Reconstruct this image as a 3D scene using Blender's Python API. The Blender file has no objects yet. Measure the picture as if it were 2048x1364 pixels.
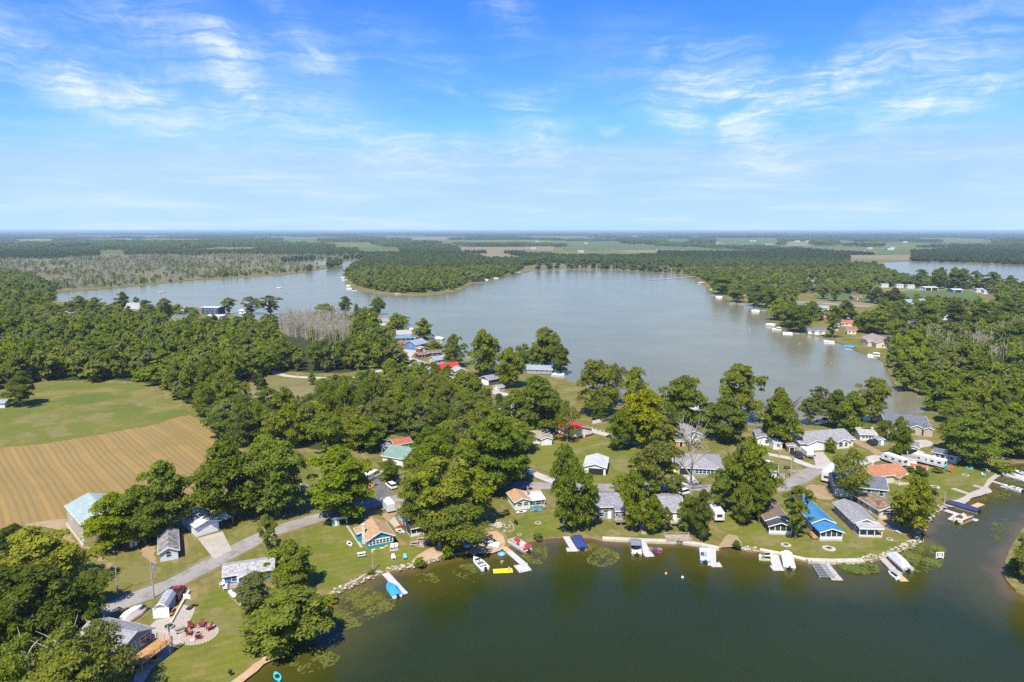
import bpy, bmesh, math, random
import numpy as np
from mathutils import Vector, Matrix
from mathutils.geometry import tessellate_polygon, delaunay_2d_cdt
R = math.radians
random.seed(7)
scene = bpy.context.scene
COL = scene.collection

# ------------------------------------------------------------------ camera, sky, sun, exposure
CAM_H, FPX, CX, CY, HORIZON = 75.0, 1366.0, 1024.0, 682.0, 461.0
PITCH = math.atan((CY - HORIZON) / FPX)
cam_data = bpy.data.cameras.new('camera')
cam_data.sensor_width = 36.0
cam_data.lens = 36.0 * FPX / 2048.0
cam_data.clip_start, cam_data.clip_end = 1.0, 120000.0
cam = bpy.data.objects.new('camera', cam_data)
COL.objects.link(cam)
cam.location = (0, 0, CAM_H)
cam.rotation_euler = (math.pi / 2 - PITCH, 0, 0)
scene.camera = cam
_F = Vector((0, math.cos(PITCH), -math.sin(PITCH)))
_U = Vector((0, math.sin(PITCH), math.cos(PITCH)))
def ray(x, y):
    return Vector((1, 0, 0)) * ((x - CX) / FPX) + _F - _U * ((y - CY) / FPX)
def P(x, y, z=0.0):
    """point of the level z that stands at this place of the picture"""
    d = ray(x, y)
    t = (z - CAM_H) / d.z
    return Vector((d.x * t, d.y * t, z))
def top_z(base, ytop):
    d = ray(CX, ytop)
    return CAM_H + d.z * base.y / d.y
def px_m(p):
    return FPX / (p.y * math.cos(PITCH) + (CAM_H - p.z) * math.sin(PITCH))

SUN_EL, SUN_AZ = R(57), R(197)         # azimuth clockwise from +Y (the view direction)
world = bpy.data.worlds.new('World')
scene.world = world
world.use_nodes = True
sun_d = bpy.data.lights.new('sun', 'SUN')
sun_d.energy, sun_d.angle, sun_d.color = 5.0, R(0.53), (1.0, 0.94, 0.81)
sun = bpy.data.objects.new('sun', sun_d)
COL.objects.link(sun)
sdir = Vector((math.sin(SUN_AZ) * math.cos(SUN_EL), math.cos(SUN_AZ) * math.cos(SUN_EL), math.sin(SUN_EL)))
sun.rotation_euler = sdir.to_track_quat('Z', 'Y').to_euler()
vs = scene.view_settings
vs.view_transform, vs.look, vs.gamma, vs.exposure = 'Standard', 'None', 1.0, 0.65
scene.cycles.use_denoising = False
scene.cycles.max_bounces = 6
scene.cycles.diffuse_bounces = 3
scene.cycles.glossy_bounces = 3
scene.cycles.transmission_bounces = 3
scene.cycles.transparent_max_bounces = 6
scene.cycles.volume_bounces = 0
scene.cycles.caustics_reflective = False
scene.cycles.caustics_refractive = False

class NT:
    """short hand for wiring node trees"""
    def __init__(s, tree):
        s.t = tree
    def n(s, kind, **kw):
        nd = s.t.nodes.new(kind)
        for k, v in kw.items():
            setattr(nd, k, v)
        return nd
    def put(s, sock, v):
        if v is None: return
        if isinstance(v, bpy.types.NodeSocket): s.t.links.new(v, sock)
        else:
            if hasattr(sock.default_value, '__len__') and len(sock.default_value) == 4 and len(v) == 3: v = (*v, 1)
            sock.default_value = v
    def math(s, op, a, b=None, c=None, clamp=False):
        nd = s.n('ShaderNodeMath', operation=op, use_clamp=clamp)
        for i, v in enumerate((a, b, c)): s.put(nd.inputs[i], v)
        return nd.outputs[0]
    def vmath(s, op, a, b=None):
        nd = s.n('ShaderNodeVectorMath', operation=op)
        s.put(nd.inputs[0], a); s.put(nd.inputs[1], b)
        return nd.outputs[0]
    def mix(s, f, a, b, blend='MIX'):
        nd = s.n('ShaderNodeMix', data_type='RGBA', blend_type=blend)
        s.put(nd.inputs[0], f); s.put(nd.inputs[6], a); s.put(nd.inputs[7], b)
        return nd.outputs[2]
    def ramp(s, v, a, b, lo=0.0, hi=1.0):
        nd = s.n('ShaderNodeMapRange')
        nd.interpolation_type = 'SMOOTHSTEP'
        for i, q in enumerate((v, a, b, lo, hi)): s.put(nd.inputs[i], q)
        return nd.outputs[0]
    def mapping(s, v, loc=(0, 0, 0), rot=(0, 0, 0), sc=(1, 1, 1), kind='POINT'):
        nd = s.n('ShaderNodeMapping', vector_type=kind)
        s.put(nd.inputs['Vector'], v); nd.inputs['Location'].default_value = loc
        nd.inputs['Rotation'].default_value = rot; nd.inputs['Scale'].default_value = sc
        return nd.outputs[0]
    def noise(s, v, scale, detail=3, rough=.55, dist=0.0, out=0):
        nd = s.n('ShaderNodeTexNoise')
        s.put(nd.inputs['Vector'], v)
        nd.inputs['Scale'].default_value = scale; nd.inputs['Detail'].default_value = detail
        nd.inputs['Roughness'].default_value = rough; nd.inputs['Distortion'].default_value = dist
        return nd.outputs[out]

def az_el(x, y):
    d = ray(x, y).normalized()
    return math.atan2(d.x, d.y), math.asin(d.z)
def build_sky():
    N = NT(world.node_tree)
    world.node_tree.nodes.clear()
    out = N.n('ShaderNodeOutputWorld'); bg = N.n('ShaderNodeBackground')
    sky = N.n('ShaderNodeTexSky', sky_type='NISHITA')
    sky.sun_disc = False
    sky.sun_elevation, sky.sun_rotation = SUN_EL, SUN_AZ
    sky.altitude, sky.air_density, sky.dust_density, sky.ozone_density = 200, 1.0, 0.6, 2.6
    # film response of the picture: deeper blue overhead, paler towards the horizon
    ch = N.n('ShaderNodeSeparateColor'); N.put(ch.inputs[0], sky.outputs[0])
    cc = N.n('ShaderNodeCombineColor')
    N.put(cc.inputs[0], N.math('MINIMUM', N.math('MULTIPLY', N.math('POWER', ch.outputs[0], 1.75), .275), 3.2))
    N.put(cc.inputs[1], N.math('MINIMUM', N.math('MULTIPLY', N.math('POWER', ch.outputs[1], 1.3), .7), 5.35))
    N.put(cc.inputs[2], N.math('MINIMUM', N.math('MULTIPLY', N.math('POWER', ch.outputs[2], 1.7), 1.06), 8.6))
    d = N.n('ShaderNodeTexCoord').outputs['Generated']
    sp = N.n('ShaderNodeSeparateXYZ'); N.put(sp.inputs[0], d)
    az = N.math('ARCTAN2', sp.outputs[0], sp.outputs[1])
    el = N.math('ARCSINE', sp.outputs[2])
    cb = N.n('ShaderNodeCombineXYZ'); N.put(cb.inputs[0], az); N.put(cb.inputs[1], el)
    ae = cb.outputs[0]
    # domain warp gives the mares' tails their curl
    wob = N.noise(ae, 7.0, 4, .62, out=1)
    wv = N.vmath('SCALE', N.vmath('SUBTRACT', wob, (.5, .5, .5)))
    wv.node.inputs['Scale'].default_value = 0.055
    aw = N.vmath('ADD', ae, wv)
    right = N.ramp(az, .02, .2)
    def two(sx, sy, sc_, det, ro, di):       # streaks fall to the right over the left half and rise over the right half
        l = N.noise(N.mapping(aw, rot=(0, 0, R(17)), sc=(sx, sy, 1)), sc_, det, ro, di); r = N.noise(N.mapping(aw, rot=(0, 0, R(-13)), sc=(sx, sy, 1)), sc_, det, ro, di)
        return N.math('ADD', N.math('MULTIPLY', l, N.math('SUBTRACT', 1.0, right)), N.math('MULTIPLY', r, right))
    fine = two(6, 46, 1.2, 8, .68, .5)
    fine2 = N.noise(aw, 11.0, 7, .66, .5)
    total = None
    # (x, y, half length, half height, tilt in the picture, strength)
    blobs = [(470, 105, 40, 38, 35, .85), (400, 80, 150, 50, 12, .42), (660, 135, 36, 34, 40, .7), (600, 70, 90, 22, 52, .38),
             (210, 185, 90, 32, 22, .62), (350, 215, 180, 34, 12, .66), (455, 178, 60, 14, 20, .55), (560, 215, 150, 30, 12, .5),
             (700, 260, 150, 34, 14, .36), (20, 100, 75, 30, 30, .62), (150, 110, 110, 40, 12, .36), (900, 300, 120, 24, 4, .3),
             (1430, 165, 95, 62, 8, .72), (1560, 190, 150, 34, -14, .72), (1510, 255, 45, 60, -35, .55), (1690, 150, 60, 22, -12, .62),
             (1960, 190, 130, 20, -10, .78), (1820, 130, 130, 60, -20, .3), (1080, 270, 70, 34, 30, .5), (1060, 195, 55, 24, -5, .42),
             (1130, 255, 50, 18, -14, .42), (1218, 265, 22, 8, 0, .55), (920, 195, 24, 8, 25, .5), (1010, 30, 60, 40, 50, .3), (1390, 220, 110, 40, 10, .4), (280, 40, 200, 40, 10, .3), (90, 180, 140, 40, 14, .25), (820, 130, 160, 60, 20, .2), (1250, 120, 120, 60, 0, .2), (1750, 220, 200, 50, -10, .3), (1900, 60, 140, 50, -20, .25), (620, 330, 200, 26, 6, .3), (1000, 320, 260, 30, 0, .28), (1500, 330, 300, 30, -4, .25)]
    for x, y, rx, ry, tilt, k in blobs:
        a0, e0 = az_el(x, y)
        m = N.mapping(aw, loc=(a0, e0, 0), rot=(0, 0, R(-tilt)), sc=(rx * 1.75 / FPX, ry * 1.75 / FPX, 1), kind='TEXTURE')
        g = N.n('ShaderNodeTexGradient', gradient_type='SPHERICAL'); N.put(g.inputs[0], m)
        v = N.math('MULTIPLY', g.outputs[1], k * (.8 if x < 720 else 1.12))
        total = v if total is None else N.math('ADD', total, v)
    grain = two(16, 120, 1.2, 6, .7, .3)
    wisps = N.math('MULTIPLY', N.ramp(fine, .36, .66), N.math('ADD', N.math('MULTIPLY', N.ramp(grain, .3, .72), .6), .5))
    c1 = N.math('MULTIPLY', N.math('MULTIPLY', N.math('MINIMUM', total, 1.1), N.ramp(fine2, .22, .62)), N.math('ADD', N.math('MULTIPLY', wisps, 1.1), .15))
    # thin level layers low in the sky
    lay = N.noise(N.mapping(N.vmath('ADD', ae, N.vmath('MULTIPLY', wv, (.3, .12, 0))), sc=(3.2, 34, 1)), 1.5, 7, .62)
    c2 = N.math('MULTIPLY', N.ramp(lay, .44, .74), N.math('MULTIPLY', N.ramp(el, .17, .05), .42))
    veil = N.math('MULTIPLY', N.ramp(N.noise(aw, 2.2, 3), .4, .75), N.math('MULTIPLY', N.ramp(el, .34, .1), .2))
    cl = N.math('MINIMUM', N.math('ADD', N.math('ADD', c1, c2), veil), .9)
    low = N.mix(N.math('MULTIPLY', N.ramp(el, .15, -.03), .95), cc.outputs[0], (4.6, 6.75, 8.7))
    col = N.mix(cl, low, (7.0, 8.05, 8.9))
    # above the frame and behind, the plain sky stays
    N.put(bg.inputs['Color'], col); bg.inputs['Strength'].default_value = 0.077
    N.t.links.new(bg.outputs[0], out.inputs[0])
build_sky()
# ------------------------------------------------------------------ materials
MATS = {}
def _pos(N, world_space=False):
    return N.n('ShaderNodeNewGeometry').outputs['Position'] if world_space else N.n('ShaderNodeTexCoord').outputs['Object']
def mat(name, c, c2=None, scale=1.5, rough=.75, amt=(.35, .7), bump=0.0, bscale=8.0, metal=0.0, spec=.3, stripe=None, speck=0.0, ws=False, alpha=None):
    """painted / weathered surface: two colours through noise; stripe=(axis, period, depth) lays courses or ribs"""
    if name in MATS: return MATS[name]
    m = bpy.data.materials.new(name); m.use_nodes = True
    N = NT(m.node_tree); b = m.node_tree.nodes['Principled BSDF']
    pos = _pos(N, ws)
    if c2 is None: c2 = tuple(min(1, v * 1.22 + .01) for v in c); c = tuple(v * .88 for v in c)
    f = N.ramp(N.noise(pos, scale, 5, .62), *amt)
    col = N.mix(f, c, c2)
    h = None
    if stripe:
        ax, per, depth = stripe
        sp = N.n('ShaderNodeSeparateXYZ'); N.put(sp.inputs[0], pos)
        fr = N.math('FRACT', N.math('DIVIDE', sp.outputs['xyz'.index(ax)], per))
        line = N.ramp(fr, .72, .95)
        col = N.mix(N.math('MULTIPLY', line, depth), col, (0, 0, 0), 'MIX')
        h = fr
    if speck:
        col = N.mix(N.math('MULTIPLY', N.ramp(N.noise(pos, scale * 14, 2), .55, .7), speck), col, (.02, .018, .015))
    N.put(b.inputs['Base Color'], col)
    b.inputs['Roughness'].default_value = rough
    b.inputs['Metallic'].default_value = metal
    b.inputs['Specular IOR Level'].default_value = spec
    if bump:
        bp = N.n('ShaderNodeBump'); bp.inputs['Strength'].default_value = bump; bp.inputs['Distance'].default_value = .06
        N.put(bp.inputs['Height'], h if h is not None else N.noise(pos, bscale, 4)); N.put(b.inputs['Normal'], bp.outputs[0])
    MATS[name] = m
    return m

# ------------------------------------------------------------------ meshes
class MB:
    """collects boxes, bars, prisms and tubes for one mesh object"""
    def __init__(s): s.v, s.f, s.m, s.k = [], [], [], 0
    def mat(s, k): s.k = k; return s
    def add(s, vs, fs):
        o = len(s.v); s.v += [tuple(v) for v in vs]
        s.f += [tuple(i + o for i in f) for f in fs]; s.m += [s.k] * len(fs); return s
    def box(s, x0, y0, z0, x1, y1, z1):
        return s.add([(x0, y0, z0), (x1, y0, z0), (x1, y1, z0), (x0, y1, z0), (x0, y0, z1), (x1, y0, z1), (x1, y1, z1), (x0, y1, z1)],
                     [(3, 2, 1, 0), (4, 5, 6, 7), (0, 1, 5, 4), (1, 2, 6, 5), (2, 3, 7, 6), (3, 0, 4, 7)])
    def prism(s, lo, hi):
        """two rings of the same length joined"""
        n = len(lo)
        return s.add(list(lo) + list(hi), [tuple(range(n - 1, -1, -1)), tuple(range(n, 2 * n))] + [(i, (i + 1) % n, n + (i + 1) % n, n + i) for i in range(n)])
    def slab(s, q, t):
        """thickened polygon; t is an offset vector"""
        return s.prism([Vector(p) for p in q], [Vector(p) + Vector(t) for p in q])
    def tube(s, p0, p1, r0, r1=None, n=7):
        p0, p1 = Vector(p0), Vector(p1); r1 = r0 if r1 is None else r1
        d = (p1 - p0).normalized(); a = d.orthogonal().normalized(); b = d.cross(a)
        ring = lambda p, r: [p + (a * math.cos(t) + b * math.sin(t)) * r for t in [2 * math.pi * i / n for i in range(n)]]
        return s.prism(ring(p0, r0), ring(p1, r1))
    def path(s, pts, rs, n=6):
        for i in range(len(pts) - 1): s.tube(pts[i], pts[i + 1], rs[i], rs[i + 1], n)
        return s
    def rings(s, rings, cap=True):
        n = len(rings[0]); vs = [p for r in rings for p in r]; fs = []
        for k in range(len(rings) - 1):
            for i in range(n):
                j = (i + 1) % n; fs.append((k * n + i, k * n + j, (k + 1) * n + j, (k + 1) * n + i))
        if cap: fs += [tuple(range(n - 1, -1, -1)), tuple(range((len(rings) - 1) * n, len(rings) * n))]
        return s.add(vs, fs)
    def ball(s, c, r, nu=8, nv=5, sq=(1, 1, 1)):
        c = Vector(c); rings = []
        for k in range(1, nv):
            t = math.pi * k / nv
            rings.append([c + Vector((math.sin(t) * math.cos(2 * math.pi * i / nu) * r * sq[0], math.sin(t) * math.sin(2 * math.pi * i / nu) * r * sq[1], -math.cos(t) * r * sq[2])) for i in range(nu)])
        return s.rings(rings)
    def mesh(s, name, mats, smooth=False):
        me = bpy.data.meshes.new(name); me.from_pydata(s.v, [], s.f)
        for m in (mats if isinstance(mats, (list, tuple)) else [mats]): me.materials.append(m)
        me.polygons.foreach_set('material_index', s.m)
        if smooth: me.polygons.foreach_set('use_smooth', [True] * len(s.f))
        bm = bmesh.new(); bm.from_mesh(me); bmesh.ops.recalc_face_normals(bm, faces=bm.faces); bm.to_mesh(me); bm.free()
        return me
    def build(s, name, mats, parent=None, smooth=False):
        return link(name, s.mesh(name, mats, smooth), parent)
def link(name, data, parent=None):
    o = bpy.data.objects.new(name, data); COL.objects.link(o)
    if parent is not None: o.parent = parent
    return o
def tag(o, label=None, cat=None, group=None, kind=None):
    if label: o['label'] = label
    if cat: o['category'] = cat
    if group: o['group'] = group
    if kind: o['kind'] = kind
    return o
def thing(name, label, cat, loc=(0, 0, 0), rz=0.0, group=None):
    o = bpy.data.objects.new(name, None); COL.objects.link(o)
    o.empty_display_size = .5; o.location = loc; o.rotation_euler = (0, 0, rz)
    return tag(o, label, cat, group)
def copy_tree(o, parent=None):
    c = o.copy(); COL.objects.link(c)
    if parent is not None: c.parent = parent
    for ch in KIDS.get(o.name, ()) or list(o.children): copy_tree(ch, c)
    return c
KIDS = {}

# ------------------------------------------------------------------ outlines
def spline(pts, closed=False, step=3.0, jit=0.0, rnd=None):
    """Catmull-Rom through the points, resampled about every step metres"""
    rnd = rnd or random; n = len(pts); out = []
    rng = range(n if closed else n - 1)
    for i in rng:
        p0 = pts[(i - 1) % n] if closed else pts[max(i - 1, 0)]; p1 = pts[i]; p2 = pts[(i + 1) % n]
        p3 = pts[(i + 2) % n] if closed else pts[min(i + 2, n - 1)]
        k = max(1, min(40, int((p2 - p1).length / step)))
        t13 = [p0, p1, p2, p3]
        d1, d2, d3 = [max(1e-3, (t13[j + 1] - t13[j]).length ** .5) for j in range(3)]
        for q in range(k):
            t = q / k
            m1 = ((p1 - p0) / d1 - (p2 - p0) / (d1 + d2) + (p2 - p1) / d2) * d2 if d1 > 2e-3 and p0 != p1 else (p2 - p1)
            m2 = ((p2 - p1) / d2 - (p3 - p1) / (d2 + d3) + (p3 - p2) / d3) * d2 if d3 > 2e-3 and p3 != p2 else (p2 - p1)
            a, b = 2 * t ** 3 - 3 * t * t + 1, t ** 3 - 2 * t * t + t
            c, e = -2 * t ** 3 + 3 * t * t, t ** 3 - t * t
            v = p1 * a + m1 * b + p2 * c + m2 * e
            if jit: v = v + Vector((rnd.uniform(-jit, jit), rnd.uniform(-jit, jit), 0))
            out.append(v)
    if not closed: out.append(pts[-1].copy())
    return out
def sheet(name, pts, z, m, kind='structure'):
    q = [Vector((p.x, p.y, z)) for p in pts]
    tris = tessellate_polygon([q])
    me = bpy.data.meshes.new(name); me.from_pydata([tuple(v) for v in q], [], tris); me.materials.append(m)
    up(me)
    o = link(name, me); o['kind'] = kind
    return o
def up(me):
    bm = bmesh.new(); bm.from_mesh(me)
    for f in bm.faces:
        if f.normal.z < 0: f.normal_flip()
    bm.to_mesh(me); bm.free()
def pxs(*xy): return [P(x, y) for x, y in zip(xy[::2], xy[1::2])]
def ragged(pts, amp, step=.7):
    """gives an outline the torn edge of grown cover"""
    out = []; n = len(pts); a = [random.uniform(0, 6.28) for _ in range(4)]; s = 0.0
    for i in range(n):
        p, q = pts[i], pts[(i + 1) % n]; L = (q - p).length; v = (q - p) / max(L, 1e-6); nn = Vector((-v.y, v.x, 0)); k = max(1, min(30, int(L / step)))
        for j in range(k):
            t = s + L * j / k
            f = math.sin(t * .31 + a[0]) * .5 + math.sin(t * .83 + a[1]) * .3 + math.sin(t * 1.9 + a[2]) * .22 + random.uniform(-.35, .35)
            out.append(p + v * L * j / k + nn * amp * f)
        s += L
    return out
def patch(name, xy, z, m, step=2.0, jit=.25, smooth=True, rag=0.0):
    p = pxs(*xy)
    if rag: return sheet(name, ragged(spline(p, True, step), rag), z, m)
    return sheet(name, spline(p, True, step, jit) if smooth else p, z, m)
def ribbon(name, xy, w, z, m, step=4.0, jit=.12):
    c = spline(pxs(*xy), False, step)
    L, Rr = [], []
    for i, p in enumerate(c):
        d = (c[min(i + 1, len(c) - 1)] - c[max(i - 1, 0)]); d.z = 0; d.normalize()
        n = Vector((-d.y, d.x, 0)) * w / 2
        L.append(p + n * (1 + random.uniform(-jit, jit))); Rr.append(p - n * (1 + random.uniform(-jit, jit)))
    k = len(c); vs = [(v.x, v.y, z) for v in L + Rr]
    me = bpy.data.meshes.new(name); me.from_pydata(vs, [], [(i + k, i + k + 1, i + 1, i) for i in range(k - 1)])
    me.materials.append(m); up(me)
    o = link(name, me); o['kind'] = 'structure'
    return o
def inside(px, py, poly):
    """numpy point in polygon"""
    x = np.array([p[0] for p in poly]); y = np.array([p[1] for p in poly])
    r = np.zeros(len(px), bool); j = len(x) - 1
    for i in range(len(x)):
        c = ((y[i] > py) != (y[j] > py)) & (px < (x[j] - x[i]) * (py - y[i]) / (y[j] - y[i] + 1e-12) + x[i])
        r ^= c; j = i
    return r
# ------------------------------------------------------------------ ground, water, roads
def ground_mat(name, cols, scales=(.012, .09, .9), rough=.95, mow=0.0):
    """cols: (main, second, dry, dark fleck)"""
    m = bpy.data.materials.new(name); m.use_nodes = True
    N = NT(m.node_tree); b = m.node_tree.nodes['Principled BSDF']
    pos = _pos(N, True)
    n1 = N.noise(pos, scales[0], 5, .6, .4); n2 = N.noise(pos, scales[1], 5, .65, .3); n3 = N.noise(pos, scales[2], 4, .7)
    c = N.mix(N.ramp(n1, .38, .62), cols[0], cols[1])
    c = N.mix(N.math('MULTIPLY', N.ramp(n2, .44, .66), .95), c, cols[2])
    c = N.mix(N.math('MULTIPLY', N.ramp(n3, .4, .75), .45), c, cols[3])
    if mow:
        sx = N.n('ShaderNodeSeparateXYZ'); N.put(sx.inputs[0], N.mapping(N.vmath('ADD', pos, N.vmath('MULTIPLY', N.noise(pos, .05, 2, out=1), (3, 3, 0))), rot=(0, 0, R(mow))))
        c = N.mix(N.math('MULTIPLY', N.ramp(N.math('PINGPONG', N.math('DIVIDE', sx.outputs[0], 2.6), .5), .15, .35), .22), c, cols[3])
    N.put(b.inputs['Base Color'], c); b.inputs['Roughness'].default_value = rough; b.inputs['Specular IOR Level'].default_value = .1
    bp = N.n('ShaderNodeBump'); bp.inputs['Strength'].default_value = .6; bp.inputs['Distance'].default_value = .25
    N.put(bp.inputs['Height'], N.noise(pos, 1.6, 3)); N.put(b.inputs['Normal'], bp.outputs[0])
    return m
M_GRASS = ground_mat('lawn_grass', ((0.12, 0.124, 0.0224), (0.16, 0.14, 0.036), (0.24, 0.18, 0.076), (0.076, 0.088, 0.0176)), (.02, .13, 1.0), mow=-28)
M_LAWN = ground_mat('watered_lawn', ((0.112, 0.132, 0.016), (0.148, 0.152, 0.0208), (0.192, 0.16, 0.044), (0.076, 0.096, 0.0144)), (.035, .16, 1.2), mow=62)
M_MEADOW = ground_mat('meadow_grass', ((.13, .138, .022), (.096, .122, .02), (.215, .168, .055), (.085, .095, .018)), (.022, .05, .8))
M_DRY = ground_mat('dry_grass', ((0.176, 0.152, 0.06), (0.224, 0.176, 0.08), (0.128, 0.128, 0.04), (0.16, 0.12, 0.056)))
M_DRYP = ground_mat('thin_grass', ((.165, .15, .05), (.14, .138, .035), (.2, .165, .065), (.11, .115, .028)), (.05, .2, .9))
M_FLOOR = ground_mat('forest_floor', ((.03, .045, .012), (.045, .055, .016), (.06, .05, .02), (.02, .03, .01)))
M_MARSH = ground_mat('marsh_sedge', ((0.152, 0.144, 0.048), (0.112, 0.124, 0.04), (0.208, 0.16, 0.08), (0.08, 0.088, 0.032)), (.01, .05, .5))
M_CROP = ground_mat('crop_rows', ((0.0936, 0.129, 0.0351), (0.0761, 0.117, 0.0322), (0.117, 0.129, 0.0527), (0.0702, 0.105, 0.0292)), (.004, .01, .1))
M_TANF = ground_mat('ripe_field', ((0.21, 0.173, 0.0952), (0.178, 0.16, 0.0829), (0.23, 0.178, 0.102), (0.16, 0.14, 0.0701)), (.004, .01, .1))
M_DIRT = ground_mat('bare_dirt', ((.29, .205, .115), (.345, .26, .15), (.25, .18, .095), (.23, .155, .08)), (.05, .3, 2))
M_SAND = ground_mat('beach_sand', ((.42, .29, .165), (.48, .345, .21), (.37, .25, .14), (.33, .22, .12)), (.05, .3, 2))
M_GRAVEL = ground_mat('gravel', ((.4, .37, .32), (.46, .43, .38), (.36, .32, .26), (.3, .27, .23)), (.05, .3, 2.4))
M_ASPHALT = ground_mat('worn_asphalt', ((.26, .235, .21), (.31, .285, .255), (.2, .185, .165), (.14, .13, .12)), (.05, .3, 2.4))
M_BLACKTOP = ground_mat('dark_asphalt', ((.1, .1, .1), (.13, .12, .125), (.16, .15, .14), (.08, .08, .08)), (.1, .4, 2.4))
M_CONC = ground_mat('concrete', ((.36, .32, .27), (.42, .37, .32), (.33, .29, .24), (.3, .27, .22)), (.06, .5, 3))
M_PAVER = ground_mat('pink_pavers', ((.36, .27, .21), (.4, .31, .245), (.33, .255, .2), (.3, .22, .17)), (.2, 1, 6))
M_STONE = mat('limestone', (.4, .355, .285), (.52, .47, .39), 1.2, .9, bump=.3)
M_ROCK = mat('field_stone', (.3, .26, .21), (.5, .45, .37), 1.8, .9)

def mown_mat():
    m = bpy.data.materials.new('mown_hay_rows'); m.use_nodes = True
    N = NT(m.node_tree); b = m.node_tree.nodes['Principled BSDF']
    pos = _pos(N, True)
    wob = N.noise(pos, .012, 2, .4)
    r = N.mapping(pos, rot=(0, 0, R(-43)))
    sp = N.n('ShaderNodeSeparateXYZ'); N.put(sp.inputs[0], r)
    x = N.math('ADD', sp.outputs[0], N.math('MULTIPLY', wob, 9.0))
    def saw(per, lo, hi): return N.ramp(N.math('PINGPONG', N.math('DIVIDE', x, per), .5), lo, hi)
    n1 = N.noise(pos, .02, 4, .6); n2 = N.noise(pos, .5, 5, .7)
    c = N.mix(N.ramp(n1, .35, .65), (.26, .175, .064), (.22, .15, .055))
    c = N.mix(N.math('MULTIPLY', saw(1.9, .15, .5), N.math('MULTIPLY', N.ramp(n2, .15, .7), .95)), c, (.165, .125, .042))
    c = N.mix(N.math('MULTIPLY', saw(9.2, .3, .5), .35), c, (.34, .21, .065))
    c = N.mix(N.math('MULTIPLY', N.ramp(N.noise(pos, .035, 4), .52, .7), .55), c, (.18, .14, .04))
    c = N.mix(N.math('MULTIPLY', N.ramp(n2, .5, .8), .4), c, (.36, .24, .08))
    N.put(b.inputs['Base Color'], c); b.inputs['Roughness'].default_value = .95; b.inputs['Specular IOR Level'].default_value = .1
    return m
M_MOWN = mown_mat()

def water_mat(name, deep, shallow, rough, wave, wscale, dist=.1, sc=(1, 1, 1), mud=None, spec=.2):
    m = bpy.data.materials.new(name); m.use_nodes = True
    N = NT(m.node_tree); b = m.node_tree.nodes['Principled BSDF']
    pos = _pos(N, True)
    b.inputs['Specular IOR Level'].default_value = .5
    col = N.mix(N.ramp(N.noise(pos, .02, 4, .6), .35, .7), deep, tuple(v * 1.18 for v in deep))
    if mud:
        at = N.n('ShaderNodeAttribute', attribute_name='shore').outputs['Fac']
        w = N.math('ADD', at, N.math('MULTIPLY', N.math('SUBTRACT', N.noise(pos, .12, 4, .6), .5), 9.0))
        col = N.mix(N.ramp(w, 22.0, 4.0), col, shallow)
        col = N.mix(N.ramp(w, 4.5, .2), col, mud)
    N.put(b.inputs['Base Color'], col)
    b.inputs['Roughness'].default_value = rough; b.inputs['IOR'].default_value = 1.333; b.inputs['Specular IOR Level'].default_value = spec
    p2 = N.mapping(pos, rot=(0, 0, R(14)), sc=sc)
    h = N.math('ADD', N.noise(p2, wscale, 4, .62), N.math('MULTIPLY', N.noise(pos, wscale * .16, 3), 1.6))
    bp = N.n('ShaderNodeBump'); bp.inputs['Strength'].default_value = wave; bp.inputs['Distance'].default_value = dist
    N.put(bp.inputs['Height'], h); N.put(b.inputs['Normal'], bp.outputs[0])
    return m
M_NEARW = water_mat('pond_water', (.016, .025, .003), (.05, .048, .005), .05, .36, .9, .1, (1, 2.6, 1), (.095, .066, .02), .3)
M_LAKEW = water_mat('lake_water', (.148, .137, .08), None, .17, .38, .35, .12, (1, 2.2, 1))

rs = random.Random(11)
# shore lines, as places on the ground
shoreA = pxs(440,1378, 478,1355, 520,1325, 545,1305, 566,1295, 592,1278, 628,1252, 648,1215, 662,1197, 678,1184, 708,1170, 752,1152, 790,1141, 832,1133,
             886,1116, 905,1108, 940,1104, 985,1103, 1008,1093, 1046,1086, 1080,1077, 1130,1072, 1180,1074, 1205,1079, 1290,1082, 1352,1084, 1400,1090, 1440,1098,
             1446,1092, 1470,1090, 1486,1100, 1532,1104, 1612,1122, 1728,1123, 1772,1114, 1812,1098, 1842,1084, 1838,1068, 1852,1046, 1868,1024, 1890,1012, 1926,1006,
             1952,988, 1982,984, 1978,974, 1990,958, 2008,946, 2016,930, 2040,924, 2090,926, 2160,940, 2160,1010, 2080,1030, 2042,1062, 2022,1095, 2010,1130, 2012,1160, 2030,1180, 2080,1200, 2200,1210)
shoreA += [Vector((230, 125, 0)), Vector((230, -60, 0)), Vector((-50, -60, 0)), Vector((-62, 60, 0))]
shoreB = pxs(100,597, 112,586, 180,580, 250,574, 330,566, 400,559, 500,554, 560,550, 600,545, 650,538, 684,533, 672,529, 620,531, 566,528, 600,523, 650,519.5, 700,519, 726,521,
             728,526, 712,536, 698,545, 690,556, 692,568, 712,578, 740,584, 780,588, 830,590, 880,588, 915,582, 935,572, 962,562, 1000,553, 1040,546, 1085,540, 1150,537.5, 1230,538.5, 1300,543,
             1372,549, 1392,556, 1404,568, 1418,582, 1440,594, 1480,605, 1528,611, 1540,620, 1538,634, 1556,652, 1604,666, 1652,676, 1690,690, 1722,704, 1745,712, 1764,722, 1778,745, 1796,772, 1830,790, 1880,800,
             1870,814, 1800,836, 1722,842, 1640,846, 1560,850, 1500,850, 1440,846, 1390,838, 1330,826, 1270,806, 1180,774, 1120,758, 1060,746, 1000,738, 940,722, 880,695, 850,672, 810,652, 770,636, 740,630, 690,628, 600,640, 520,640, 440,622, 400,616, 330,612, 240,610, 160,606, 122,603)
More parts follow.
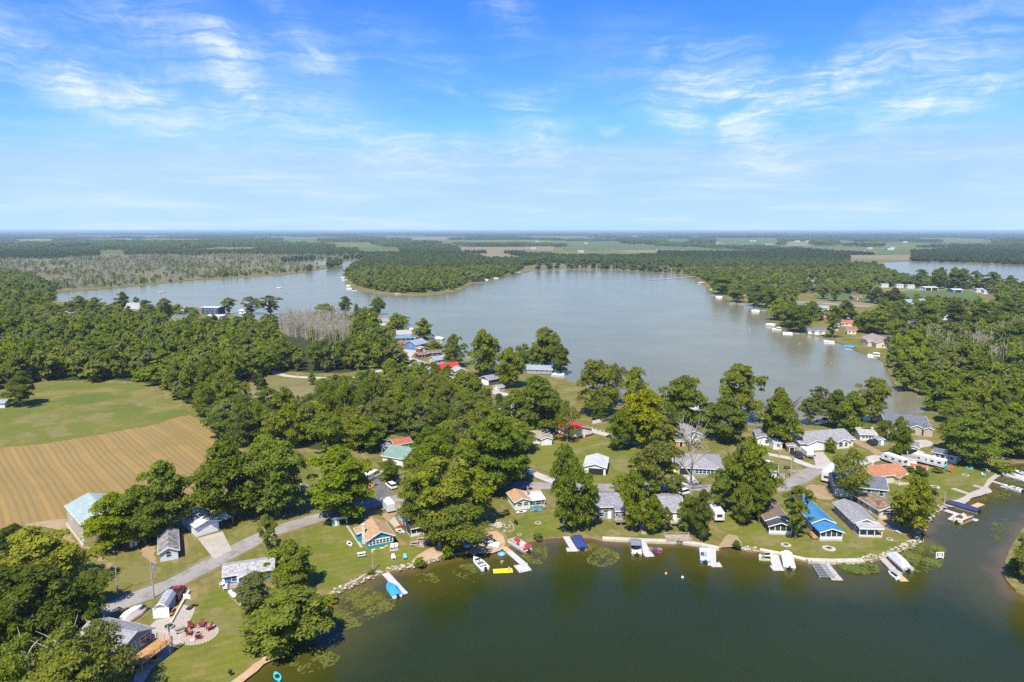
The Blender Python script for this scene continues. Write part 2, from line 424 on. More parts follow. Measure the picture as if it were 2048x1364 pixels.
shoreC = pxs(1740,527, 1780,524.5, 1850,523, 1960,526, 2048,530, 2300,536, 2300,600, 2100,588, 2040,578, 1990,578, 1940,574, 1900,570, 1850,566, 1800,556, 1760,540)
outA = spline(shoreA[:-4], False, 2.2, .16, rs) + shoreA[-4:]
outB = spline(shoreB, True, 9.0, .8, rs)
outC = spline(shoreC, True, 12.0, 1.0, rs)
LAKES = [outA, outB, outC]
def build_ground():
    out = [Vector(p) for p in ((-60000, -600, 0), (60000, -600, 0), (60000, 70000, 0), (-60000, 70000, 0))]
    loops = [out] + [[Vector((p.x, p.y, 0)) for p in l] for l in LAKES]
    tris = tessellate_polygon(loops)
    vs = [tuple(v) for l in loops for v in l]
    me = bpy.data.meshes.new('ground'); me.from_pydata(vs, [], tris); me.materials.append(M_GRASS); up(me)
    o = link('ground', me); o['kind'] = 'structure'
    for l, w in zip(LAKES, (1.1, 1.0, 1.0)):     # the earth bank under each shore line
        n = len(l); vs = [(p.x, p.y, 0) for p in l] + [(p.x, p.y, -1.4) for p in l]
        me = bpy.data.meshes.new('lake_bank'); me.from_pydata(vs, [], [(i, (i + 1) % n, n + (i + 1) % n, n + i) for i in range(n)])
        me.materials.append(M_DIRT); link('lake_bank', me)['kind'] = 'structure'
build_ground()
WZ = -.35
def build_near_water():
    pts = [Vector((p.x, p.y)) for p in outA]; n = len(pts)
    xs = np.array([p.x for p in pts]); ys = np.array([p.y for p in pts])
    gx, gy = np.meshgrid(np.arange(xs.min(), xs.max(), 3.5), np.arange(ys.min(), ys.max(), 3.5))
    gx, gy = gx.ravel(), gy.ravel()
    k = inside(gx, gy, outA); gx, gy = gx[k], gy[k]
    def dist(qx, qy):
        d = np.full(len(qx), 1e9)
        for i in range(n - 5):
            ax, ay, bx, by = xs[i], ys[i], xs[i + 1], ys[i + 1]
            L = (bx - ax) ** 2 + (by - ay) ** 2 + 1e-9
            t = np.clip(((qx - ax) * (bx - ax) + (qy - ay) * (by - ay)) / L, 0, 1)
            d = np.minimum(d, np.hypot(qx - ax - t * (bx - ax), qy - ay - t * (by - ay)))
        return d
    d = dist(gx, gy); k = d > 1.0; gx, gy, d = gx[k], gy[k], d[k]
    co = pts + [Vector((a, b)) for a, b in zip(gx, gy)]
    r = delaunay_2d_cdt(co, [(i, (i + 1) % n) for i in range(n)], [], 1, 1e-4)
    me = bpy.data.meshes.new('near_lake_water'); me.from_pydata([(v.x, v.y, WZ) for v in r[0]], [], r[2])
    vx = np.array([v.x for v in r[0]]); vy = np.array([v.y for v in r[0]])
    a = me.attributes.new('shore', 'FLOAT', 'POINT'); a.data.foreach_set('value', dist(vx, vy).astype(np.float32))
    me.materials.append(M_NEARW); up(me); link('near_lake_water', me)['kind'] = 'structure'
build_near_water()
sheet('main_lake_water', outB, WZ, M_LAKEW); sheet('far_lake_water', outC, WZ, M_LAKEW)

# fields and yards
rr_ = random.Random(21)
for q in ((250,1135, 300,1128, 330,1140, 300,1160, 250,1165), (395,1130, 440,1118, 450,1130, 410,1148), (260,1215, 310,1205, 320,1220, 290,1232), (395,1240, 430,1215, 470,1225, 500,1260, 450,1270), (505,1285, 530,1270, 540,1285, 515,1296), (470,1060, 500,1050, 520,1070, 490,1085),
          (640,1075, 660,1070, 668,1082, 650,1086), (1060,990, 1090,985, 1110,1000, 1080,1010), (1220,925, 1260,915, 1280,935, 1240,945), (1500,1075, 1540,1068, 1560,1085, 1520,1092), (1600,1084, 1640,1078, 1690,1092, 1640,1106), (1700,1075, 1740,1082, 1720,1100, 1690,1094), (1885,960, 1920,950, 1930,962, 1895,975),
          (1560,925, 1590,930, 1605,945, 1575,950), (1240,1060, 1270,1055, 1285,1066, 1250,1070), (820,745, 850,750, 840,760, 815,755), (1420,870, 1470,862, 1480,875, 1430,880), (160,1120, 200,1115, 215,1135, 180,1140)): patch('worn_grass', q, .036 + .0004 * len(q) + rr_.uniform(0, .003), M_DRYP, 2, rag=1.4)

patch('meadow', (-140,812, 60,778, 120,768, 200,766, 275,770, 315,790, 362,815, 380,832, 300,850, 200,868, 100,885, 0,895, -140,905), .02, M_MEADOW, 4, rag=.9)
patch('mown_field', (-140,907, 0,896, 100,886, 200,869, 300,851, 376,831, 422,862, 446,885, 442,925, 425,965, 400,1000, 350,1015, 280,1022, 200,1030, 130,1042, 60,1058, 0,1074, -140,1110), .024, M_MOWN, 4, rag=.9)
for q in ((60,840, 84,829, 108,826, 118,840, 104,850, 78,852), (84,858, 112,850, 140,862, 146,870, 110,872), (20,872, 50,866, 70,874, 44,880), (150,835, 200,826, 232,834, 190,842), (255,800, 300,792, 312,806, 280,812)): patch('dry_patch', q, .028, M_DRYP, 3, rag=2.2)
patch('bright_grass_patch', (98,808, 128,803, 130,812, 104,819), .028, M_LAWN)
patch('dry_lawn', (462,775, 520,762, 560,758, 642,756, 634,775, 618,800, 560,812, 500,806, 470,800), .02, M_DRY, 3, rag=1.5)
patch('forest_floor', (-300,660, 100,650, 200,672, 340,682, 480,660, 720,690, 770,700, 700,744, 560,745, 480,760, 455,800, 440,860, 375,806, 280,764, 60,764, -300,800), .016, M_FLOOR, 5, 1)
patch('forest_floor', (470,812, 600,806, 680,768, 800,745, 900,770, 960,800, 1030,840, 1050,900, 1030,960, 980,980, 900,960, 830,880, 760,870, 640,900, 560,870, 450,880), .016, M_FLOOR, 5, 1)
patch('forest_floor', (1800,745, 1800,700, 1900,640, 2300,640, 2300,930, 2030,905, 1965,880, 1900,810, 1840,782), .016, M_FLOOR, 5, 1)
patch('marsh', (-400,588, 100,582, 250,572.5, 400,557.5, 500,552, 600,543, 680,532.3, 560,526, 600,521, 700,517, 700,508, 300,508, 0,516, -400,520), .016, M_MARSH, 15, 2)
patch('marsh', (1045,545, 1085,539, 1150,536.5, 1230,537.5, 1300,542, 1370,548, 1360,540, 1250,529, 1100,526, 1040,533), .016, M_MARSH, 15, 2)
patch('lawn', (352,1262, 385,1222, 398,1200, 440,1180, 470,1196, 530,1250, 560,1278, 548,1296, 500,1332, 470,1352, 330,1364, 296,1362, 310,1342, 350,1305, 366,1288), .02, M_LAWN, 2, rag=1.3)
patch('lawn', (600,1068, 690,1044, 720,1060, 728,1100, 745,1125, 700,1160, 660,1178, 640,1168, 620,1120), .02, M_LAWN, 2, rag=1.3)
patch('lawn', (740,1118, 752,1104, 800,1096, 826,1092, 850,1100, 826,1126, 770,1138), .02, M_LAWN, 2, rag=1.3)
patch('lawn', (1010,1050, 1060,1030, 1110,1030, 1130,1060, 1080,1072, 1020,1082, 1008,1068), .02, M_LAWN, 2, rag=1.3)
patch('lawn', (1065,905, 1110,885, 1190,878, 1290,898, 1300,940, 1290,962, 1200,966, 1110,950), .02, M_LAWN, 3, rag=1.3)
patch('lawn', (1440,1030, 1520,1000, 1600,1000, 1640,1010, 1690,1060, 1760,1080, 1830,1086, 1780,1106, 1720,1116, 1610,1114, 1530,1096, 1460,1080), .02, M_LAWN, 3, rag=1.3)
patch('lawn', (1800,985, 1850,955, 1900,930, 1980,915, 2010,930, 1970,955, 1900,990, 1880,1006, 1840,1015), .02, M_LAWN, 3, rag=1.3)
patch('lawn', (1640,906, 1700,896, 1735,910, 1700,925, 1662,930), .02, M_LAWN, 2, rag=1.3)
patch('crop_field', (1640,588, 1720,590, 1735,604, 1640,598), .02, M_CROP, 6, 1)
patch('dry_strip', (1590,602, 1740,606, 1735,614, 1580,608), .02, M_TANF, 6, 1)
patch('reed_field', (1820,580, 1930,582, 1960,594, 1940,602, 1830,596), .02, M_CROP, 8, 1)
FIELDS = []       # far farm land: (picture outline, material)
for xy, m in (((720,494, 798,494, 800,500, 716,500), M_CROP), ((1125,490, 1315,489, 1312,500, 1128,502), M_CROP), ((1050,493, 1108,493, 1106,501, 1052,500), M_TANF),
              ((1426,477, 1560,477.5, 1560,489, 1450,489), M_CROP), ((1698,511, 1822,510, 1822,521, 1698,519), M_TANF), ((1754,499, 1822,499, 1820,509, 1750,510), M_CROP),
              ((1567,483, 1622,483, 1625,492, 1567,492), M_TANF), ((1671,480, 1705,480, 1705,486, 1671,486), M_CROP), ((200,500, 250,500, 250,507, 198,507), M_CROP), ((288,477, 335,477, 335,481, 288,481), M_CROP),
              ((1330,478, 1380,478, 1380,484, 1330,484), M_CROP), ((40,478, 110,478, 110,481, 40,481), M_TANF), ((560,479, 640,479, 640,482.5, 560,482.5), M_CROP), ((1880,483, 1990,483, 1990,487, 1880,487), M_CROP), ((820,476, 900,476, 900,479, 820,479), M_TANF)):
    FIELDS.append(xy); patch('farm_field', xy, .3, m, 60, 3, False)

# roads and paving
ribbon('road_shoulder', (40,1300, 140,1250, 225,1212, 300,1186, 380,1150, 460,1107, 540,1066, 620,1040, 700,1018, 780,1000, 840,988, 900,978, 965,970, 1040,971, 1120,972, 1190,975, 1244,976, 1362,973, 1444,979, 1500,980, 1563,975, 1590,963, 1622,945, 1645,936), 7.4, .054, M_DRY, 1.5, .16)

ribbon('road', (40,1300, 140,1250, 225,1212, 300,1186, 380,1150, 460,1107, 540,1066, 620,1040, 700,1018, 780,1000, 840,988, 900,978, 965,970, 1040,971, 1120,972, 1190,975, 1244,976, 1362,973, 1444,979, 1500,980, 1563,975, 1590,963, 1622,945, 1645,936), 5.2, .06, M_ASPHALT)
ribbon('gravel_lane', (985,896, 1010,914, 1033,931, 1065,946, 1098,960, 1135,970), 3.6, .072, M_GRAVEL)
ribbon('gravel_lane', (1110,845, 1150,852, 1182,861, 1234,876, 1280,890, 1330,907, 1352,930, 1358,968), 3.4, .072, M_GRAVEL)
ribbon('gravel_lane', (1500,905, 1533,908, 1581,917, 1620,932, 1640,936), 3.2, .076, M_GRAVEL)
ribbon('gravel_lane', (1640,937, 1665,934, 1697,931, 1727,922, 1755,915, 1790,912), 5.0, .08, M_GRAVEL)
ribbon('dirt_lane', (1700,876, 1722,889, 1750,902, 1762,912), 3.4, .084, M_DIRT)
ribbon('dirt_lane', (1775,912, 1800,900, 1830,884, 1850,884), 4.5, .088, M_GRAVEL)
ribbon('gravel_lane', (540,742, 575,752, 640,756, 700,757, 745,745, 778,738), 4.0, .07, M_GRAVEL)
ribbon('gravel_lane', (770,688, 786,697, 810,714, 841,724, 885,740, 925,772, 950,779, 985,785, 1016,790), 5.0, .07, M_GRAVEL)
ribbon('gravel_lane', (1590,604, 1640,606, 1690,610, 1740,613), 4.0, .07, M_GRAVEL)
ribbon('gravel_lane', (1300,560, 1480,548, 1600,558, 1700,575, 1800,580, 1900,578), 5.0, .07, M_GRAVEL)
patch('driveway', (395,1077, 445,1063, 464,1101, 428,1119), .066, M_CONC, smooth=False)
patch('driveway', (743,960, 757,958, 788,990, 754,998), .066, M_BLACKTOP, smooth=False)
patch('driveway', (1626,905, 1646,904, 1668,932, 1632,936), .064, M_CONC, smooth=False)
patch('driveway', (1355,938, 1383,948, 1400,968, 1350,972), .064, M_GRAVEL, smooth=False)
patch('driveway', (1790,905, 1810,896, 1850,905, 1800,918), .064, M_GRAVEL)
patch('driveway', (1790,895, 1850,880, 1868,888, 1840,896), .068, M_GRAVEL)
patch('driveway', (765,1018, 800,1005, 812,1012, 790,1030, 778,1044), .064, M_DIRT)
patch('driveway', (800,705, 822,690, 835,700, 820,716), .064, M_GRAVEL, smooth=False)
patch('driveway', (945,762, 975,768, 962,780, 930,776), .064, M_GRAVEL, smooth=False)
patch('dirt_yard', (1610,975, 1640,970, 1668,985, 1665,1000, 1640,998), .03, M_DIRT, 2, rag=.8)
patch('dirt_yard', (1540,960, 1562,955, 1575,972, 1545,975), .03, M_DIRT, 2, rag=.8)
patch('dirt_yard', (1752,1045, 1790,1030, 1830,1000, 1845,1030, 1832,1070, 1775,1062), .03, M_DIRT, 2, rag=.8)
patch('dirt_track', (50,1050, 130,1040, 140,1080, 165,1090, 205,1110, 220,1160, 212,1160, 190,1120, 150,1095, 110,1060), .03, M_DIRT, 2, rag=.8)
patch('dirt_yard', (284,1095, 300,1090, 306,1112, 312,1128, 300,1128), .03, M_DIRT, 2, rag=.8)
patch('patio', (301,1251, 311,1241, 334,1236, 362,1208, 380,1213, 391,1216, 376,1248, 372,1262, 365,1284, 347,1294, 345,1305, 304,1338, 286,1366, 268,1366, 284,1320, 296,1290, 290,1270), .06, M_CONC, 2, .05)
patch('gravel_pad', (352,1202, 360,1180, 378,1172, 381,1182, 345,1236, 334,1236), .064, M_DIRT, 2, .1)
patch('walk', (691,1051, 695,1050, 726,1094, 721,1096), .06, M_CONC, smooth=False)
patch('walk', (1008,1066, 1012,1063, 1028,1060, 1026,1063), .06, M_CONC, smooth=False)
patch('side_walk', (772,1037, 790,1034, 806,1062, 800,1068, 786,1052), .06, M_CONC, smooth=False)
patch('beach', (930,1108, 950,1090, 958,1076, 975,1064, 992,1062, 1004,1070, 1012,1088, 1002,1100, 985,1106, 940,1108), .03, M_SAND, 1.5, .2)
patch('sand_patio', (824,1124, 836,1110, 852,1100, 872,1092, 886,1096, 890,1108, 872,1116, 846,1122), .03, M_SAND, 1.5, .15)
patch('sandy_shore', (455,1375, 480,1350, 520,1320, 545,1300, 566,1290, 572,1296, 530,1330, 490,1362, 462,1380), .03, M_SAND, 1.5, .3)
patch('dirt_cove', (1438,1096, 1446,1078, 1458,1068, 1474,1072, 1482,1090, 1486,1098, 1466,1094, 1446,1094), .03, M_DIRT, 1.5, .3)
patch('seawall_walk', (1886,1008, 1898,1014, 1926,1010, 1945,996, 1962,991, 1984,983, 1977,975, 1989,959, 2007,947, 2016,929, 2009,927, 1998,941, 1978,957, 1964,975, 1943,985, 1915,999), .05, M_CONC, 1.5, .1)
patch('garden_bed', (458,1192, 464,1190, 491,1212, 484,1216), .03, M_DIRT, smooth=False)
patch('trail', (1142,905, 1190,888, 1240,882, 1242,885, 1192,892, 1144,909), .03, M_DRY)
# ------------------------------------------------------------------ trees
def leaf_mat(name, c=None, lit=.5):
    m = bpy.data.materials.new(name); m.use_nodes = True
    N = NT(m.node_tree); t = m.node_tree; t.nodes.remove(t.nodes['Principled BSDF'])
    oi = N.n('ShaderNodeObjectInfo')
    geo = N.n('ShaderNodeNewGeometry')
    pos = N.n('ShaderNodeTexCoord').outputs['Object']
    hs = N.n('ShaderNodeHueSaturation'); N.put(hs.inputs['Color'], c or oi.outputs['Color'])
    N.put(hs.inputs['Hue'], N.math('ADD', .491, N.math('MULTIPLY', oi.outputs['Random'], .018)))
    N.put(hs.inputs['Saturation'], N.math('ADD', .92, N.math('MULTIPLY', N.math('FRACT', N.math('MULTIPLY', oi.outputs['Random'], 7.3)), .16)))
    N.put(hs.inputs['Value'], N.math('ADD', .86, N.math('MULTIPLY', N.math('FRACT', N.math('MULTIPLY', oi.outputs['Random'], 3.7)), .36)))
    f = N.noise(pos, 4.5, 3, .6)
    rp = geo.outputs['Random Per Island']
    col = N.mix(N.ramp(f, .3, .72), N.mix(.5, hs.outputs[0], (.04, .06, .008)), hs.outputs[0])
    col = N.mix(N.math('MULTIPLY', rp, .5), col, N.mix(.5, hs.outputs[0], (.34, .34, .03)))
    d = N.n('ShaderNodeBsdfDiffuse'); N.put(d.inputs[0], col)
    tr = N.n('ShaderNodeBsdfTranslucent'); N.put(tr.inputs[0], N.mix(.4, col, (.26, .32, .01)))
    mx = N.n('ShaderNodeMixShader'); mx.inputs[0].default_value = lit
    t.links.new(d.outputs[0], mx.inputs[1]); t.links.new(tr.outputs[0], mx.inputs[2])
    t.links.new(mx.outputs[0], t.nodes['Material Output'].inputs[0])
    return m
M_LEAF = leaf_mat('leaves')
M_BARK = mat('bark', (.11, .085, .06), (.2, .165, .12), 2.0, .95)
M_PALE = mat('pale_bark', (.36, .33, .28), (.5, .47, .4), 2.0, .9)
M_DEADW = mat('bare_grey_wood', (.27, .24, .18), (.42, .375, .29), 1.0, .95)

def leaf_quads(c, n, s, rng, tex=.5, droop=.0):
    """c: centres (k,3), n: facing; returns verts and quads of uneven leaf sprays"""
    k = len(c)
    n = n / (np.linalg.norm(n, axis=1, keepdims=True) + 1e-9)
    a = np.cross(n, rng.normal(size=(k, 3))); a /= np.linalg.norm(a, axis=1, keepdims=True) + 1e-9
    b = np.cross(n, a)
    sz = s * np.exp(rng.normal(0, .38, (k, 1)))
    u = a * sz; v = b * sz * rng.uniform(.5, .95, (k, 1))
    co = np.stack([c - u, c - v * rng.uniform(.5, 1, (k, 1)) + u * .15, c + u * rng.uniform(.7, 1.2, (k, 1)), c + v + u * rng.uniform(-.3, .3, (k, 1))], 1)
    co[:, 2, 2] -= droop * sz[:, 0]
    return co.reshape(-1, 3), np.arange(4 * k).reshape(k, 4)
def profile(kind, t):
    """crown half width at height t (0 bottom, 1 top)"""
    if kind == 'round': return np.sqrt(np.clip(1 - (2 * t - 1) ** 2, 0, 1)) ** .8
    if kind == 'egg': return np.sin(np.pi * np.clip(t, 0, 1) ** .72) ** .75
    if kind == 'vase': return np.sin(np.pi * np.clip(t, 0, 1) ** 1.35) ** .7
    if kind == 'tall': return np.clip(np.sin(np.pi * t) ** .5, 0, 1)
    if kind == 'cone': return (1 - t) ** .85 * .95 + .05
    return np.clip(np.sin(np.pi * np.clip(t, .02, .98)) ** .3, 0, 1)
def crown_mesh(name, seed, kind, nlobe, nleaf, leaf, lobe=(.26, .42), base=.16, tex=.55):
    """unit crown: half width 1, tree height 1; leaves sit on the shells of many clumps of unlike size"""
    rng = np.random.default_rng(seed)
    asp = .95                                   # height of the crown against its half width, for round clumps
    C, Nn = [], []
    lean = rng.normal(0, .1, 2)
    t = (np.arange(nlobe) + rng.uniform(.2, .8, nlobe)) / nlobe
    t = rng.permutation(t) ** .9
    ang = np.arange(nlobe) * 2.39996 + rng.uniform(-.5, .5, nlobe)
    rad = np.sqrt(rng.uniform(.12, 1, nlobe)) * .82
    q1, q2 = rng.uniform(0, 6.28, 2)
    w = profile(kind, t) * rng.uniform(.66, 1.2, nlobe) * (1 + .16 * np.sin(2 * ang + q1) + .12 * np.sin(3 * ang + q2))
    cx = np.cos(ang) * rad * w + lean[0] * t; cy = np.sin(ang) * rad * w + lean[1] * t
    zc = base + (1 - base) * (.07 + .86 * t)
    rl = rng.uniform(lobe[0] * .75, lobe[1] * 1.1, nlobe) * (.5 + .5 * profile(kind, t))
    per = np.maximum(6, (nleaf * rl ** 2 / (rl ** 2).sum()).astype(int))
    for i in range(nlobe):
        d = rng.normal(size=(per[i], 3)); d /= np.linalg.norm(d, axis=1, keepdims=True)
        d[:, 2] = np.where(d[:, 2] < -.25, -d[:, 2] * .6, d[:, 2])
        r = rl[i] * (rng.uniform(.3, 1.0, (per[i], 1)) ** .5 + np.abs(rng.normal(0, .16, (per[i], 1))))
        p = np.column_stack([cx[i] + d[:, 0] * r[:, 0], cy[i] + d[:, 1] * r[:, 0], zc[i] + d[:, 2] * r[:, 0] * .36 * asp - .05 * r[:, 0] ** 2 / rl[i]])
        C.append(p); Nn.append(d * .9 + np.array([0, 0, .75]) + rng.normal(0, tex, d.shape))
    c = np.vstack(C); n = np.vstack(Nn)
    # unit crown is squeezed to (1,1,.5): leaf size is given against half width
    v, f = leaf_quads(c * np.array([1, 1, 2.0]), n, leaf, rng, droop=.25)
    v[:, 2] /= 2.0
    me = bpy.data.meshes.new(name); me.from_pydata(v.tolist(), [], f.tolist()); me.materials.append(M_LEAF)
    return me
def trunk_mesh(name, seed, mtl, limbs=7, hi=.72, r0=.055, dead=False):
    """unit trunk with limbs: height 1, half spread 1"""
    rnd = random.Random(seed); b = MB()
    pts = [Vector((0, 0, -.02))]
    for k in range(1, 6): pts.append(Vector((rnd.uniform(-.06, .06) * k / 2, rnd.uniform(-.06, .06) * k / 2, hi * k / 5)))
    b.path(pts, [r0 * (1 - .14 * k) * (1.35 if k == 0 else 1) for k in range(6)], 7)
    for i in range(limbs):
        t = rnd.uniform(.35, .98); k = min(4, int(t * 5)); p = pts[k].lerp(pts[k + 1], t * 5 - k)
        a = i * 2.4 + rnd.uniform(-.4, .4); L = rnd.uniform(.45, .85) * (1.15 - .5 * t)
        q = p + Vector((math.cos(a) * L * .5, math.sin(a) * L * .5, .11 * rnd.uniform(.7, 1.4)))
        e = q + Vector((math.cos(a + rnd.uniform(-.4, .4)) * L * .5, math.sin(a) * L * .5, .11 * rnd.uniform(.6, 1.5)))
        rr = r0 * .45
        b.path([p, q, e], [rr, rr * .65, rr * .25], 5)
        if dead:
            for _ in range(5):
                s = p.lerp(e, rnd.uniform(.35, 1)); w = Vector((rnd.uniform(-.4, .4), rnd.uniform(-.4, .4), rnd.uniform(.03, .22)))
                b.path([s, s + w * .6, s + w + Vector((rnd.uniform(-.1, .1), rnd.uniform(-.1, .1), .04))], [rr * .4, rr * .28, rr * .12], 4)
    return b.mesh(name, mtl)
# crowns by kind; several of each so that neighbours differ
CROWN = {'maple': [crown_mesh('maple_crown', 10 + i, 'egg', 84, 15000, .033, (.14, .3), .03, .5) for i in range(4)],
         'oak': [crown_mesh('oak_crown', 30 + i, 'round', 72, 14000, .034, (.14, .32), .06, .5) for i in range(3)],
         'elm': [crown_mesh('elm_crown', 50 + i, 'vase', 64, 9000, .034, (.12, .27), .05, .65) for i in range(3)],
         'cottonwood': [crown_mesh('cottonwood_crown', 70 + i, 'tall', 70, 10500, .043, (.15, .34), .03, .6) for i in range(3)],
         'sycamore': [crown_mesh('sycamore_crown', 90 + i, 'egg', 54, 8500, .027, (.14, .32), .1, .8) for i in range(2)],
         'spruce': [crown_mesh('spruce_crown', 110 + i, 'cone', 46, 3600, .075, (.22, .34), .04, .5) for i in range(2)],
         'cedar': [crown_mesh('cedar_crown', 120, 'column', 26, 2200, .11, (.5, .8), .02, .5)],
         'shrub': [crown_mesh('shrub_crown', 130 + i, 'round', 14, 1100, .11, (.35, .55), .0, .6) for i in range(2)],
         'wood': [crown_mesh('wood_crown', 140 + i, ('egg', 'round', 'vase', 'egg')[i], 44, 5000, .048, (.17, .36), .02, .5) for i in range(4)]}
TRUNK = {'green': [trunk_mesh('trunk', 200 + i, M_BARK) for i in range(3)], 'pale': [trunk_mesh('pale_trunk', 210 + i, M_PALE, 12, .8, .03) for i in range(2)],
         'conifer': [trunk_mesh('straight_trunk', 220, M_BARK, 0, .9, .05)], 'dead': [trunk_mesh('dead_trunk', 230 + i, M_DEADW, 13, .8, .05, True) for i in range(2)]}
TINT = {'far': (.05, .085, .036), 'farther': (.04, .068, .036), 'haze_mid': (.095, .15, .05), 'haze_olive': (.125, .165, .06), 'mid': (.2, .258, .026), 'dark': (.13, .182, .023), 'deep': (.086, .126, .02), 'yellow': (.34, .34, .02), 'olive': (.24, .262, .042), 'grey': (.225, .25, .085), 'gold': (.6, .46, .02), 'bright': (.265, .315, .023), 'plum': (.06, .022, .027)}  # far, farther and haze tints have distance haze put into the leaf colour
NAMES = {'maple': 'maple_tree', 'oak': 'oak_tree', 'elm': 'elm_tree', 'cottonwood': 'cottonwood_tree', 'sycamore': 'sycamore_tree', 'spruce': 'spruce_tree', 'cedar': 'cedar_tree', 'shrub': 'shrub', 'wood': 'woodland_tree', 'dead': 'dead_tree'}
TREES = []        # ground places taken by trees
rt = random.Random(5)
def tree(kind, base, h, w, tint='mid', label=None, group=None, low=None):
    """base: ground point, h: height in metres, w: crown width in metres"""
    cat = 'shrub' if kind == 'shrub' else 'tree'
    t = thing(NAMES[kind], label, cat, base, rt.uniform(0, 6.28), group)
    TREES.append((base.x, base.y, w / 2))
    if kind != 'dead':
        c = link('crown', rt.choice(CROWN[kind]), t)
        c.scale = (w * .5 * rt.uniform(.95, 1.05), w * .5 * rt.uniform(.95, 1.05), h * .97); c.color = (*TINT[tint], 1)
        if kind == 'shrub': return t
    tk = link('trunk', rt.choice(TRUNK['dead' if kind == 'dead' else 'pale' if kind == 'sycamore' else 'conifer' if kind in ('spruce', 'cedar') else 'green']), t)
    s = min(w * .5, h * .55)
    tk.scale = (s, s, h) if kind != 'dead' else (w * .5, w * .5, h)
    return t
def tree_px(kind, x, yb, yt, wpx, tint, label, group=None):
    b = P(x, yb); h = max(1.2, top_z(b, yt)); k = px_m(Vector((b.x, b.y, h * .5)))
    return tree(kind, b, h, wpx * 1.1 / k, tint, label, group)
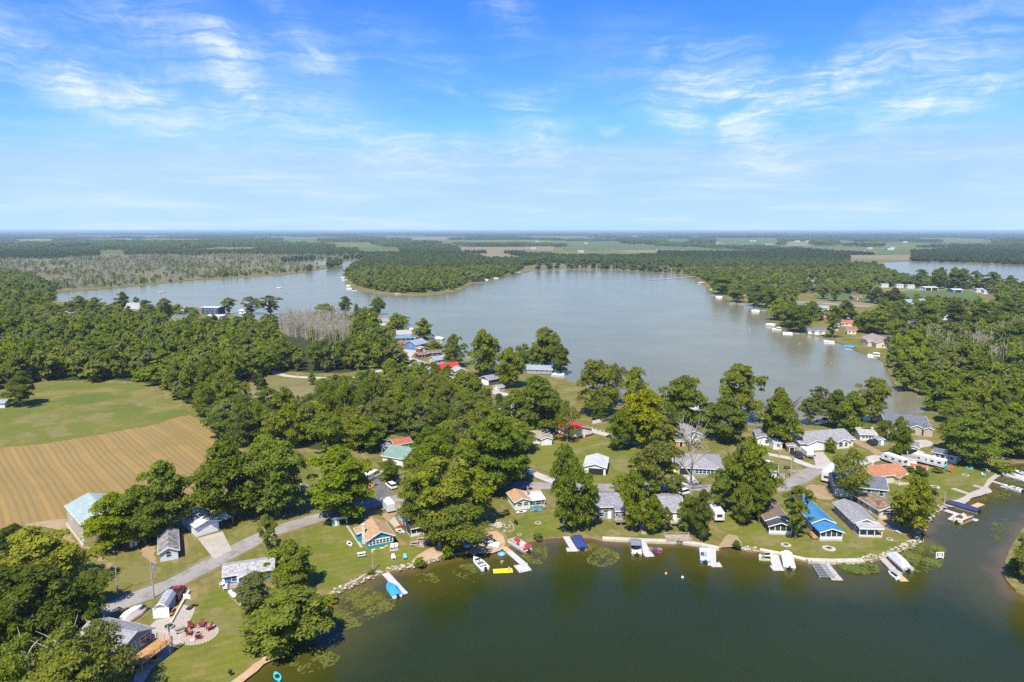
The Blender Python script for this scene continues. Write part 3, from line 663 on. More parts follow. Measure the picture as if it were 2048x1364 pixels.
# kind, base x, base y, top y, crown width in picture px, tint, label
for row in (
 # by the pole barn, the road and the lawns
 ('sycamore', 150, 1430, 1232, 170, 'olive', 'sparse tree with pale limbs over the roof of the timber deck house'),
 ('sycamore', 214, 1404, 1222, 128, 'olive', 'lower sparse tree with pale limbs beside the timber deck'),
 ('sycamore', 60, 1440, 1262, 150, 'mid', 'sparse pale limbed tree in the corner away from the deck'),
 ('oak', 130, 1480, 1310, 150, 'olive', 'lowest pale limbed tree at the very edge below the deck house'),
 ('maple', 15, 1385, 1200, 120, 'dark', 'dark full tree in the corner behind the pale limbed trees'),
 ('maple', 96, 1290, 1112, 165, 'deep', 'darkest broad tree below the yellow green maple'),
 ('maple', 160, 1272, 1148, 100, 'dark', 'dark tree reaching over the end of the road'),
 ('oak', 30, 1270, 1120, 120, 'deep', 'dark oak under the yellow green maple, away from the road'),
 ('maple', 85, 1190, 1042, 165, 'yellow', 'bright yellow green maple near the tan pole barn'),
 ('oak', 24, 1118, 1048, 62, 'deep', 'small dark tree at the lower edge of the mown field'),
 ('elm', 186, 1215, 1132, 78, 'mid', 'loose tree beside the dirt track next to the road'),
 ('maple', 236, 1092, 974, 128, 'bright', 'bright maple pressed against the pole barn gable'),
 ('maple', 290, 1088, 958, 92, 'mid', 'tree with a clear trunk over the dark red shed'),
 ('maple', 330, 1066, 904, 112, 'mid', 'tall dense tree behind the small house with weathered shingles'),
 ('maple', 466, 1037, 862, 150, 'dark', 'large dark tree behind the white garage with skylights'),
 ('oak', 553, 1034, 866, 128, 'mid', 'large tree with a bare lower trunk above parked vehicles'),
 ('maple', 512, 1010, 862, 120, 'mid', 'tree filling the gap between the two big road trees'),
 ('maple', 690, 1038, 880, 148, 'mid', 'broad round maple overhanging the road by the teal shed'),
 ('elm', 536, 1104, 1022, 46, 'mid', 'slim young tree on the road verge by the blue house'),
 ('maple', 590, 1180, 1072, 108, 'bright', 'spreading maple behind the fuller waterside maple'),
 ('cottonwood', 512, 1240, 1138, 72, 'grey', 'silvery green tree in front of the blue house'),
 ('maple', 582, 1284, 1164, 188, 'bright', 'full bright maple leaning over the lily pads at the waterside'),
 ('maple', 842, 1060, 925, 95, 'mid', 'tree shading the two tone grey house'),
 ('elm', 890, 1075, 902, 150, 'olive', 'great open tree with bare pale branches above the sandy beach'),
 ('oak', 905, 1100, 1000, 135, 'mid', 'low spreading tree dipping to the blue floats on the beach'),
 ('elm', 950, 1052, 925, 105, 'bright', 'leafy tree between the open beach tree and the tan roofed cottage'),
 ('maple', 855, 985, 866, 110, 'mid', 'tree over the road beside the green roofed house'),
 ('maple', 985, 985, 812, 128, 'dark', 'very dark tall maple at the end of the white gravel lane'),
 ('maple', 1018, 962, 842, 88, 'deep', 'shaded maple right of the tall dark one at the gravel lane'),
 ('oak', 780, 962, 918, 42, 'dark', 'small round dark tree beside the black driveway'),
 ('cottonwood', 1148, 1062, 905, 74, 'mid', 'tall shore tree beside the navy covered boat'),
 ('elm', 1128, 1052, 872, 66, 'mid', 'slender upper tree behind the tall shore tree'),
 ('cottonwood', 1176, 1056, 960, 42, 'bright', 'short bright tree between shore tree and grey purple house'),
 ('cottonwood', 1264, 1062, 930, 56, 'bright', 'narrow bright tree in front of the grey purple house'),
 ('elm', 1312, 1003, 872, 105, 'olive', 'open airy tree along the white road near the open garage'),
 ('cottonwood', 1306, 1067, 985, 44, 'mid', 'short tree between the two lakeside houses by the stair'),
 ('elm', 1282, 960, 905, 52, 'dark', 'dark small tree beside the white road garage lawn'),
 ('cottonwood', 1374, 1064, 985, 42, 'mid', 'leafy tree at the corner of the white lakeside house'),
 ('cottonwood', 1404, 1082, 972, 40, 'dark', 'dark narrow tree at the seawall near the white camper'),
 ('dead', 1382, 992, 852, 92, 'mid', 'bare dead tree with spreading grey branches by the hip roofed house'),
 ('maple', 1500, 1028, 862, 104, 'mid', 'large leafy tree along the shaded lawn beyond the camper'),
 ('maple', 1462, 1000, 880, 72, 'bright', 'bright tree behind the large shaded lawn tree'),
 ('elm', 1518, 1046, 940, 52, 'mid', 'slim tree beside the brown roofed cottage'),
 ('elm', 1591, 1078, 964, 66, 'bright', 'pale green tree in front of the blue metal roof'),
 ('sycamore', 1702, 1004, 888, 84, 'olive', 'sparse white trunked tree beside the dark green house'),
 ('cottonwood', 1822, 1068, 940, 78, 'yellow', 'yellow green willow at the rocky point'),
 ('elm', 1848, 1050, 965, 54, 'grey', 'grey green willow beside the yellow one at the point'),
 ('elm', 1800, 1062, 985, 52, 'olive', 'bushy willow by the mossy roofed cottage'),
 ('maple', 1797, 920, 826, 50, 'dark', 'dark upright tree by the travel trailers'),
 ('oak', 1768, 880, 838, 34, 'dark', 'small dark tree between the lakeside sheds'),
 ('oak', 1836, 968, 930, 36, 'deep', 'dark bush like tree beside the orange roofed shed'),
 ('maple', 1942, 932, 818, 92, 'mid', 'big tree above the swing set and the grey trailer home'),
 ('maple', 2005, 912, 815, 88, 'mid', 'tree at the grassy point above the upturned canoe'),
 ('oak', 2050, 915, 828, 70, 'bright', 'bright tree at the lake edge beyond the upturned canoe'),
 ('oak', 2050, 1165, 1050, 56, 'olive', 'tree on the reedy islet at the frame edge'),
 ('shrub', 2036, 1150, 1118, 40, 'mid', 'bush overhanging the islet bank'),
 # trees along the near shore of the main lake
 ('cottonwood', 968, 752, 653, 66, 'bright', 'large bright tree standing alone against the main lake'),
 ('maple', 910, 736, 664, 48, 'mid', 'rounded tree beside the red roofed lake house'),
 ('maple', 846, 679, 632, 38, 'mid', 'tree on the bank beside the white and blue house'),
 ('cottonwood', 757, 629, 592, 28, 'dark', 'lone upright tree past the solar roof'),
 ('cottonwood', 691, 627, 590, 26, 'deep', 'lone dark upright tree before the solar roof'),
 ('spruce', 713, 632, 606, 20, 'grey', 'pointed spruce between the two lone upright trees'),
 ('maple', 793, 668, 622, 44, 'bright', 'bright tree behind the white and blue house'),
 ('maple', 870, 705, 678, 34, 'mid', 'small tree beside the blue gabled house'),
 ('cottonwood', 1092, 736, 648, 62, 'olive', 'tall airy tree of the lakeside pair'),
 ('maple', 1122, 748, 682, 50, 'dark', 'dense darker tree of the lakeside pair'),
 ('cottonwood', 1072, 740, 684, 40, 'bright', 'bright low tree in front of the lakeside pair'),
 ('cottonwood', 1020, 775, 690, 58, 'bright', 'bright tree between grey garage and main lake'),
 ('elm', 1048, 742, 682, 36, 'mid', 'thin tree beside the tall airy lakeside tree'),
 ('maple', 1068, 870, 744, 118, 'dark', 'massive dark maple behind the red roofed hall'),
 ('maple', 1100, 846, 752, 58, 'mid', 'maple beside the massive dark one near the red roofed hall'),
 ('sycamore', 1134, 886, 795, 46, 'olive', 'slender tree in front of the red roofed hall'),
 ('oak', 1195, 832, 714, 84, 'olive', 'rounded olive tree on the main lake shore'),
 ('elm', 1228, 812, 718, 50, 'grey', 'leaning grey green tree beside the olive one'),
 ('oak', 1200, 842, 800, 36, 'dark', 'small dark tree by the white picket fence'),
 ('cottonwood', 1270, 830, 728, 56, 'bright', 'tall bright tree in the middle of the lakeshore row'),
 ('cottonwood', 1290, 892, 770, 92, 'yellow', 'yellow green broad tree in front of the lakeshore row'),
 ('maple', 1262, 890, 800, 62, 'mid', 'green tree tucked beside the yellow green broad one'),
 ('elm', 1338, 882, 806, 56, 'dark', 'shaded tree behind the pale blue cottage'),
 ('cottonwood', 1370, 855, 744, 76, 'mid', 'tall spreading lakeside tree above the pale blue cottage'),
 ('maple', 1455, 884, 782, 98, 'mid', 'wide dark green tree behind the bare dead tree'),
 ('oak', 1480, 838, 722, 92, 'olive', 'tallest rounded tree at the lake behind the wide one'),
 ('maple', 1570, 890, 768, 86, 'mid', 'dense tree between white cottage and long ranch house'),
 ('maple', 1658, 852, 772, 66, 'dark', 'dark tree behind the long ranch house ridge'),
 ('maple', 1702, 870, 776, 62, 'mid', 'mid green tree behind the long ranch house end'),
 ('oak', 1742, 846, 748, 62, 'olive', 'olive tree where the lake narrows'),
 ('elm', 1635, 830, 768, 40, 'grey', 'grey green tree at the narrow lake shore'),
 ('cedar', 948, 796, 772, 13, 'deep', 'column cedar west of the silver car'),
 ('cedar', 977, 803, 777, 12, 'deep', 'column cedar between silver car and utility pole'),
 ('cedar', 1000, 815, 786, 14, 'deep', 'column cedar closest to the tan roofed house'),
 ('maple', 892, 752, 728, 26, 'dark', 'small dark tree against the red roof'),
 # left arm of the lake
 ('maple', 246, 618, 580, 27, 'dark', 'dark tree beside the pale steep roofed house'),
 ('elm', 274, 612, 592, 14, 'dark', 'small tree behind the pale steep roofed house'),
 ('oak', 293, 622, 598, 24, 'deep', 'dark tree on the lake arm in front of open water'),
 ('elm', 330, 636, 592, 30, 'olive', 'olive tree beside the lake arm houses'),
 ('elm', 458, 628, 592, 32, 'bright', 'bright tree beside the two storey blue house'),
 ('elm', 503, 628, 590, 46, 'grey', 'rounded airy tree past the two storey blue house'),
 ('elm', 542, 630, 588, 50, 'grey', 'larger airy tree past the two storey blue house'),
 ('oak', 648, 640, 606, 50, 'mid', 'rounded tree before the bare wetland trunks'),
 ('maple', 165, 622, 588, 34, 'mid', 'tree cluster head on the near lake arm bank'),
 ('maple', 190, 628, 592, 32, 'bright', 'brighter tree on the near lake arm bank'),
 # the far bank
 ('oak', 1442, 588, 546, 46, 'mid', 'rounded tree at the tip of the far bank above the red trimmed boat'), ('elm', 1425, 572, 548, 28, 'dark', 'small dark tree by the first far bank boats'),
 ('oak', 1474, 604, 566, 40, 'olive', 'olive tree behind the white covered pontoon of the far bank'), ('maple', 1508, 612, 562, 46, 'dark', 'dense dark tree on the sandy spit'), ('maple', 1538, 616, 568, 40, 'mid', 'tree beside the dense dark one on the sandy spit'),
 ('maple', 1556, 640, 592, 42, 'bright', 'bright tree where the spit joins the far bank'), ('maple', 1580, 655, 600, 50, 'mid', 'leafy tree leaning over far bank boats'), ('oak', 1600, 664, 606, 56, 'dark', 'broad dark tree beside the white far bank house'),
 ('maple', 1628, 640, 598, 40, 'mid', 'tree behind the white far bank house'), ('elm', 1664, 676, 606, 42, 'olive', 'lone olive tree between the white house and the blue covered pontoon'), ('maple', 1690, 640, 596, 40, 'dark', 'dark tree inland of the blue covered pontoon'),
 ('maple', 1754, 668, 612, 52, 'mid', 'tree behind the cream house with the brown roof'), ('oak', 1726, 664, 630, 40, 'dark', 'small dark tree beside the cream house'), ('elm', 1800, 700, 640, 60, 'olive', 'airy tree right behind the cream house gable'),
 ('maple', 1792, 660, 604, 46, 'dark', 'dark tree inland of the airy one behind the cream house'), ('maple', 1822, 720, 655, 58, 'bright', 'bright tree at the wood edge past the cream house'), ('oak', 1850, 660, 598, 52, 'mid', 'rounded tree before the grey barns'),
 ('elm', 1646, 598, 570, 28, 'mid', 'tree at the bend of the far lane'), ('elm', 1670, 603, 570, 30, 'olive', 'olive tree on the dry strip'), ('maple', 1750, 606, 572, 44, 'deep', 'dark tree in front of the white boat shed by the reed field'), ('maple', 1785, 612, 572, 42, 'deep', 'darkest tree east of the white boat shed by the reed field'),
 ('cottonwood', 1878, 578, 532, 34, 'dark', 'first tall tree against the far lake'), ('cottonwood', 1908, 576, 532, 34, 'mid', 'second tall tree against the far lake'), ('cottonwood', 1925, 578, 534, 30, 'dark', 'third tall tree against the far lake'), ('elm', 1950, 576, 538, 28, 'mid', 'slender tree in the gap of the far lake row'),
 ('maple', 1985, 580, 540, 40, 'dark', 'broad tree in the far lake row'), ('maple', 2020, 582, 548, 30, 'dark', 'last low tree of the far lake row'), ('cottonwood', 1840, 572, 536, 30, 'dark', 'tall tree at the west end of the far lake row'),
 ('maple', 2040, 700, 636, 60, 'dark', 'dark shaded tree at the frame edge above the wood'), ('maple', 1960, 660, 600, 60, 'deep', 'deep shaded tree of the dark grove by the marina'), ('maple', 2010, 655, 596, 60, 'deep', 'deep shaded tree at the end of the dark grove'), ('maple', 1910, 650, 596, 50, 'deep', 'deep shaded tree beginning the dark grove'),
 # loose trees of the neck
 ('cottonwood', 1240, 900, 815, 50, 'mid', 'tall loose tree by the end of the white board fence'), ('elm', 1330, 905, 830, 52, 'olive', 'airy tree over the tan gabled cottage'), ('cottonwood', 1352, 842, 775, 44, 'bright', 'bright tree at the lake between olive and spreading trees'),
 ('elm', 1420, 858, 800, 56, 'dark', 'dark tree at the lake behind the pale blue cottage'), ('maple', 1546, 880, 800, 56, 'bright', 'bright tree pressed against the dense shore tree'), ('elm', 1618, 850, 790, 44, 'mid', 'tree behind the lake lawn west of the ranch house'),
 ('elm', 1440, 1030, 930, 50, 'mid', 'slender tree on the lawn beside the small camper'), ('cottonwood', 1484, 1050, 960, 40, 'olive', 'narrow tree between camper lawn and brown cottage'), ('elm', 1238, 1005, 945, 40, 'bright', 'bright sapling on the verge above the purple grey house'),
 ('elm', 1350, 1010, 940, 44, 'olive', 'thin tree on the verge above the white lakeside house'), ('maple', 1040, 905, 838, 70, 'mid', 'tree behind the taupe roofed white house'),
 ('maple', 1030, 960, 890, 60, 'mid', 'tree at the bend of the gravel lane'), ('elm', 965, 980, 900, 76, 'mid', 'tree closing the road beyond the open beach tree'), ('maple', 930, 985, 868, 90, 'bright', 'bright tree above the road behind the open beach tree'),
 ('oak', 870, 940, 850, 84, 'dark', 'dark tree behind the green roofed house'), ('elm', 742, 905, 838, 70, 'mid', 'tree west of the rust red roofed shed'), ('maple', 800, 730, 690, 40, 'bright', 'bright tree at the first bend of the lake lane'),
 ('maple', 880, 765, 738, 44, 'mid', 'low tree before the red roofed lake house'), ('elm', 915, 782, 750, 44, 'bright', 'bright tree between red roof and cedars'), ('maple', 805, 650, 630, 30, 'mid', 'small tree at the bank beside the white and blue house'),
 ('elm', 735, 660, 636, 34, 'bright', 'bright tree below the solar roof'), ('elm', 690, 655, 626, 34, 'bright', 'bright tree next to the bare wetland trunks'), ('spruce', 846, 742, 722, 16, 'mid', 'spruce at the charcoal roofed garage'),
 ('elm', 1330, 1064, 1010, 30, 'olive', 'small tree before the white lakeside house windows'), ('maple', 1660, 905, 872, 22, 'mid', 'small tree on the ranch house lawn'), ('cottonwood', 1905, 905, 830, 60, 'mid', 'tree behind the pale blue mobile home'),
 # meadow edge
 ('maple', 34, 812, 737, 66, 'dark', 'round dark tree at the meadow by the white outbuilding'),
 ('spruce', 524, 786, 745, 30, 'deep', 'dark spruce on the dry lawn'),
 ('elm', 492, 792, 760, 24, 'bright', 'young pale tree on the dry lawn'),
 ('oak', 512, 770, 745, 18, 'plum', 'purple leaved tree by the dark spruce'),
 ('cottonwood', 625, 770, 742, 14, 'mid', 'small tree beside the gravel lane on the dry lawn'),
 ('maple', 430, 775, 700, 60, 'gold', 'small golden crowned tree standing out of the wood') if False else ('elm', 366, 735, 695, 12, 'gold', 'golden yellow crown standing out of the wood'),
):
    tree_px(*row)
for x, yb, yt, w, tint, lab in ((742, 1150, 1139, 16, 'mid', 'low bush among the shore stones below the lawn'), (664, 1202, 1188, 24, 'yellow', 'weedy bush at the shore stones near the lily pads'),
    (893, 1116, 1090, 22, 'bright', 'leafy bush beside the sandy patio at the shore'), (840, 1134, 1116, 22, 'olive', 'olive bush on the stone bank below the sandy patio'),
    (1474, 1098, 1081, 16, 'dark', 'dark bush beside the dirt cove'), (1820, 945, 932, 16, 'dark', 'round bush beside the orange roofed shed'),
    (1874, 945, 934, 20, 'mid', 'rounded bush in front of the long white trailer'), (1649, 897, 887, 7, 'deep', 'clipped bush by the ranch house entrance'),
    (1658, 902, 888, 7, 'deep', 'twin clipped bush by the ranch house entrance'), (1688, 893, 884, 8, 'mid', 'bush at the ranch house corner'),
    (1012, 1030, 1018, 14, 'dark', 'small dark bush on the lawn of the tan roofed cottage'), (476, 780, 770, 8, 'dark', 'round bush on the dry lawn'),
    (500, 800, 788, 8, 'yellow', 'yellow bush beside the half hidden house'), (1076, 1078, 1066, 20, 'mid', 'bush on the bank beside the red pontoon'),
    (596, 800, 790, 6, 'dark', 'tiny dark bush at the dry lawn edge'), (2005, 948, 925, 34, 'mid', 'waterside brush at the end of the pale walk')):
    tree_px('shrub', x, yb, yt, w, tint, lab)
# ------------------------------------------------------------------ paint and cover
def paint(k, c, rough=.55, **kw): return mat(k, tuple(v * .94 for v in c), tuple(min(1, v * 1.05 + .004) for v in c), kw.pop('scale', 1.2), rough, **kw)
WALLC = {'white': (.66, .655, .63), 'cream': (.62, .55, .4), 'tan': (.42, .36, .29), 'paleblue': (.56, .63, .68), 'blue': (.09, .2, .46), 'teal': (.03, .26, .35), 'red': (.3, .035, .03), 'darkred': (.14, .03, .03),
         'grey': (.3, .31, .32), 'lightgrey': (.46, .46, .45), 'darkgrey': (.13, .14, .15), 'slate': (.24, .25, .29), 'green': (.04, .11, .07), 'sage': (.22, .27, .24), 'brown': (.2, .12, .07), 'navy': (.05, .07, .14), 'bluegrey': (.2, .3, .38), 'orange': (.5, .25, .08)}
def wall_m(k): return mat('siding_' + k, tuple(v * .93 for v in WALLC[k]), tuple(min(.82, v * 1.05) for v in WALLC[k]), .7, .7, stripe=('z', .24, .16))
ROOFC = {'grey': (.25, .24, .245), 'lightgrey': (.33, .315, .305), 'purple': (.22, .21, .24), 'tan': (.38, .235, .13), 'brown': (.17, .12, .09), 'mossy': (.19, .13, .085), 'dark': (.055, .06, .07), 'slate': (.12, .13, .15), 'weathered': (.2, .185, .18), 'taupe': (.27, .22, .185), 'bluegrey': (.24, .28, .34)}
METALC = {'whitemetal': (.52, .52, .51), 'tealmetal': (.33, .4, .365), 'redmetal': (.55, .04, .028), 'bluemetal': (.055, .21, .42), 'orangemetal': (.42, .18, .085), 'greenmetal': (.2, .29, .22), 'galv': (.42, .43, .44), 'rustmetal': (.4, .13, .07)}
def roof_m(k):
    if k in METALC: c = METALC[k]; return mat('roof_' + k, tuple(v * .82 for v in c), tuple(min(.8, v * 1.06) for v in c), .5, .45, (.3, .75), stripe=('x', .62, .25), spec=.4, speck=.1)
    c = ROOFC[k]; d = k in ('mossy', 'weathered')
    return mat('roof_' + k, tuple(v * (.6 if d else .76) for v in c), tuple(v * (1.5 if d else 1.2) for v in c), .8 if d else 1.6, .92, (.35, .62), stripe=('z', .16, .22), speck=.7 if d else .12)
M_WHITE = paint('white_trim', (.76, .76, .74)); M_GLASS = mat('window_glass', (.02, .025, .03), (.035, .045, .055), .5, .08, spec=.6)
M_DARK = paint('dark_opening', (.018, .018, .018), .9); M_WOOD = mat('weathered_wood', (.26, .21, .16), (.4, .34, .27), 1.5, .9, stripe=('x', .2, .3))  # dark_opening: shade inside doorways and cockpits put into a flat dark colour
M_DECK = mat('cedar_deck', (.36, .19, .07), (.5, .28, .12), 1.5, .8, stripe=('x', .2, .3)); M_BLACK = paint('black_rubber', (.02, .02, .02), .8)
M_STEEL = mat('bare_aluminium', (.42, .43, .44), (.56, .57, .58), 2, .35, metal=.6); M_SCREEN = paint('porch_screen', (.045, .045, .05), .7)
M_CEM = mat('cement', (.4, .37, .33), (.52, .49, .44), 1, .9); M_POLE = mat('grey_pole_wood', (.3, .26, .21), (.42, .38, .32), 1.5, .95)
M_CHROME = mat('wheel_rim', (.5, .5, .5), (.6, .6, .6), 2, .3, metal=.8); M_LAMP = paint('lamp_glass', (.8, .8, .75), .2); M_TAIL = paint('tail_lamp', (.45, .02, .02), .3)
_cache = {}
def shared(key, fn):
    if key not in _cache: _cache[key] = fn()
    return _cache[key]
# ------------------------------------------------------------------ houses
def chevron(S, h, p, ov, t, gam=False):
    hr = h + p * S / 2
    lo = [(-ov, h - ov * p), (S / 2, hr), (S + ov, h - ov * p)]
    if gam: lo = [(-.12, h - .1), (S * .16, h + S * .27), (S / 2, h + S * .42), (S * .84, h + S * .27), (S + .12, h - .1)]
    return lo + [(a, b + t) for a, b in reversed(lo)]
def body(root, x0, y0, x1, y1, h, ridge, p, wall, roof, ov=.42, trim=M_WHITE, kind='gable', z0=-.05):
    W = MB(); Rf = MB(); T = MB()
    sx, sy = x1 - x0, y1 - y0
    put = (lambda u, s, z: (x0 + s, y0 + u, z)) if ridge == 'x' else (lambda u, s, z: (x0 + u, y0 + s, z))
    S, Ln = (sy, sx) if ridge == 'x' else (sx, sy)
    if kind in ('gable', 'gambrel'):
        g = kind == 'gambrel'
        prof = [(0, z0), (S, z0), (S, h)] + ([(S * .84, h + S * .27), (S / 2, h + S * .42), (S * .16, h + S * .27)] if g else [(S / 2, h + p * S / 2)]) + [(0, h)]
        W.prism([put(u, 0, z) for u, z in prof], [put(u, Ln, z) for u, z in prof])
        ch = chevron(S, h + .02, p, ov, .13, g)
        Rf.prism([put(u, -ov, z) for u, z in ch], [put(u, Ln + ov, z) for u, z in ch])
        fa = chevron(S, h - .1, p, ov + .005, .245, g)
        for s in (-ov - .05, Ln + ov + .004): T.prism([put(u, s, z) for u, z in fa], [put(u, s + .046, z) for u, z in fa])
        if not g:
            for u in (-ov - .05, S + ov + .006):
                zz = h + .02 - ov * p; a, b = put(u, -ov, zz - .08), put(u + .044, Ln + ov, zz + .12)
                T.box(min(a[0], b[0]), min(a[1], b[1]), a[2], max(a[0], b[0]), max(a[1], b[1]), b[2])
    elif kind == 'hip':
        W.box(x0, y0, z0, x1, y1, h)
        e = h + .02 - ov * p; hr = h + .02 + p * S / 2; k = S / 2
        E = [put(-ov, -ov, e), put(-ov, Ln + ov, e), put(S + ov, Ln + ov, e), put(S + ov, -ov, e)]
        a, b = put(S / 2, k, hr), put(S / 2, Ln - k, hr)
        Rf.add(E + [a, b], [(0, 1, 5, 4), (1, 2, 5), (2, 3, 4, 5), (3, 0, 4), (3, 2, 1, 0)])
        for i in range(4):
            q, r = E[i], E[(i + 1) % 4]
            T.box(min(q[0], r[0]) - .03, min(q[1], r[1]) - .03, e - .16, max(q[0], r[0]) + .03, max(q[1], r[1]) + .03, e - .006)
    else:                                        # one slope, high at the far side
        hi = h + p * sy
        W.prism([(x0, y0, z0), (x0, y1, z0), (x0, y1, hi), (x0, y0, h)], [(x1, y0, z0), (x1, y1, z0), (x1, y1, hi), (x1, y0, h)])
        q = [(y0 - ov, h + .02 - ov * p), (y1 + .1, hi + .02 + .1 * p), (y1 + .1, hi + .15 + .1 * p), (y0 - ov, h + .15 - ov * p)]
        Rf.prism([(x0 - ov * .7, a, b) for a, b in q], [(x1 + ov * .7, a, b) for a, b in q])
        T.box(x0 - ov * .7, y0 - ov - .05, h - ov * p - .1, x1 + ov * .7, y0 - ov - .004, h - ov * p + .16)
    W.build('wall', wall, root); r = Rf.build('roof', roof, root)
    if trim: T.build('trim', trim, r)
    return r
def win_mesh(w, h):
    p = MB().box(-w / 2, -.03, 0, w / 2, .04, h).mesh('window', M_GLASS)
    f = MB(); t = .11
    f.box(-w / 2 - t, -.07, -t, w / 2 + t, .03, 0); f.box(-w / 2 - t, -.07, h, w / 2 + t, .03, h + t)
    for x in (-w / 2 - t, w / 2): f.box(x, -.066, 0, x + t, .03, h)
    if w > 1.5: f.box(-.045, -.06, 0, .045, .02, h)
    f.box(-w / 2, -.055, h / 2 - .03, w / 2, .015, h / 2 + .03)
    return p, f.mesh('frame', M_WHITE)
def garage_mesh(w, h, c):
    b = MB()
    for i in range(4): b.box(-w / 2, -.035, h * i / 4 + .015, w / 2, .03, h * (i + 1) / 4 - .015)
    b.box(-w / 2, -.012, 0, w / 2, .028, h)
    f = MB(); f.box(-w / 2 - .14, -.06, 0, -w / 2, .03, h + .14); f.box(w / 2, -.06, 0, w / 2 + .14, .03, h + .14); f.box(-w / 2, -.058, h, w / 2, .03, h + .14)
    return b.mesh('garage_door', c), f.mesh('frame', M_WHITE)
def fit(root, side, kind, u, z, w, h, dim, col=None):
    L, D = dim[2:]; x0, y0 = dim[:2]
    if side == 'F': loc, rz = (x0 + u * L, y0, z), 0
    elif side == 'K': loc, rz = (x0 + u * L, y0 + D, z), math.pi
    elif side == 'L': loc, rz = (x0, y0 + u * D, z), -math.pi / 2
    else: loc, rz = (x0 + L, y0 + u * D, z), math.pi / 2
    if kind == 'w': ms, nm = shared(('w', w, h), lambda: win_mesh(w, h)), 'window'
    elif kind == 'g': ms, nm = shared(('g', w, h), lambda: garage_mesh(w, h, M_WHITE)), 'garage_door'
    elif kind == 'o': ms, nm = (shared(('o', w, h), lambda: MB().box(-w / 2, -.012, 0, w / 2, .03, h).mesh('doorway', M_DARK)), shared(('of', w, h), lambda: garage_mesh(w, h, M_WHITE)[1])), 'doorway'
    else:
        m = col or M_WHITE
        ms, nm = (shared(('d', w, h, m.name), lambda: MB().box(-w / 2, -.04, 0, w / 2, .03, h).box(-w * .28, -.052, h * .55, w * .28, -.03, h * .88).mesh('door', m)), shared(('k', 1), lambda: MB().ball((.33, -.07, 1), .05).mesh('handle', M_STEEL))), 'door'
    o = link(nm, ms[0], root); o.location = loc; o.rotation_euler = (0, 0, rz)
    if ms[1]: link('handle' if kind == 'd' else 'frame', ms[1], o)
    return o
def w(side, u, z=.95, ww=1.1, h=1.15): return (side, 'w', u, z, ww, h)
def row(side, n, z=.95, ww=1.0, h=1.1, a=.1, b=.9): return [w(side, a + (b - a) * (i + .5) / n, z, ww, h) for i in range(n)]
def d(side, u, z=.05, ww=.95, h=2.0): return (side, 'd', u, z, ww, h)
def gd(side, u, ww=4.6, h=2.1): return (side, 'g', u, 0, ww, h)
def od(side, u, ww=4.2, h=2.1): return (side, 'o', u, 0, ww, h)
FOOT = []       # ground under buildings: (x, y, radius)
def house(name, label, A, B, D, h, ridge, p, wall, roof, feats=(), z=0, kind='gable', main=(0, 0, 1, 1), wings=(), cat='house', ov=.42, group=None, vents=0):
    a, b = P(*A, z), P(*B, z); a.z = b.z = 0
    v = b - a; L = v.length; ux = v / L; uy = Vector((-ux.y, ux.x, 0))
    if not isinstance(D, (int, float)): D = max(2.0, (P(*D, z) - a).dot(uy))
    t = thing(name, label, cat, a, math.atan2(ux.y, ux.x), group)
    m = (main[0] * L, main[1] * D, main[2] * L, main[3] * D)
    r = body(t, *m, h, ridge, p, wall_m(wall), roof_m(roof), ov, kind=kind)
    for (x0, y0, x1, y1, wh, wr, wp, wk, ww, wroof) in wings:
        X0, X1 = x0 * L, x1 * L; Y0 = y0 * D if abs(y0) <= 1 else y0; Y1 = y1 * D if abs(y1) <= 1 else y1
        body(t, X0, Y0, X1, Y1, wh, wr, wp, wall_m(ww), roof_m(wroof), .3, kind=wk)
    for f in feats:
        for q in (f if isinstance(f, list) else [f]): fit(t, *q, (m[0], m[1], m[2] - m[0], m[3] - m[1]))
    for i in range(vents):
        x = m[0] + (m[2] - m[0]) * (.3 + .35 * i); y = m[1] + (m[3] - m[1]) * .38
        if ridge == 'x': MB().tube((x, y, h + p * (y - m[1]) - .05), (x, y, h + p * (y - m[1]) + .55), .09).build('vent_pipe', M_STEEL, r)
        else: MB().tube((m[0] + (m[2] - m[0]) * .4, y, h + .2), (m[0] + (m[2] - m[0]) * .4, y, h + p * (m[2] - m[0]) * .4 + .5), .09).build('vent_pipe', M_STEEL, r)
    c = a + ux * L / 2 + uy * D / 2
    FOOT.append((c.x, c.y, math.hypot(L, D) / 2))
    t['dim'] = [L, D]
    return t, L, D
def deck(t, x0, y0, x1, y1, z, m=None, rail=True, sides='FLR', railm=None):
    m = m or M_WOOD; dk = MB().box(x0, y0, z - .16, x1, y1, z).build('deck', m, t)
    for x in (x0 + .1, (x0 + x1) / 2, x1 - .1):
        MB().box(x - .07, y0 + .03, -.05, x + .07, y0 + .17, z - .163).build('post', m, dk)
    if rail:
        for sd, (p0, p1) in {'F': ((x0, y0), (x1, y0)), 'L': ((x0, y0 + .08), (x0, y1)), 'R': ((x1, y0 + .08), (x1, y1))}.items():
            if sd not in sides: continue
            b = MB(); p0 = Vector((*p0, z + .003)); p1 = Vector((*p1, z + .003)); n = max(2, int((p1 - p0).length / 1.2))
            for i in range(n + 1): q = p0.lerp(p1, i / n); b.tube(q, q + Vector((0, 0, .95)), .05, n=4)
            for hh in (.35, .65, .97): b.tube(p0 + Vector((0, 0, hh)), p1 + Vector((0, 0, hh)), .045, n=4)
            b.build('railing', railm or m, dk)
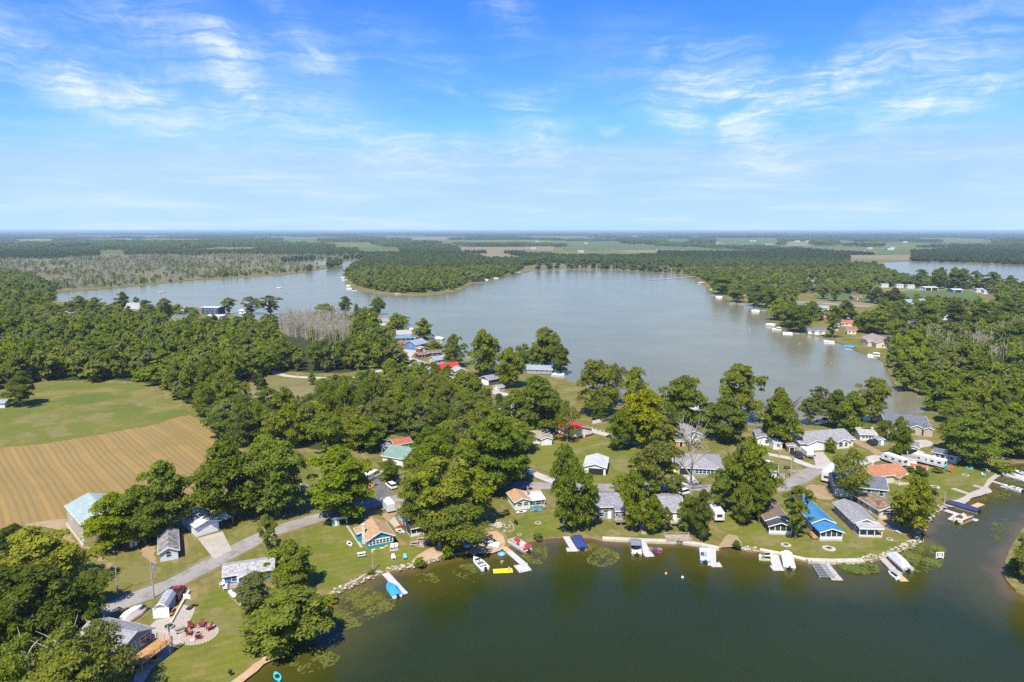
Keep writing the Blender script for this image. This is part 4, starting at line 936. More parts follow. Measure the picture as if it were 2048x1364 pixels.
def porch(t, x0, y0, x1, y1, h, roof, posts=4, screen=False, p=.22, floor=.25, gable=False, postm=None):
    """roofed open or screened porch in front (towards y0)"""
    m = roof_m(roof) if isinstance(roof, str) else roof
    MB().box(x0, y0, -.05, x1, y1 - .004, floor).build('porch_floor', M_CEM, t)
    if gable:
        S = x1 - x0; ch = chevron(S, h, p, .35, .12)
        r = MB().prism([(x0 + u, y0 - .35, z) for u, z in ch], [(x0 + u, y1 - .01, z) for u, z in ch]).build('porch_roof', m, t)
        fa = chevron(S, h - .12, p, .355, .24)
        MB().prism([(x0 + u, y0 - .4, z) for u, z in fa], [(x0 + u, y0 - .354, z) for u, z in fa]).build('trim', M_WHITE, r)
    else:
        hi = h + p * (y1 - y0)
        q = [(y0 - .35, h - .35 * p), (y1 - .01, hi), (y1 - .01, hi + .12), (y0 - .35, h + .12 - .35 * p)]
        r = MB().prism([(x0 - .25, a, b) for a, b in q], [(x1 + .25, a, b) for a, b in q]).build('porch_roof', m, t)
        MB().box(x0 - .25, y0 - .4, h - .35 * p - .08, x1 + .25, y0 - .354, h + .14 - .35 * p).build('trim', M_WHITE, r)
    for i in range(posts):
        x = x0 + .1 + (x1 - x0 - .2) * i / (posts - 1)
        MB().box(x - .08, y0 + .02, floor + .002, x + .08, y0 + .18, h - .03).build('post', postm or M_WHITE, t)
    if screen:
        MB().box(x0 + .2, y0 + .07, floor + .6, x1 - .2, y0 + .1, h - .06).build('screen', M_SCREEN, t)
        MB().box(x0 + .2, y0 + .05, floor + .003, x1 - .2, y0 + .12, floor + .6).build('knee_wall', wall_m('white'), t)
        for x in (x0 + .08, x1 - .1): MB().box(x, y0 + .2, floor + .003, x + .03, y1 - .02, h - .06).build('screen', M_SCREEN, t)
def chimney(t, x, y, z, s=.55, m=None):
    MB().box(x - s / 2, y - s / 2, 0, x + s / 2, y + s / 2, z).box(x - s * .62, y - s * .62, z - .2, x + s * .62, y + s * .62, z - .02).build('chimney', m or M_CEM, t)
# ------------------------------------------------------------------ vehicles
def place(a, b):
    """a -> b on the ground: middle, heading"""
    a, b = (P(*a) if len(a) == 2 else a), (P(*b) if len(b) == 2 else b)
    return (a + b) / 2, math.atan2(b.y - a.y, b.x - a.x), (b - a).length
def car(name, label, rear, front, col, kind='suv', group=None):
    c, rz, _ = place(rear, front); c.z = .06
    t = thing(name, label, {'suv': 'car', 'sedan': 'car', 'pickup': 'pickup truck', 'van': 'van'}[kind], c, rz, group)
    L, W, hb, hr = {'suv': (4.7, 1.85, 1.0, 1.75), 'sedan': (4.6, 1.8, .88, 1.42), 'pickup': (5.7, 1.95, 1.08, 1.85), 'van': (5.6, 2.0, 1.15, 2.2)}[kind]
    pm_ = paint('car_' + '_'.join('%02d' % int(v * 99) for v in col), col, .25, spec=.5)
    def sec(x, hw, z0, z1): return [(x, -hw, z0), (x, hw, z0), (x, hw * 1.0, (z0 + z1) / 2), (x, hw * .93, z1), (x, -hw * .93, z1), (x, -hw, (z0 + z1) / 2)]
    hood = hb * .93; w2 = W / 2
    b = MB().rings([sec(-L / 2, w2 * .93, .42, hb * .92), sec(-L / 2 + .12, w2, .32, hb), sec(0, w2, .28, hb), sec(L * .22, w2, .28, hb), sec(L / 2 - .5, w2 * .97, .3, hood), sec(L / 2 - .03, w2 * .85, .42, hood * .78)])
    if kind == 'pickup':
        b.mat(1).box(-L / 2 + .12, -w2 * .82, hb - .42, -L * .08, w2 * .82, hb + .004)
        x0, x1, x2, x3 = -L * .08, -L * .06, L * .12, L * .24
    elif kind == 'sedan': x0, x1, x2, x3 = -L * .36, -L * .2, L * .08, L * .24
    else: x0, x1, x2, x3 = -L / 2 + .08, -L / 2 + .3, L * .1, L * .26
    bo = b.build('body', [pm_, M_DARK], t)
    MB().prism([(x0, -w2 * .88, hb + .004), (x3, -w2 * .88, hb + .004), (x3, w2 * .88, hb + .004), (x0, w2 * .88, hb + .004)], [(x1, -w2 * .74, hr - .06), (x2, -w2 * .74, hr - .06), (x2, w2 * .74, hr - .06), (x1, w2 * .74, hr - .06)]).build('window', M_GLASS, t)
    MB().prism([(x1 - .03, -w2 * .77, hr - .057), (x2 + .03, -w2 * .77, hr - .057), (x2 + .03, w2 * .77, hr - .057), (x1 - .03, w2 * .77, hr - .057)], [(x1 + .06, -w2 * .7, hr), (x2 - .06, -w2 * .7, hr), (x2 - .06, w2 * .7, hr), (x1 + .06, w2 * .7, hr)]).build('roof', pm_, t)
    ty = shared('tyre', lambda: MB().tube((0, -.11, 0), (0, .11, 0), .34, n=12).mesh('wheel', M_BLACK)); rm = shared('rim', lambda: MB().tube((0, -.115, 0), (0, .115, 0), .2, n=10).mesh('rim', M_CHROME))
    lm, tm = shared('hl', lambda: MB().box(-.05, -.2, -.08, .03, .2, .08).mesh('headlight', M_LAMP)), shared('tl', lambda: MB().box(-.03, -.12, -.12, .05, .12, .12).mesh('tail_light', M_TAIL))
    for sx in (-1, 1):
        for sy in (-1, 1):
            q = link('wheel', ty, t); q.location = (sx * L * .31, sy * (w2 - .06), .3); link('rim', rm, q)
            q = link('headlight' if sx > 0 else 'tail_light', lm if sx > 0 else tm, t); q.location = (sx * (L / 2 - .06), sy * w2 * .6, hb * .68)
    FOOT.append((c.x, c.y, 2.4))
    return t
def trailer(name, label, rear, front, L, W=2.45, h=2.9, kind='camper', z=.06, col=(.6, .6, .59), wins=3):
    c, rz, _ = place(rear, front); c.z = z
    t = thing(name, label, 'trailer', c, rz)
    m = paint('trailer_%d' % int(col[0] * 99), col, .4); w2 = W / 2
    prof = [(-L / 2, .75), (L / 2 - .25, .75), (L / 2, 1.2), (L / 2 - .1, h - .5), (L / 2 - .7, h), (-L / 2 + .15, h), (-L / 2, h - .2)]
    if kind == 'fifth': prof = [(-L / 2, .75), (L / 2 - 2.2, .75), (L / 2 - 2.2, 1.5), (L / 2, 1.6), (L / 2 - .05, h - .5), (L / 2 - .6, h), (-L / 2 + .1, h), (-L / 2, h - .2)]
    if kind == 'cargo': prof = [(-L / 2, .5), (L / 2, .5), (L / 2 + .25, 1.2), (L / 2, h), (-L / 2, h)]
    MB().prism([(x, -w2, q) for x, q in prof], [(x, w2, q) for x, q in prof]).build('body', m, t)
    MB().box(-L / 2 + .3, -.6, .4, L / 2 + 1.1, .6, .497).build('chassis', M_BLACK, t)
    ty = shared('tyre', lambda: None)
    for s in (-1, 1):
        for k in (-.45, .45):
            q = link('wheel', ty, t); q.location = (-L * .1 + k, s * (w2 - .14), .32)
    if kind != 'cargo':
        wm = shared('rvw', lambda: MB().box(-.5, -.02, 0, .5, .02, .62).mesh('window', M_GLASS))
        for i in range(wins):
            for s in (-1, 1):
                q = link('window', wm, t); q.location = (-L * .36 + L * .62 * i / max(1, wins - 1), s * w2, 1.65)
        q = link('window', shared('rvw2', lambda: MB().box(-.02, -.7, 0, .02, .7, .75).mesh('window', M_GLASS)), t); q.location = (-L / 2, 0, 1.6)
        MB().box(L * .05, w2 - .02, .9, L * .05 + .7, w2 + .03, 2.65).build('door', paint('rv_door', (.6, .6, .6)), t)
        MB().box(-L * .15, -.35, h + .004, L * .02, .35, h + .26).build('roof_unit', M_WHITE, t)
        MB().box(-L / 2 + .1, -w2 - .012, 1.1, L / 2 - 2.3, -w2 + .01, 1.25).box(-L / 2 + .1, w2 - .01, 1.1, L / 2 - 2.3, w2 + .012, 1.25).build('stripe', paint('rv_stripe', (.2, .22, .26)), t)
    else:
        MB().box(-L / 2 - .03, -w2 + .12, .6, -L / 2 + .01, w2 - .12, h - .1).build('door', m, t)
    FOOT.append((c.x, c.y, L / 2))
    return t
# ------------------------------------------------------------------ boats and docks
DW = WZ
def boat(name, label, stern, bow, L, cat='boat', z=0.0):
    c, rz, _ = place(P(*stern, DW), P(*bow, DW)); c.z = DW + z
    return thing(name, label, cat, c, rz)
def hull(L, W, z0, z1, n=9, sharp=2.2):
    R_ = []
    for i in range(n):
        u = i / (n - 1); x = -L / 2 + L * u; hw = W / 2 * (1 - max(0, (u - .45) / .55) ** sharp) + .02; rise = max(0, u - .6) * .5 * (z1 - z0)
        R_.append([(x, -hw, z1 + rise), (x, -hw * .75, z0 + rise), (x, hw * .75, z0 + rise), (x, hw, z1 + rise)])
    return R_
def motor(t, L, n=1, m=None):
    MB().box(-L / 2 - .55, -.2, .1, -L / 2 - .02, .2, .95).box(-L / 2 - .4, -.09, -.5, -L / 2 - .2, .09, .1).build('motor', m or M_BLACK, t)
def pontoon(label, stern, bow, L=6.6, W=2.5, fence=(.75, .75, .73), deckc=(.45, .4, .34), cover=None, coverc=(.02, .03, .09), canopy=None, seats=(.7, .68, .64), name='pontoon_boat', group=None, simple=False):
    t = boat(name, label, stern, bow, L)
    if group: t['group'] = group
    for s in (-1, 1):
        MB().rings([[(x, s * (W / 2 - .35) + r * math.cos(a), .12 + r * math.sin(a)) for a in [k * math.pi / 4 for k in range(8)]] for x, r in ((-L / 2, .3), (L / 2 - .7, .31), (L / 2 - .2, .2), (L / 2, .05))]).build('pontoon', M_STEEL, t)
    MB().box(-L / 2 + .1, -W / 2, .45, L / 2 - .35, W / 2, .55).build('deck', paint('boat_deck_%d' % int(deckc[0] * 99), deckc, .7), t)
    if cover:
        H_ = 1.35 if cover == 'tarp' else 2.0
        R_ = []
        for u, k in ((0, .35), (.04, .62), (.3, .95), (.6, 1.0), (.9, .75), (1, .3)):
            x = -L / 2 + .02 + (L - .25) * u; zz = .95 + (H_ - .95) * k
            R_.append([(x, -W / 2 - .06, .5), (x, W / 2 + .06, .5), (x, W / 2 + .05, .9), (x, W * .2, zz), (x, -W * .2, zz), (x, -W / 2 - .05, .9)])
        MB().rings(R_).build('cover', paint('boat_cover_%d_%d' % (int(coverc[0] * 99), int(coverc[2] * 99)), coverc, .7), t)
    else:
        f = MB()
        for x0, y0, x1, y1 in ((-L / 2 + .5, -W / 2 + .02, L / 2 - .5, -W / 2 + .06), (-L / 2 + .5, W / 2 - .06, L / 2 - .5, W / 2 - .02), (L / 2 - .5, -W / 2 + .07, L / 2 - .46, W / 2 - .07)): f.box(x0, y0, .56, x1, y1, 1.25)
        f.build('fence', paint('boat_fence_%d_%d' % (int(fence[0] * 99), int(fence[2] * 99)), fence, .4), t)
        if not simple:
            sm = paint('boat_seat_%d_%d' % (int(seats[0] * 99), int(seats[2] * 99)), seats, .6)
            for x0, x1, y0, y1 in ((-L / 2 + .6, -L / 2 + 2.3, -W / 2 + .1, -W / 2 + .75), (L / 2 - 2.4, L / 2 - .6, -W / 2 + .1, -W / 2 + .75), (L / 2 - 2.4, L / 2 - .6, W / 2 - .75, W / 2 - .1), (-L / 2 + .55, -L / 2 + 1.2, -.4, W / 2 - .12)):
                MB().box(x0, y0, .553, x1, y1, .98).box(x0, y0 if y0 < -.5 else y1 - .14, .98, x1, y0 + .14 if y0 < -.5 else y1, 1.3).build('seat', sm, t)
            MB().box(-.3, .25, .553, .2, .95, 1.3).build('console', paint('boat_console', (.1, .1, .12)), t)
    if canopy:
        x0, x1 = (-L * .42, L * .06)
        cp = MB().rings([[(x, -W / 2 - .05, 2.35), (x, W / 2 + .05, 2.35), (x, W * .3, 2.35 + k), (x, -W * .3, 2.35 + k)] for x, k in ((x0, .1), ((x0 + x1) / 2, .22), (x1, .1))]).build('canopy', paint('canopy_%d' % int(canopy[0] * 99), canopy, .7), t)
        for x in (x0 + .15, x1 - .15):
            for s in (-1, 1): MB().tube((x * .6, s * W / 2, 1.1), (x, s * W / 2, 2.35), .03, n=5).build('canopy_pole', M_STEEL, cp)
    motor(t, L)
    return t
def runabout(label, stern, bow, L=5.6, W=2.1, col=(.75, .75, .75), inner=(.55, .52, .48), cover=None, name='motor_boat', z=0, mt=True):
    t = boat(name, label, stern, bow, L, z=z)
    MB().rings(hull(L, W, -.25, .72)).build('hull', paint('hull_%d_%d' % (int(col[0] * 99), int(col[2] * 99)), col, .3), t)
    if cover:
        R_ = [[(x, -hw, z1 - .03), (x, hw, z1 - .03), (x, hw * .35, z1 + k), (x, -hw * .35, z1 + k)] for (x, hw, z1), k in zip([(-L / 2 + L * u, W / 2 * (1 - max(0, (u - .45) / .55) ** 2.2) + .06, .74 + max(0, u - .6) * .48) for u in (0, .15, .5, .62, .8, 1)], (.1, .3, .75, .6, .25, .05))]
        MB().rings(R_).build('cover', paint('hullcover_%d_%d' % (int(cover[0] * 99), int(cover[2] * 99)), cover, .7), t)
    else:
        MB().box(-L * .4, -W * .36, .722, L * .12, W * .36, .76).build('cockpit', paint('cockpit_dark', (.1, .1, .11), .7), t)
        MB().prism([(L * .2, -W * .36, .8), (L * .26, 0, .8), (L * .2, W * .36, .8), (L * .17, 0, .8)], [(L * .12, -W * .32, 1.25), (L * .18, 0, 1.25), (L * .12, W * .32, 1.25), (L * .11, 0, 1.25)]).build('windshield', M_GLASS, t)
        for x, y in ((-L * .02, -W * .2), (-L * .02, W * .2), (-L * .3, 0)): MB().box(x - .25, y - (.3 if x > -L * .2 else .75), .762, x + .25, y + (.3 if x > -L * .2 else .75), 1.05).build('seat', paint('seat_%d' % int(inner[0] * 99), inner), t)
    if mt: motor(t, L)
    return t
def small_hull(name, label, a, b, L, W, col, cat, z=.02, roll=0, water=True, cock=True):
    zz = DW if water else 0.0
    c, rz, _ = place(P(*a, zz), P(*b, zz)); c.z = zz + z
    t = thing(name, label, cat, c, rz); t.rotation_euler = (roll, 0, rz)
    R_ = [[(-L / 2 + L * u, -W / 2 * k, .22 + .1 * (1 - k)), (-L / 2 + L * u, -W / 3 * k, 0), (-L / 2 + L * u, W / 3 * k, 0), (-L / 2 + L * u, W / 2 * k, .22 + .1 * (1 - k))] for u, k in ((0, .08), (.12, .55), (.3, .9), (.5, 1), (.7, .9), (.88, .55), (1, .08))]
    MB().rings(R_).build('hull', paint('craft_%d_%d_%d' % tuple(int(v * 99) for v in col), col, .35), t)
    if cock: MB().box(-L * .22, -W * .3, .222, L * .16, W * .3, .25).build('cockpit', M_DARK, t)
    return t
def jetski(label, stern, bow, col=(.75, .75, .75)):
    t = boat('jet_ski', label, stern, bow, 3, cat='jet ski')
    MB().rings(hull(3.0, 1.15, -.1, .5)).build('hull', paint('hull_%d_%d' % (int(col[0] * 99), int(col[2] * 99)), col, .3), t)
    MB().box(-1.1, -.22, .5, .25, .22, .85).build('seat', M_BLACK, t)
    MB().prism([(.1, -.3, .52), (1.0, -.25, .6), (1.0, .25, .6), (.1, .3, .52)], [(.25, -.15, 1.0), (.6, -.15, .9), (.6, .15, .9), (.25, .15, 1.0)]).tube((.3, -.4, 1.0), (.3, .4, 1.0), .04).build('handlebar', paint('jet_trim', (.1, .12, .16)), t)
    return t
def dock(label, segs, m, group=None, z=.32, name='dock', cat='dock'):
    """segs: (start, end, width) in the picture, laid on the water level"""
    a0 = P(*segs[0][0], DW); t = thing(name, label, cat, (a0.x, a0.y, DW), 0, group)
    for k, (a, b, wd, *mm) in enumerate(segs):
        A, B = P(*a, DW + z), P(*b, DW + z); v = B - A; L = v.length; u = v / L; n = Vector((-u.y, u.x, 0)) * wd / 2
        q = [A - n, B - n, B + n, A + n]; zz = z - k * .006
        s = MB().prism([(p.x - a0.x, p.y - a0.y, zz - .14) for p in q], [(p.x - a0.x, p.y - a0.y, zz) for p in q]).build('deck_section', mm[0] if mm else m, t)
        k2 = max(1, int(L / 3.2))
        for i in range(k2 + 1):
            for sd in (-1, 1):
                p = A.lerp(B, (i + .1) / (k2 + .2)) + n * sd * 1.02
                MB().tube((p.x - a0.x, p.y - a0.y, -1.0), (p.x - a0.x, p.y - a0.y, z + .28), .05, n=6).build('post', M_STEEL, s)
    return t
# ------------------------------------------------------------------ yard things
def utility_pole(label, base, ytop, arm=True, can=False, group=None):
    b = P(*base); h = top_z(b, ytop); t = thing('utility_pole', label, 'utility pole', b, R(30), group)
    MB().tube((0, 0, -.1), (0, 0, h), .17, .11, 8).build('pole', M_POLE, t)
    if arm:
        MB().box(-1.1, -.06, h - .65, 1.1, .06, h - .53).build('crossarm', M_POLE, t)
        for x in (-1, -.5, .5, 1): MB().tube((x, 0, h - .53), (x, 0, h - .33), .05, n=6).build('insulator', M_STEEL, t)
    if can: MB().tube((.42, -.1, h - 1.9), (.42, -.1, h - .95), .3, n=10).tube((.1, 0, h - 1.4), (.42, -.1, h - 1.4), .05).build('transformer', M_STEEL, t)
    return t
def chair(label, at, face, col, group=None, s=1.0, cat='chair'):
    b = P(*at); t = thing('lawn_chair', label, cat, b, face, group); t.scale = (s, s, s); t.location.z = .07
    m = paint('chair_%d_%d' % (int(col[0] * 99), int(col[2] * 99)), col, .6)
    MB().prism([(-.3, -.32, .3), (.4, -.32, .42), (.4, .32, .42), (-.3, .32, .3)], [(-.3, -.32, .36), (.4, -.32, .48), (.4, .32, .48), (-.3, .32, .36)]).build('seat', m, t)
    MB().prism([(-.3, -.32, .34), (-.24, -.32, .34), (-.24, .32, .34), (-.3, .32, .34)], [(-.66, -.34, 1.08), (-.6, -.34, 1.1), (-.6, .34, 1.1), (-.66, .34, 1.08)]).build('backrest', m, t)
    for sy in (-1, 1):
        MB().box(-.4, sy * .42 - .07, .58, .45, sy * .42 + .07, .63).build('arm', m, t)
        for x in (-.35, .36): MB().box(x - .05, sy * .38 - .04, -.02, x + .05, sy * .38 + .04, .578).build('leg', m, t)
    return t
def picnic(label, at, rz, m, group=None):
    b = P(*at); t = thing('picnic_table', label, 'picnic table', b, rz, group); t.location.z = .06
    MB().box(-.95, -.4, .7, .95, .4, .76).build('table_top', m, t)
    for s in (-1, 1):
        MB().box(-.95, s * .78 - .15, .42, .95, s * .78 + .15, .47).build('bench', m, t)
        for x in (-.7, .7): MB().tube((x, s * .2, .69), (x, s * .62, -.02), .06, n=4).build('leg', m, t)
    for x in (-.66, .66): MB().box(x - .04, -.8, .36, x + .04, .8, .418).build('brace', m, t)
    return t
def firepit(label, at, r=.6, pad=0, group=None):
    b = P(*at); t = thing('fire_pit', label, 'fire pit', b, 0, group); t.location.z = .05
    if pad: MB().tube((0, 0, -.03), (0, 0, .03), pad, n=18).build('gravel_ring', M_GRAVEL, t)
    f = MB()
    for i in range(11): a = i * 2 * math.pi / 11; f.ball((math.cos(a) * r, math.sin(a) * r, .14), r * .27, 6, 4, (1, 1, .8))
    f.build('stone_ring', M_ROCK, t); MB().tube((0, 0, .0), (0, 0, .08), r * .78, n=12).build('ash_bed', M_BLACK, t)
    return t
def tank(label, a, b, L, r, col, saddle=True):
    c, rz, _ = place(a, b); t = thing('propane_tank', label, 'propane tank', c, rz)
    MB().rings([[(x, q * math.cos(k * math.pi / 5), r + .25 + q * math.sin(k * math.pi / 5)) for k in range(10)] for x, q in ((-L / 2, r * .3), (-L / 2 + .2, r * .85), (-L / 2 + .45, r), (L / 2 - .45, r), (L / 2 - .2, r * .85), (L / 2, r * .3))]).build('tank_body', paint('tank_white', col, .4), t, True)
    for x in (-L * .3, L * .3): MB().box(x - .08, -r * .7, 0, x + .08, r * .7, .36).build('saddle', M_STEEL, t)
    MB().tube((0, 0, 2 * r + .2), (0, 0, 2 * r + .42), .16).build('valve_cap', M_STEEL, t)
def skin_person(label, at, joints, skin, clothes, z=0.0, rz=0.0):
    """joints: name -> (xyz, radius, parent); one continuous body, clothing and hair as children"""
    b = P(*at, z); t = thing('person', label, 'person', b, rz)
    names = list(joints); me = bpy.data.meshes.new('body'); me.from_pydata([joints[n][0] for n in names], [(names.index(n), names.index(joints[n][2])) for n in names if joints[n][2]], [])
    o = link('body', me, t); sk = o.modifiers.new('skin', 'SKIN'); o.modifiers.new('sub', 'SUBSURF').render_levels = 1
    for i, n in enumerate(names): r = joints[n][1]; me.skin_vertices[0].data[i].radius = (r, r)
    me.skin_vertices[0].data[0].use_root = True; me.materials.append(paint('skin', skin, .6))
    h = joints['head'][0]
    MB().ball((h[0] - .02, h[1], h[2] + .04), .115, 8, 6, (1, 1, 1)).build('hair', paint('hair_brown', (.07, .04, .02), .8), t)
    for nm, pts, rs, col in clothes: MB().path([Vector(p) for p in pts], rs, 8).build(nm, paint('cloth_%d_%d_%d' % tuple(int(v * 99) for v in col), col, .8), t)
    return t
# ------------------------------------------------------------------ buildings, from the road to the far bank
t, L, D = house('pole_barn', 'tall tan metal barn with pale green ribbed roof beside the mown field', (136, 1046), (169, 1086), 10.5, 4.7, 'x', .36, 'tan', 'tealmetal', [od('R', .5, 3.4, 3.2), d('F', .9), w('F', .3, 2.6)], cat='barn', ov=.3)
patch('side_walk', (133,1043, 167,1087, 165,1093, 130,1048), .034, M_CONC, smooth=False)
t, L, D = house('garage', 'white garage with dark skylight strips and a concrete driveway', (393.6, 1074), (438.5, 1060.5), (366, 1049), 2.7, 'y', .34, 'paleblue', 'whitemetal', [gd('F', .48, 4.8), w('F', .48, 2.9, .5, .4), d('L', .3)], cat='garage')
for s in (-1, 1):
    for y in (.32, .68):
        x0, x1 = L / 2 + s * L * .12, L / 2 + s * L * .44; zf = lambda x: 2.7 + .34 * (L / 2 - abs(x - L / 2)) + .165
        MB().prism([(x0, D * y - .35, zf(x0)), (x1, D * y - .35, zf(x1)), (x1, D * y + .35, zf(x1)), (x0, D * y + .35, zf(x0))], [(x0, D * y - .35, zf(x0) + .03), (x1, D * y - .35, zf(x1) + .03), (x1, D * y + .35, zf(x1) + .03), (x0, D * y + .35, zf(x0) + .03)]).build('skylight', paint('skylight_grey', (.16, .17, .18), .4), t)
house('cabin', 'small pale blue cabin under weathered grey shingles', (321, 1124), (357, 1117), (302, 1087), 2.3, 'y', .5, 'paleblue', 'weathered', [w('F', .48, .9, 1.0, 1.2), row('L', 3), d('L', .9)], vents=1)
house('shed', 'dark red shed with white door frames under the trees', (255, 1098), (280, 1090), 3.2, 2.0, 'x', .45, 'darkred', 'brown', [('F', 'd', .38, .05, 1.0, 1.8), ('F', 'd', .62, .05, 1.0, 1.8), w('F', .85, .9, .5, .6)], cat='shed', ov=.2)
house('shed', 'grey barn roofed shed with a wide white door on the patio', (311, 1237), (335, 1235), (351, 1207), 2.1, 'y', .4, 'grey', 'galv', [gd('F', .5, 2.7, 2.0)], kind='gambrel', cat='shed', ov=.12)
t, L, D = house('house', 'grey green house with a raised timber deck behind the pale limbed tree', (239, 1300), (303, 1256), 10, 4.7, 'y', .4, 'sage', 'grey', [w('F', .78, 3.0, 2.2, 1.3), w('F', .35, 3.0, 1.6, 1.3), w('F', .2, .9, 1.2, 1.1), w('F', .6, .9, 1.4, 1.1), d('F', .85), row('R', 3, 3.0)], z=4.7, vents=1)
deck(t, L * .12, -3.6, L + .9, -.06, 2.25, M_DECK)
t, L, D = house('house', 'bright blue house with a light grey roof below the road', (450, 1173), (546, 1158), (428, 1153), 2.5, 'x', .32, 'blue', 'lightgrey', [row('F', 4), w('L', .5, .9, 1.1, 1.2), d('F', .3), w('L', .2)], wings=[(.3, -1.6, .62, .5, 2.35, 'y', .36, 'gable', 'blue', 'lightgrey'), (.62, .6, .98, 1.45, 2.45, 'y', .3, 'gable', 'blue', 'lightgrey')], vents=2)
deck(t, L * .06, -3.0, L * .28, -.06, .5, M_WOOD, sides='FL')
house('shed', 'low teal shed on the lawn beside the road', (663, 1053), (696, 1049), 2.5, 2.1, 'x', .12, 'teal', 'slate', [d('F', .25), od('F', .68, 1.8, 1.7)], kind='shed', cat='shed', ov=.15)
t, L, D = house('cottage', 'teal cottage with tan shingles, white chimney and a row of white windows', (737, 1099), (787, 1089), (720, 1072), 2.5, 'y', .5, 'teal', 'tan', [row('F', 7, 1.0, .62, 1.05, .03, .97), row('L', 2), d('L', .75)], wings=[(-.22, .62, 0, 1.0, 2.2, 'y', .25, 'gable', 'teal', 'tan')])
MB().box(.02, -.02, .85, L - .02, -.006, 2.3).build('window_band', wall_m('white'), t)
chimney(t, -.3, D * .45, 5.0, .6, wall_m('white'))
t, L, D = house('house', 'two tone grey house with a dark screened porch under trees', (815, 1064), (864, 1054), (790, 1041), 3.1, 'y', .3, 'slate', 'purple', [row('L', 3), row('F', 2, 1.6)], vents=1)
porch(t, -.2, -3.4, L + .2, 0, 2.35, 'dark', 6, True)
t, L, D = house('cottage', 'white cottage with a half tan, half white metal roof near the water', (1030, 1020.6), (1090, 1013), (1013, 1003), 2.5, 'y', .36, 'white', 'tan', [w('F', .32, 1.1, 1.3, .9), w('F', .72, 1.1, 1.3, .9), row('L', 2)], main=(0, 0, .5, 1), wings=[(.5, .03, 1.0, .62, 2.2, 'x', .16, 'shed', 'white', 'whitemetal'), (.5, .62, 1.0, 1.0, 2.4, 'x', .4, 'gable', 'white', 'tan')])
for i in range(5): fit(t, 'F', 'w', (.54 + .1 * i), .75, .75, 1.15, (0, .22, L, D))
chimney(t, L * .52, D * .4, 5.2, .4, M_STEEL)
deck(t, L * .52, -1.8, L * .98, -.05, .4, M_WOOD, sides='F')
t, L, D = house('hall', 'white hall with a bright red metal roof and red base band', (1109.5, 866), (1144, 880), (1182, 871), 2.9, 'x', .33, 'white', 'redmetal', [row('F', 4, 1.3, .8, .9), d('R', .6), w('R', .3, 1.4, .7, .8)])
MB().box(-.02, -.03, -.04, L + .02, -.003, .85).box(L + .003, -.03, -.04, L + .03, D, .85).build('base_band', wall_m('red'), t)
house('house', 'white house with a taupe shingle roof next to the red roofed hall', (1052, 889), (1102, 886), 8, 2.4, 'x', .34, 'white', 'taupe', [row('F', 3), d('F', .6), w('R', .5)], wings=[(.55, -2.2, .98, .5, 2.3, 'y', .36, 'gable', 'white', 'taupe')])
t, L, D = house('garage', 'white metal garage with its dark door open on the mown lawn', (1168.5, 948), (1211, 951), 9.5, 2.6, 'y', .3, 'white', 'whitemetal', [od('F', .55, 4.6, 2.1)], cat='garage')
t, L, D = house('house', 'blue grey house under a wide hipped grey roof behind the dead tree', (1355, 949), (1446, 954), 14, 2.6, 'x', .32, 'bluegrey', 'grey', [row('F', 7, .8, 1.0, 1.2, .38, .98), od('F', .16, 3.4, 2.1)], kind='hip', vents=1)
t, L, D = house('house', 'purple grey lakeside house with white framed sunroom windows', (1198, 1038), (1244, 1037), 9.5, 3.5, 'x', .34, 'slate', 'purple', [w('F', .3, 1.9, 1.5, 1.2), w('F', .12, .7), d('F', .45), w('L', .5)], wings=[(.62, -2.4, 1.06, 0, 3.2, 'x', .12, 'shed', 'slate', 'purple')], vents=1)
for u in (.72, .84, .96): fit(t, 'F', 'w', u, 1.75, 1.0, 1.35, (0, -2.4, L, D))
deck(t, L * .55, -4.6, L * 1.06, -2.44, 1.2, M_WOOD, sides='F')
house('shed', 'tiny white gabled shed beside the purple grey house', (1171, 1005), (1191, 1006), 4.2, 2.1, 'y', .36, 'white', 'grey', [('F', 'd', .5, .05, 1.4, 1.8)], cat='shed', ov=.25)
t, L, D = house('house', 'white lakeside house with grey roof, four front windows and railed deck', (1325, 1044), (1368, 1045), 12, 3.0, 'x', .27, 'white', 'grey', [w('F', .12, 1.3, 1.2, 1.1), w('F', .38, 1.3, 1.2, 1.1), d('F', .56, .4), w('F', .7, 1.3, 1.2, 1.1), w('F', .9, 1.3, 1.0, 1.1)], vents=2)
deck(t, L * .3, -2.8, L * .95, -.06, .9, M_WOOD, sides='FLR', railm=M_WHITE)
t, L, D = house('cottage', 'brown roofed cottage with a screened front porch in deep shade', (1531, 1058), (1576, 1060), 14, 2.5, 'y', .4, 'brown', 'brown', [row('L', 3), w('F', .5, 1.2)], vents=1)
porch(t, 0, -3.2, L, 0, 2.3, 'dark', 5, True, gable=True, p=.36, floor=.5)
t, L, D = house('cottage', 'lakeside cottage with a bright blue metal roof and screened porch', (1624, 1066), (1666, 1066), (1596, 1018), 2.9, 'y', .4, 'white', 'bluemetal', [row('L', 4), row('R', 3)])
porch(t, -.1, -4.6, L + .1, 0, 2.45, 'bluemetal', 5, True, gable=True, p=.32, floor=.6)
MB().prism([(.3, -.02, 2.95), (L - .3, -.02, 2.95), (L / 2, -.02, 2.9 + .4 * L / 2 - .12)], [(.3, -.004, 2.95), (L - .3, -.004, 2.95), (L / 2, -.004, 2.9 + .4 * L / 2 - .12)]).build('gable_panel', wall_m('red'), t)
deck(t, -1.6, -4.0, -.15, -.4, .6, M_DECK, sides='L')
t, L, D = house('house', 'long narrow grey house with a white columned porch near the point', (1708, 1064), (1752, 1065), (1661, 1024), 2.6, 'y', .36, 'grey', 'grey', [row('L', 3, 1.2, .9, .8), w('F', .2, 1.0, 1.4, 1.3), d('F', .6)], vents=1)
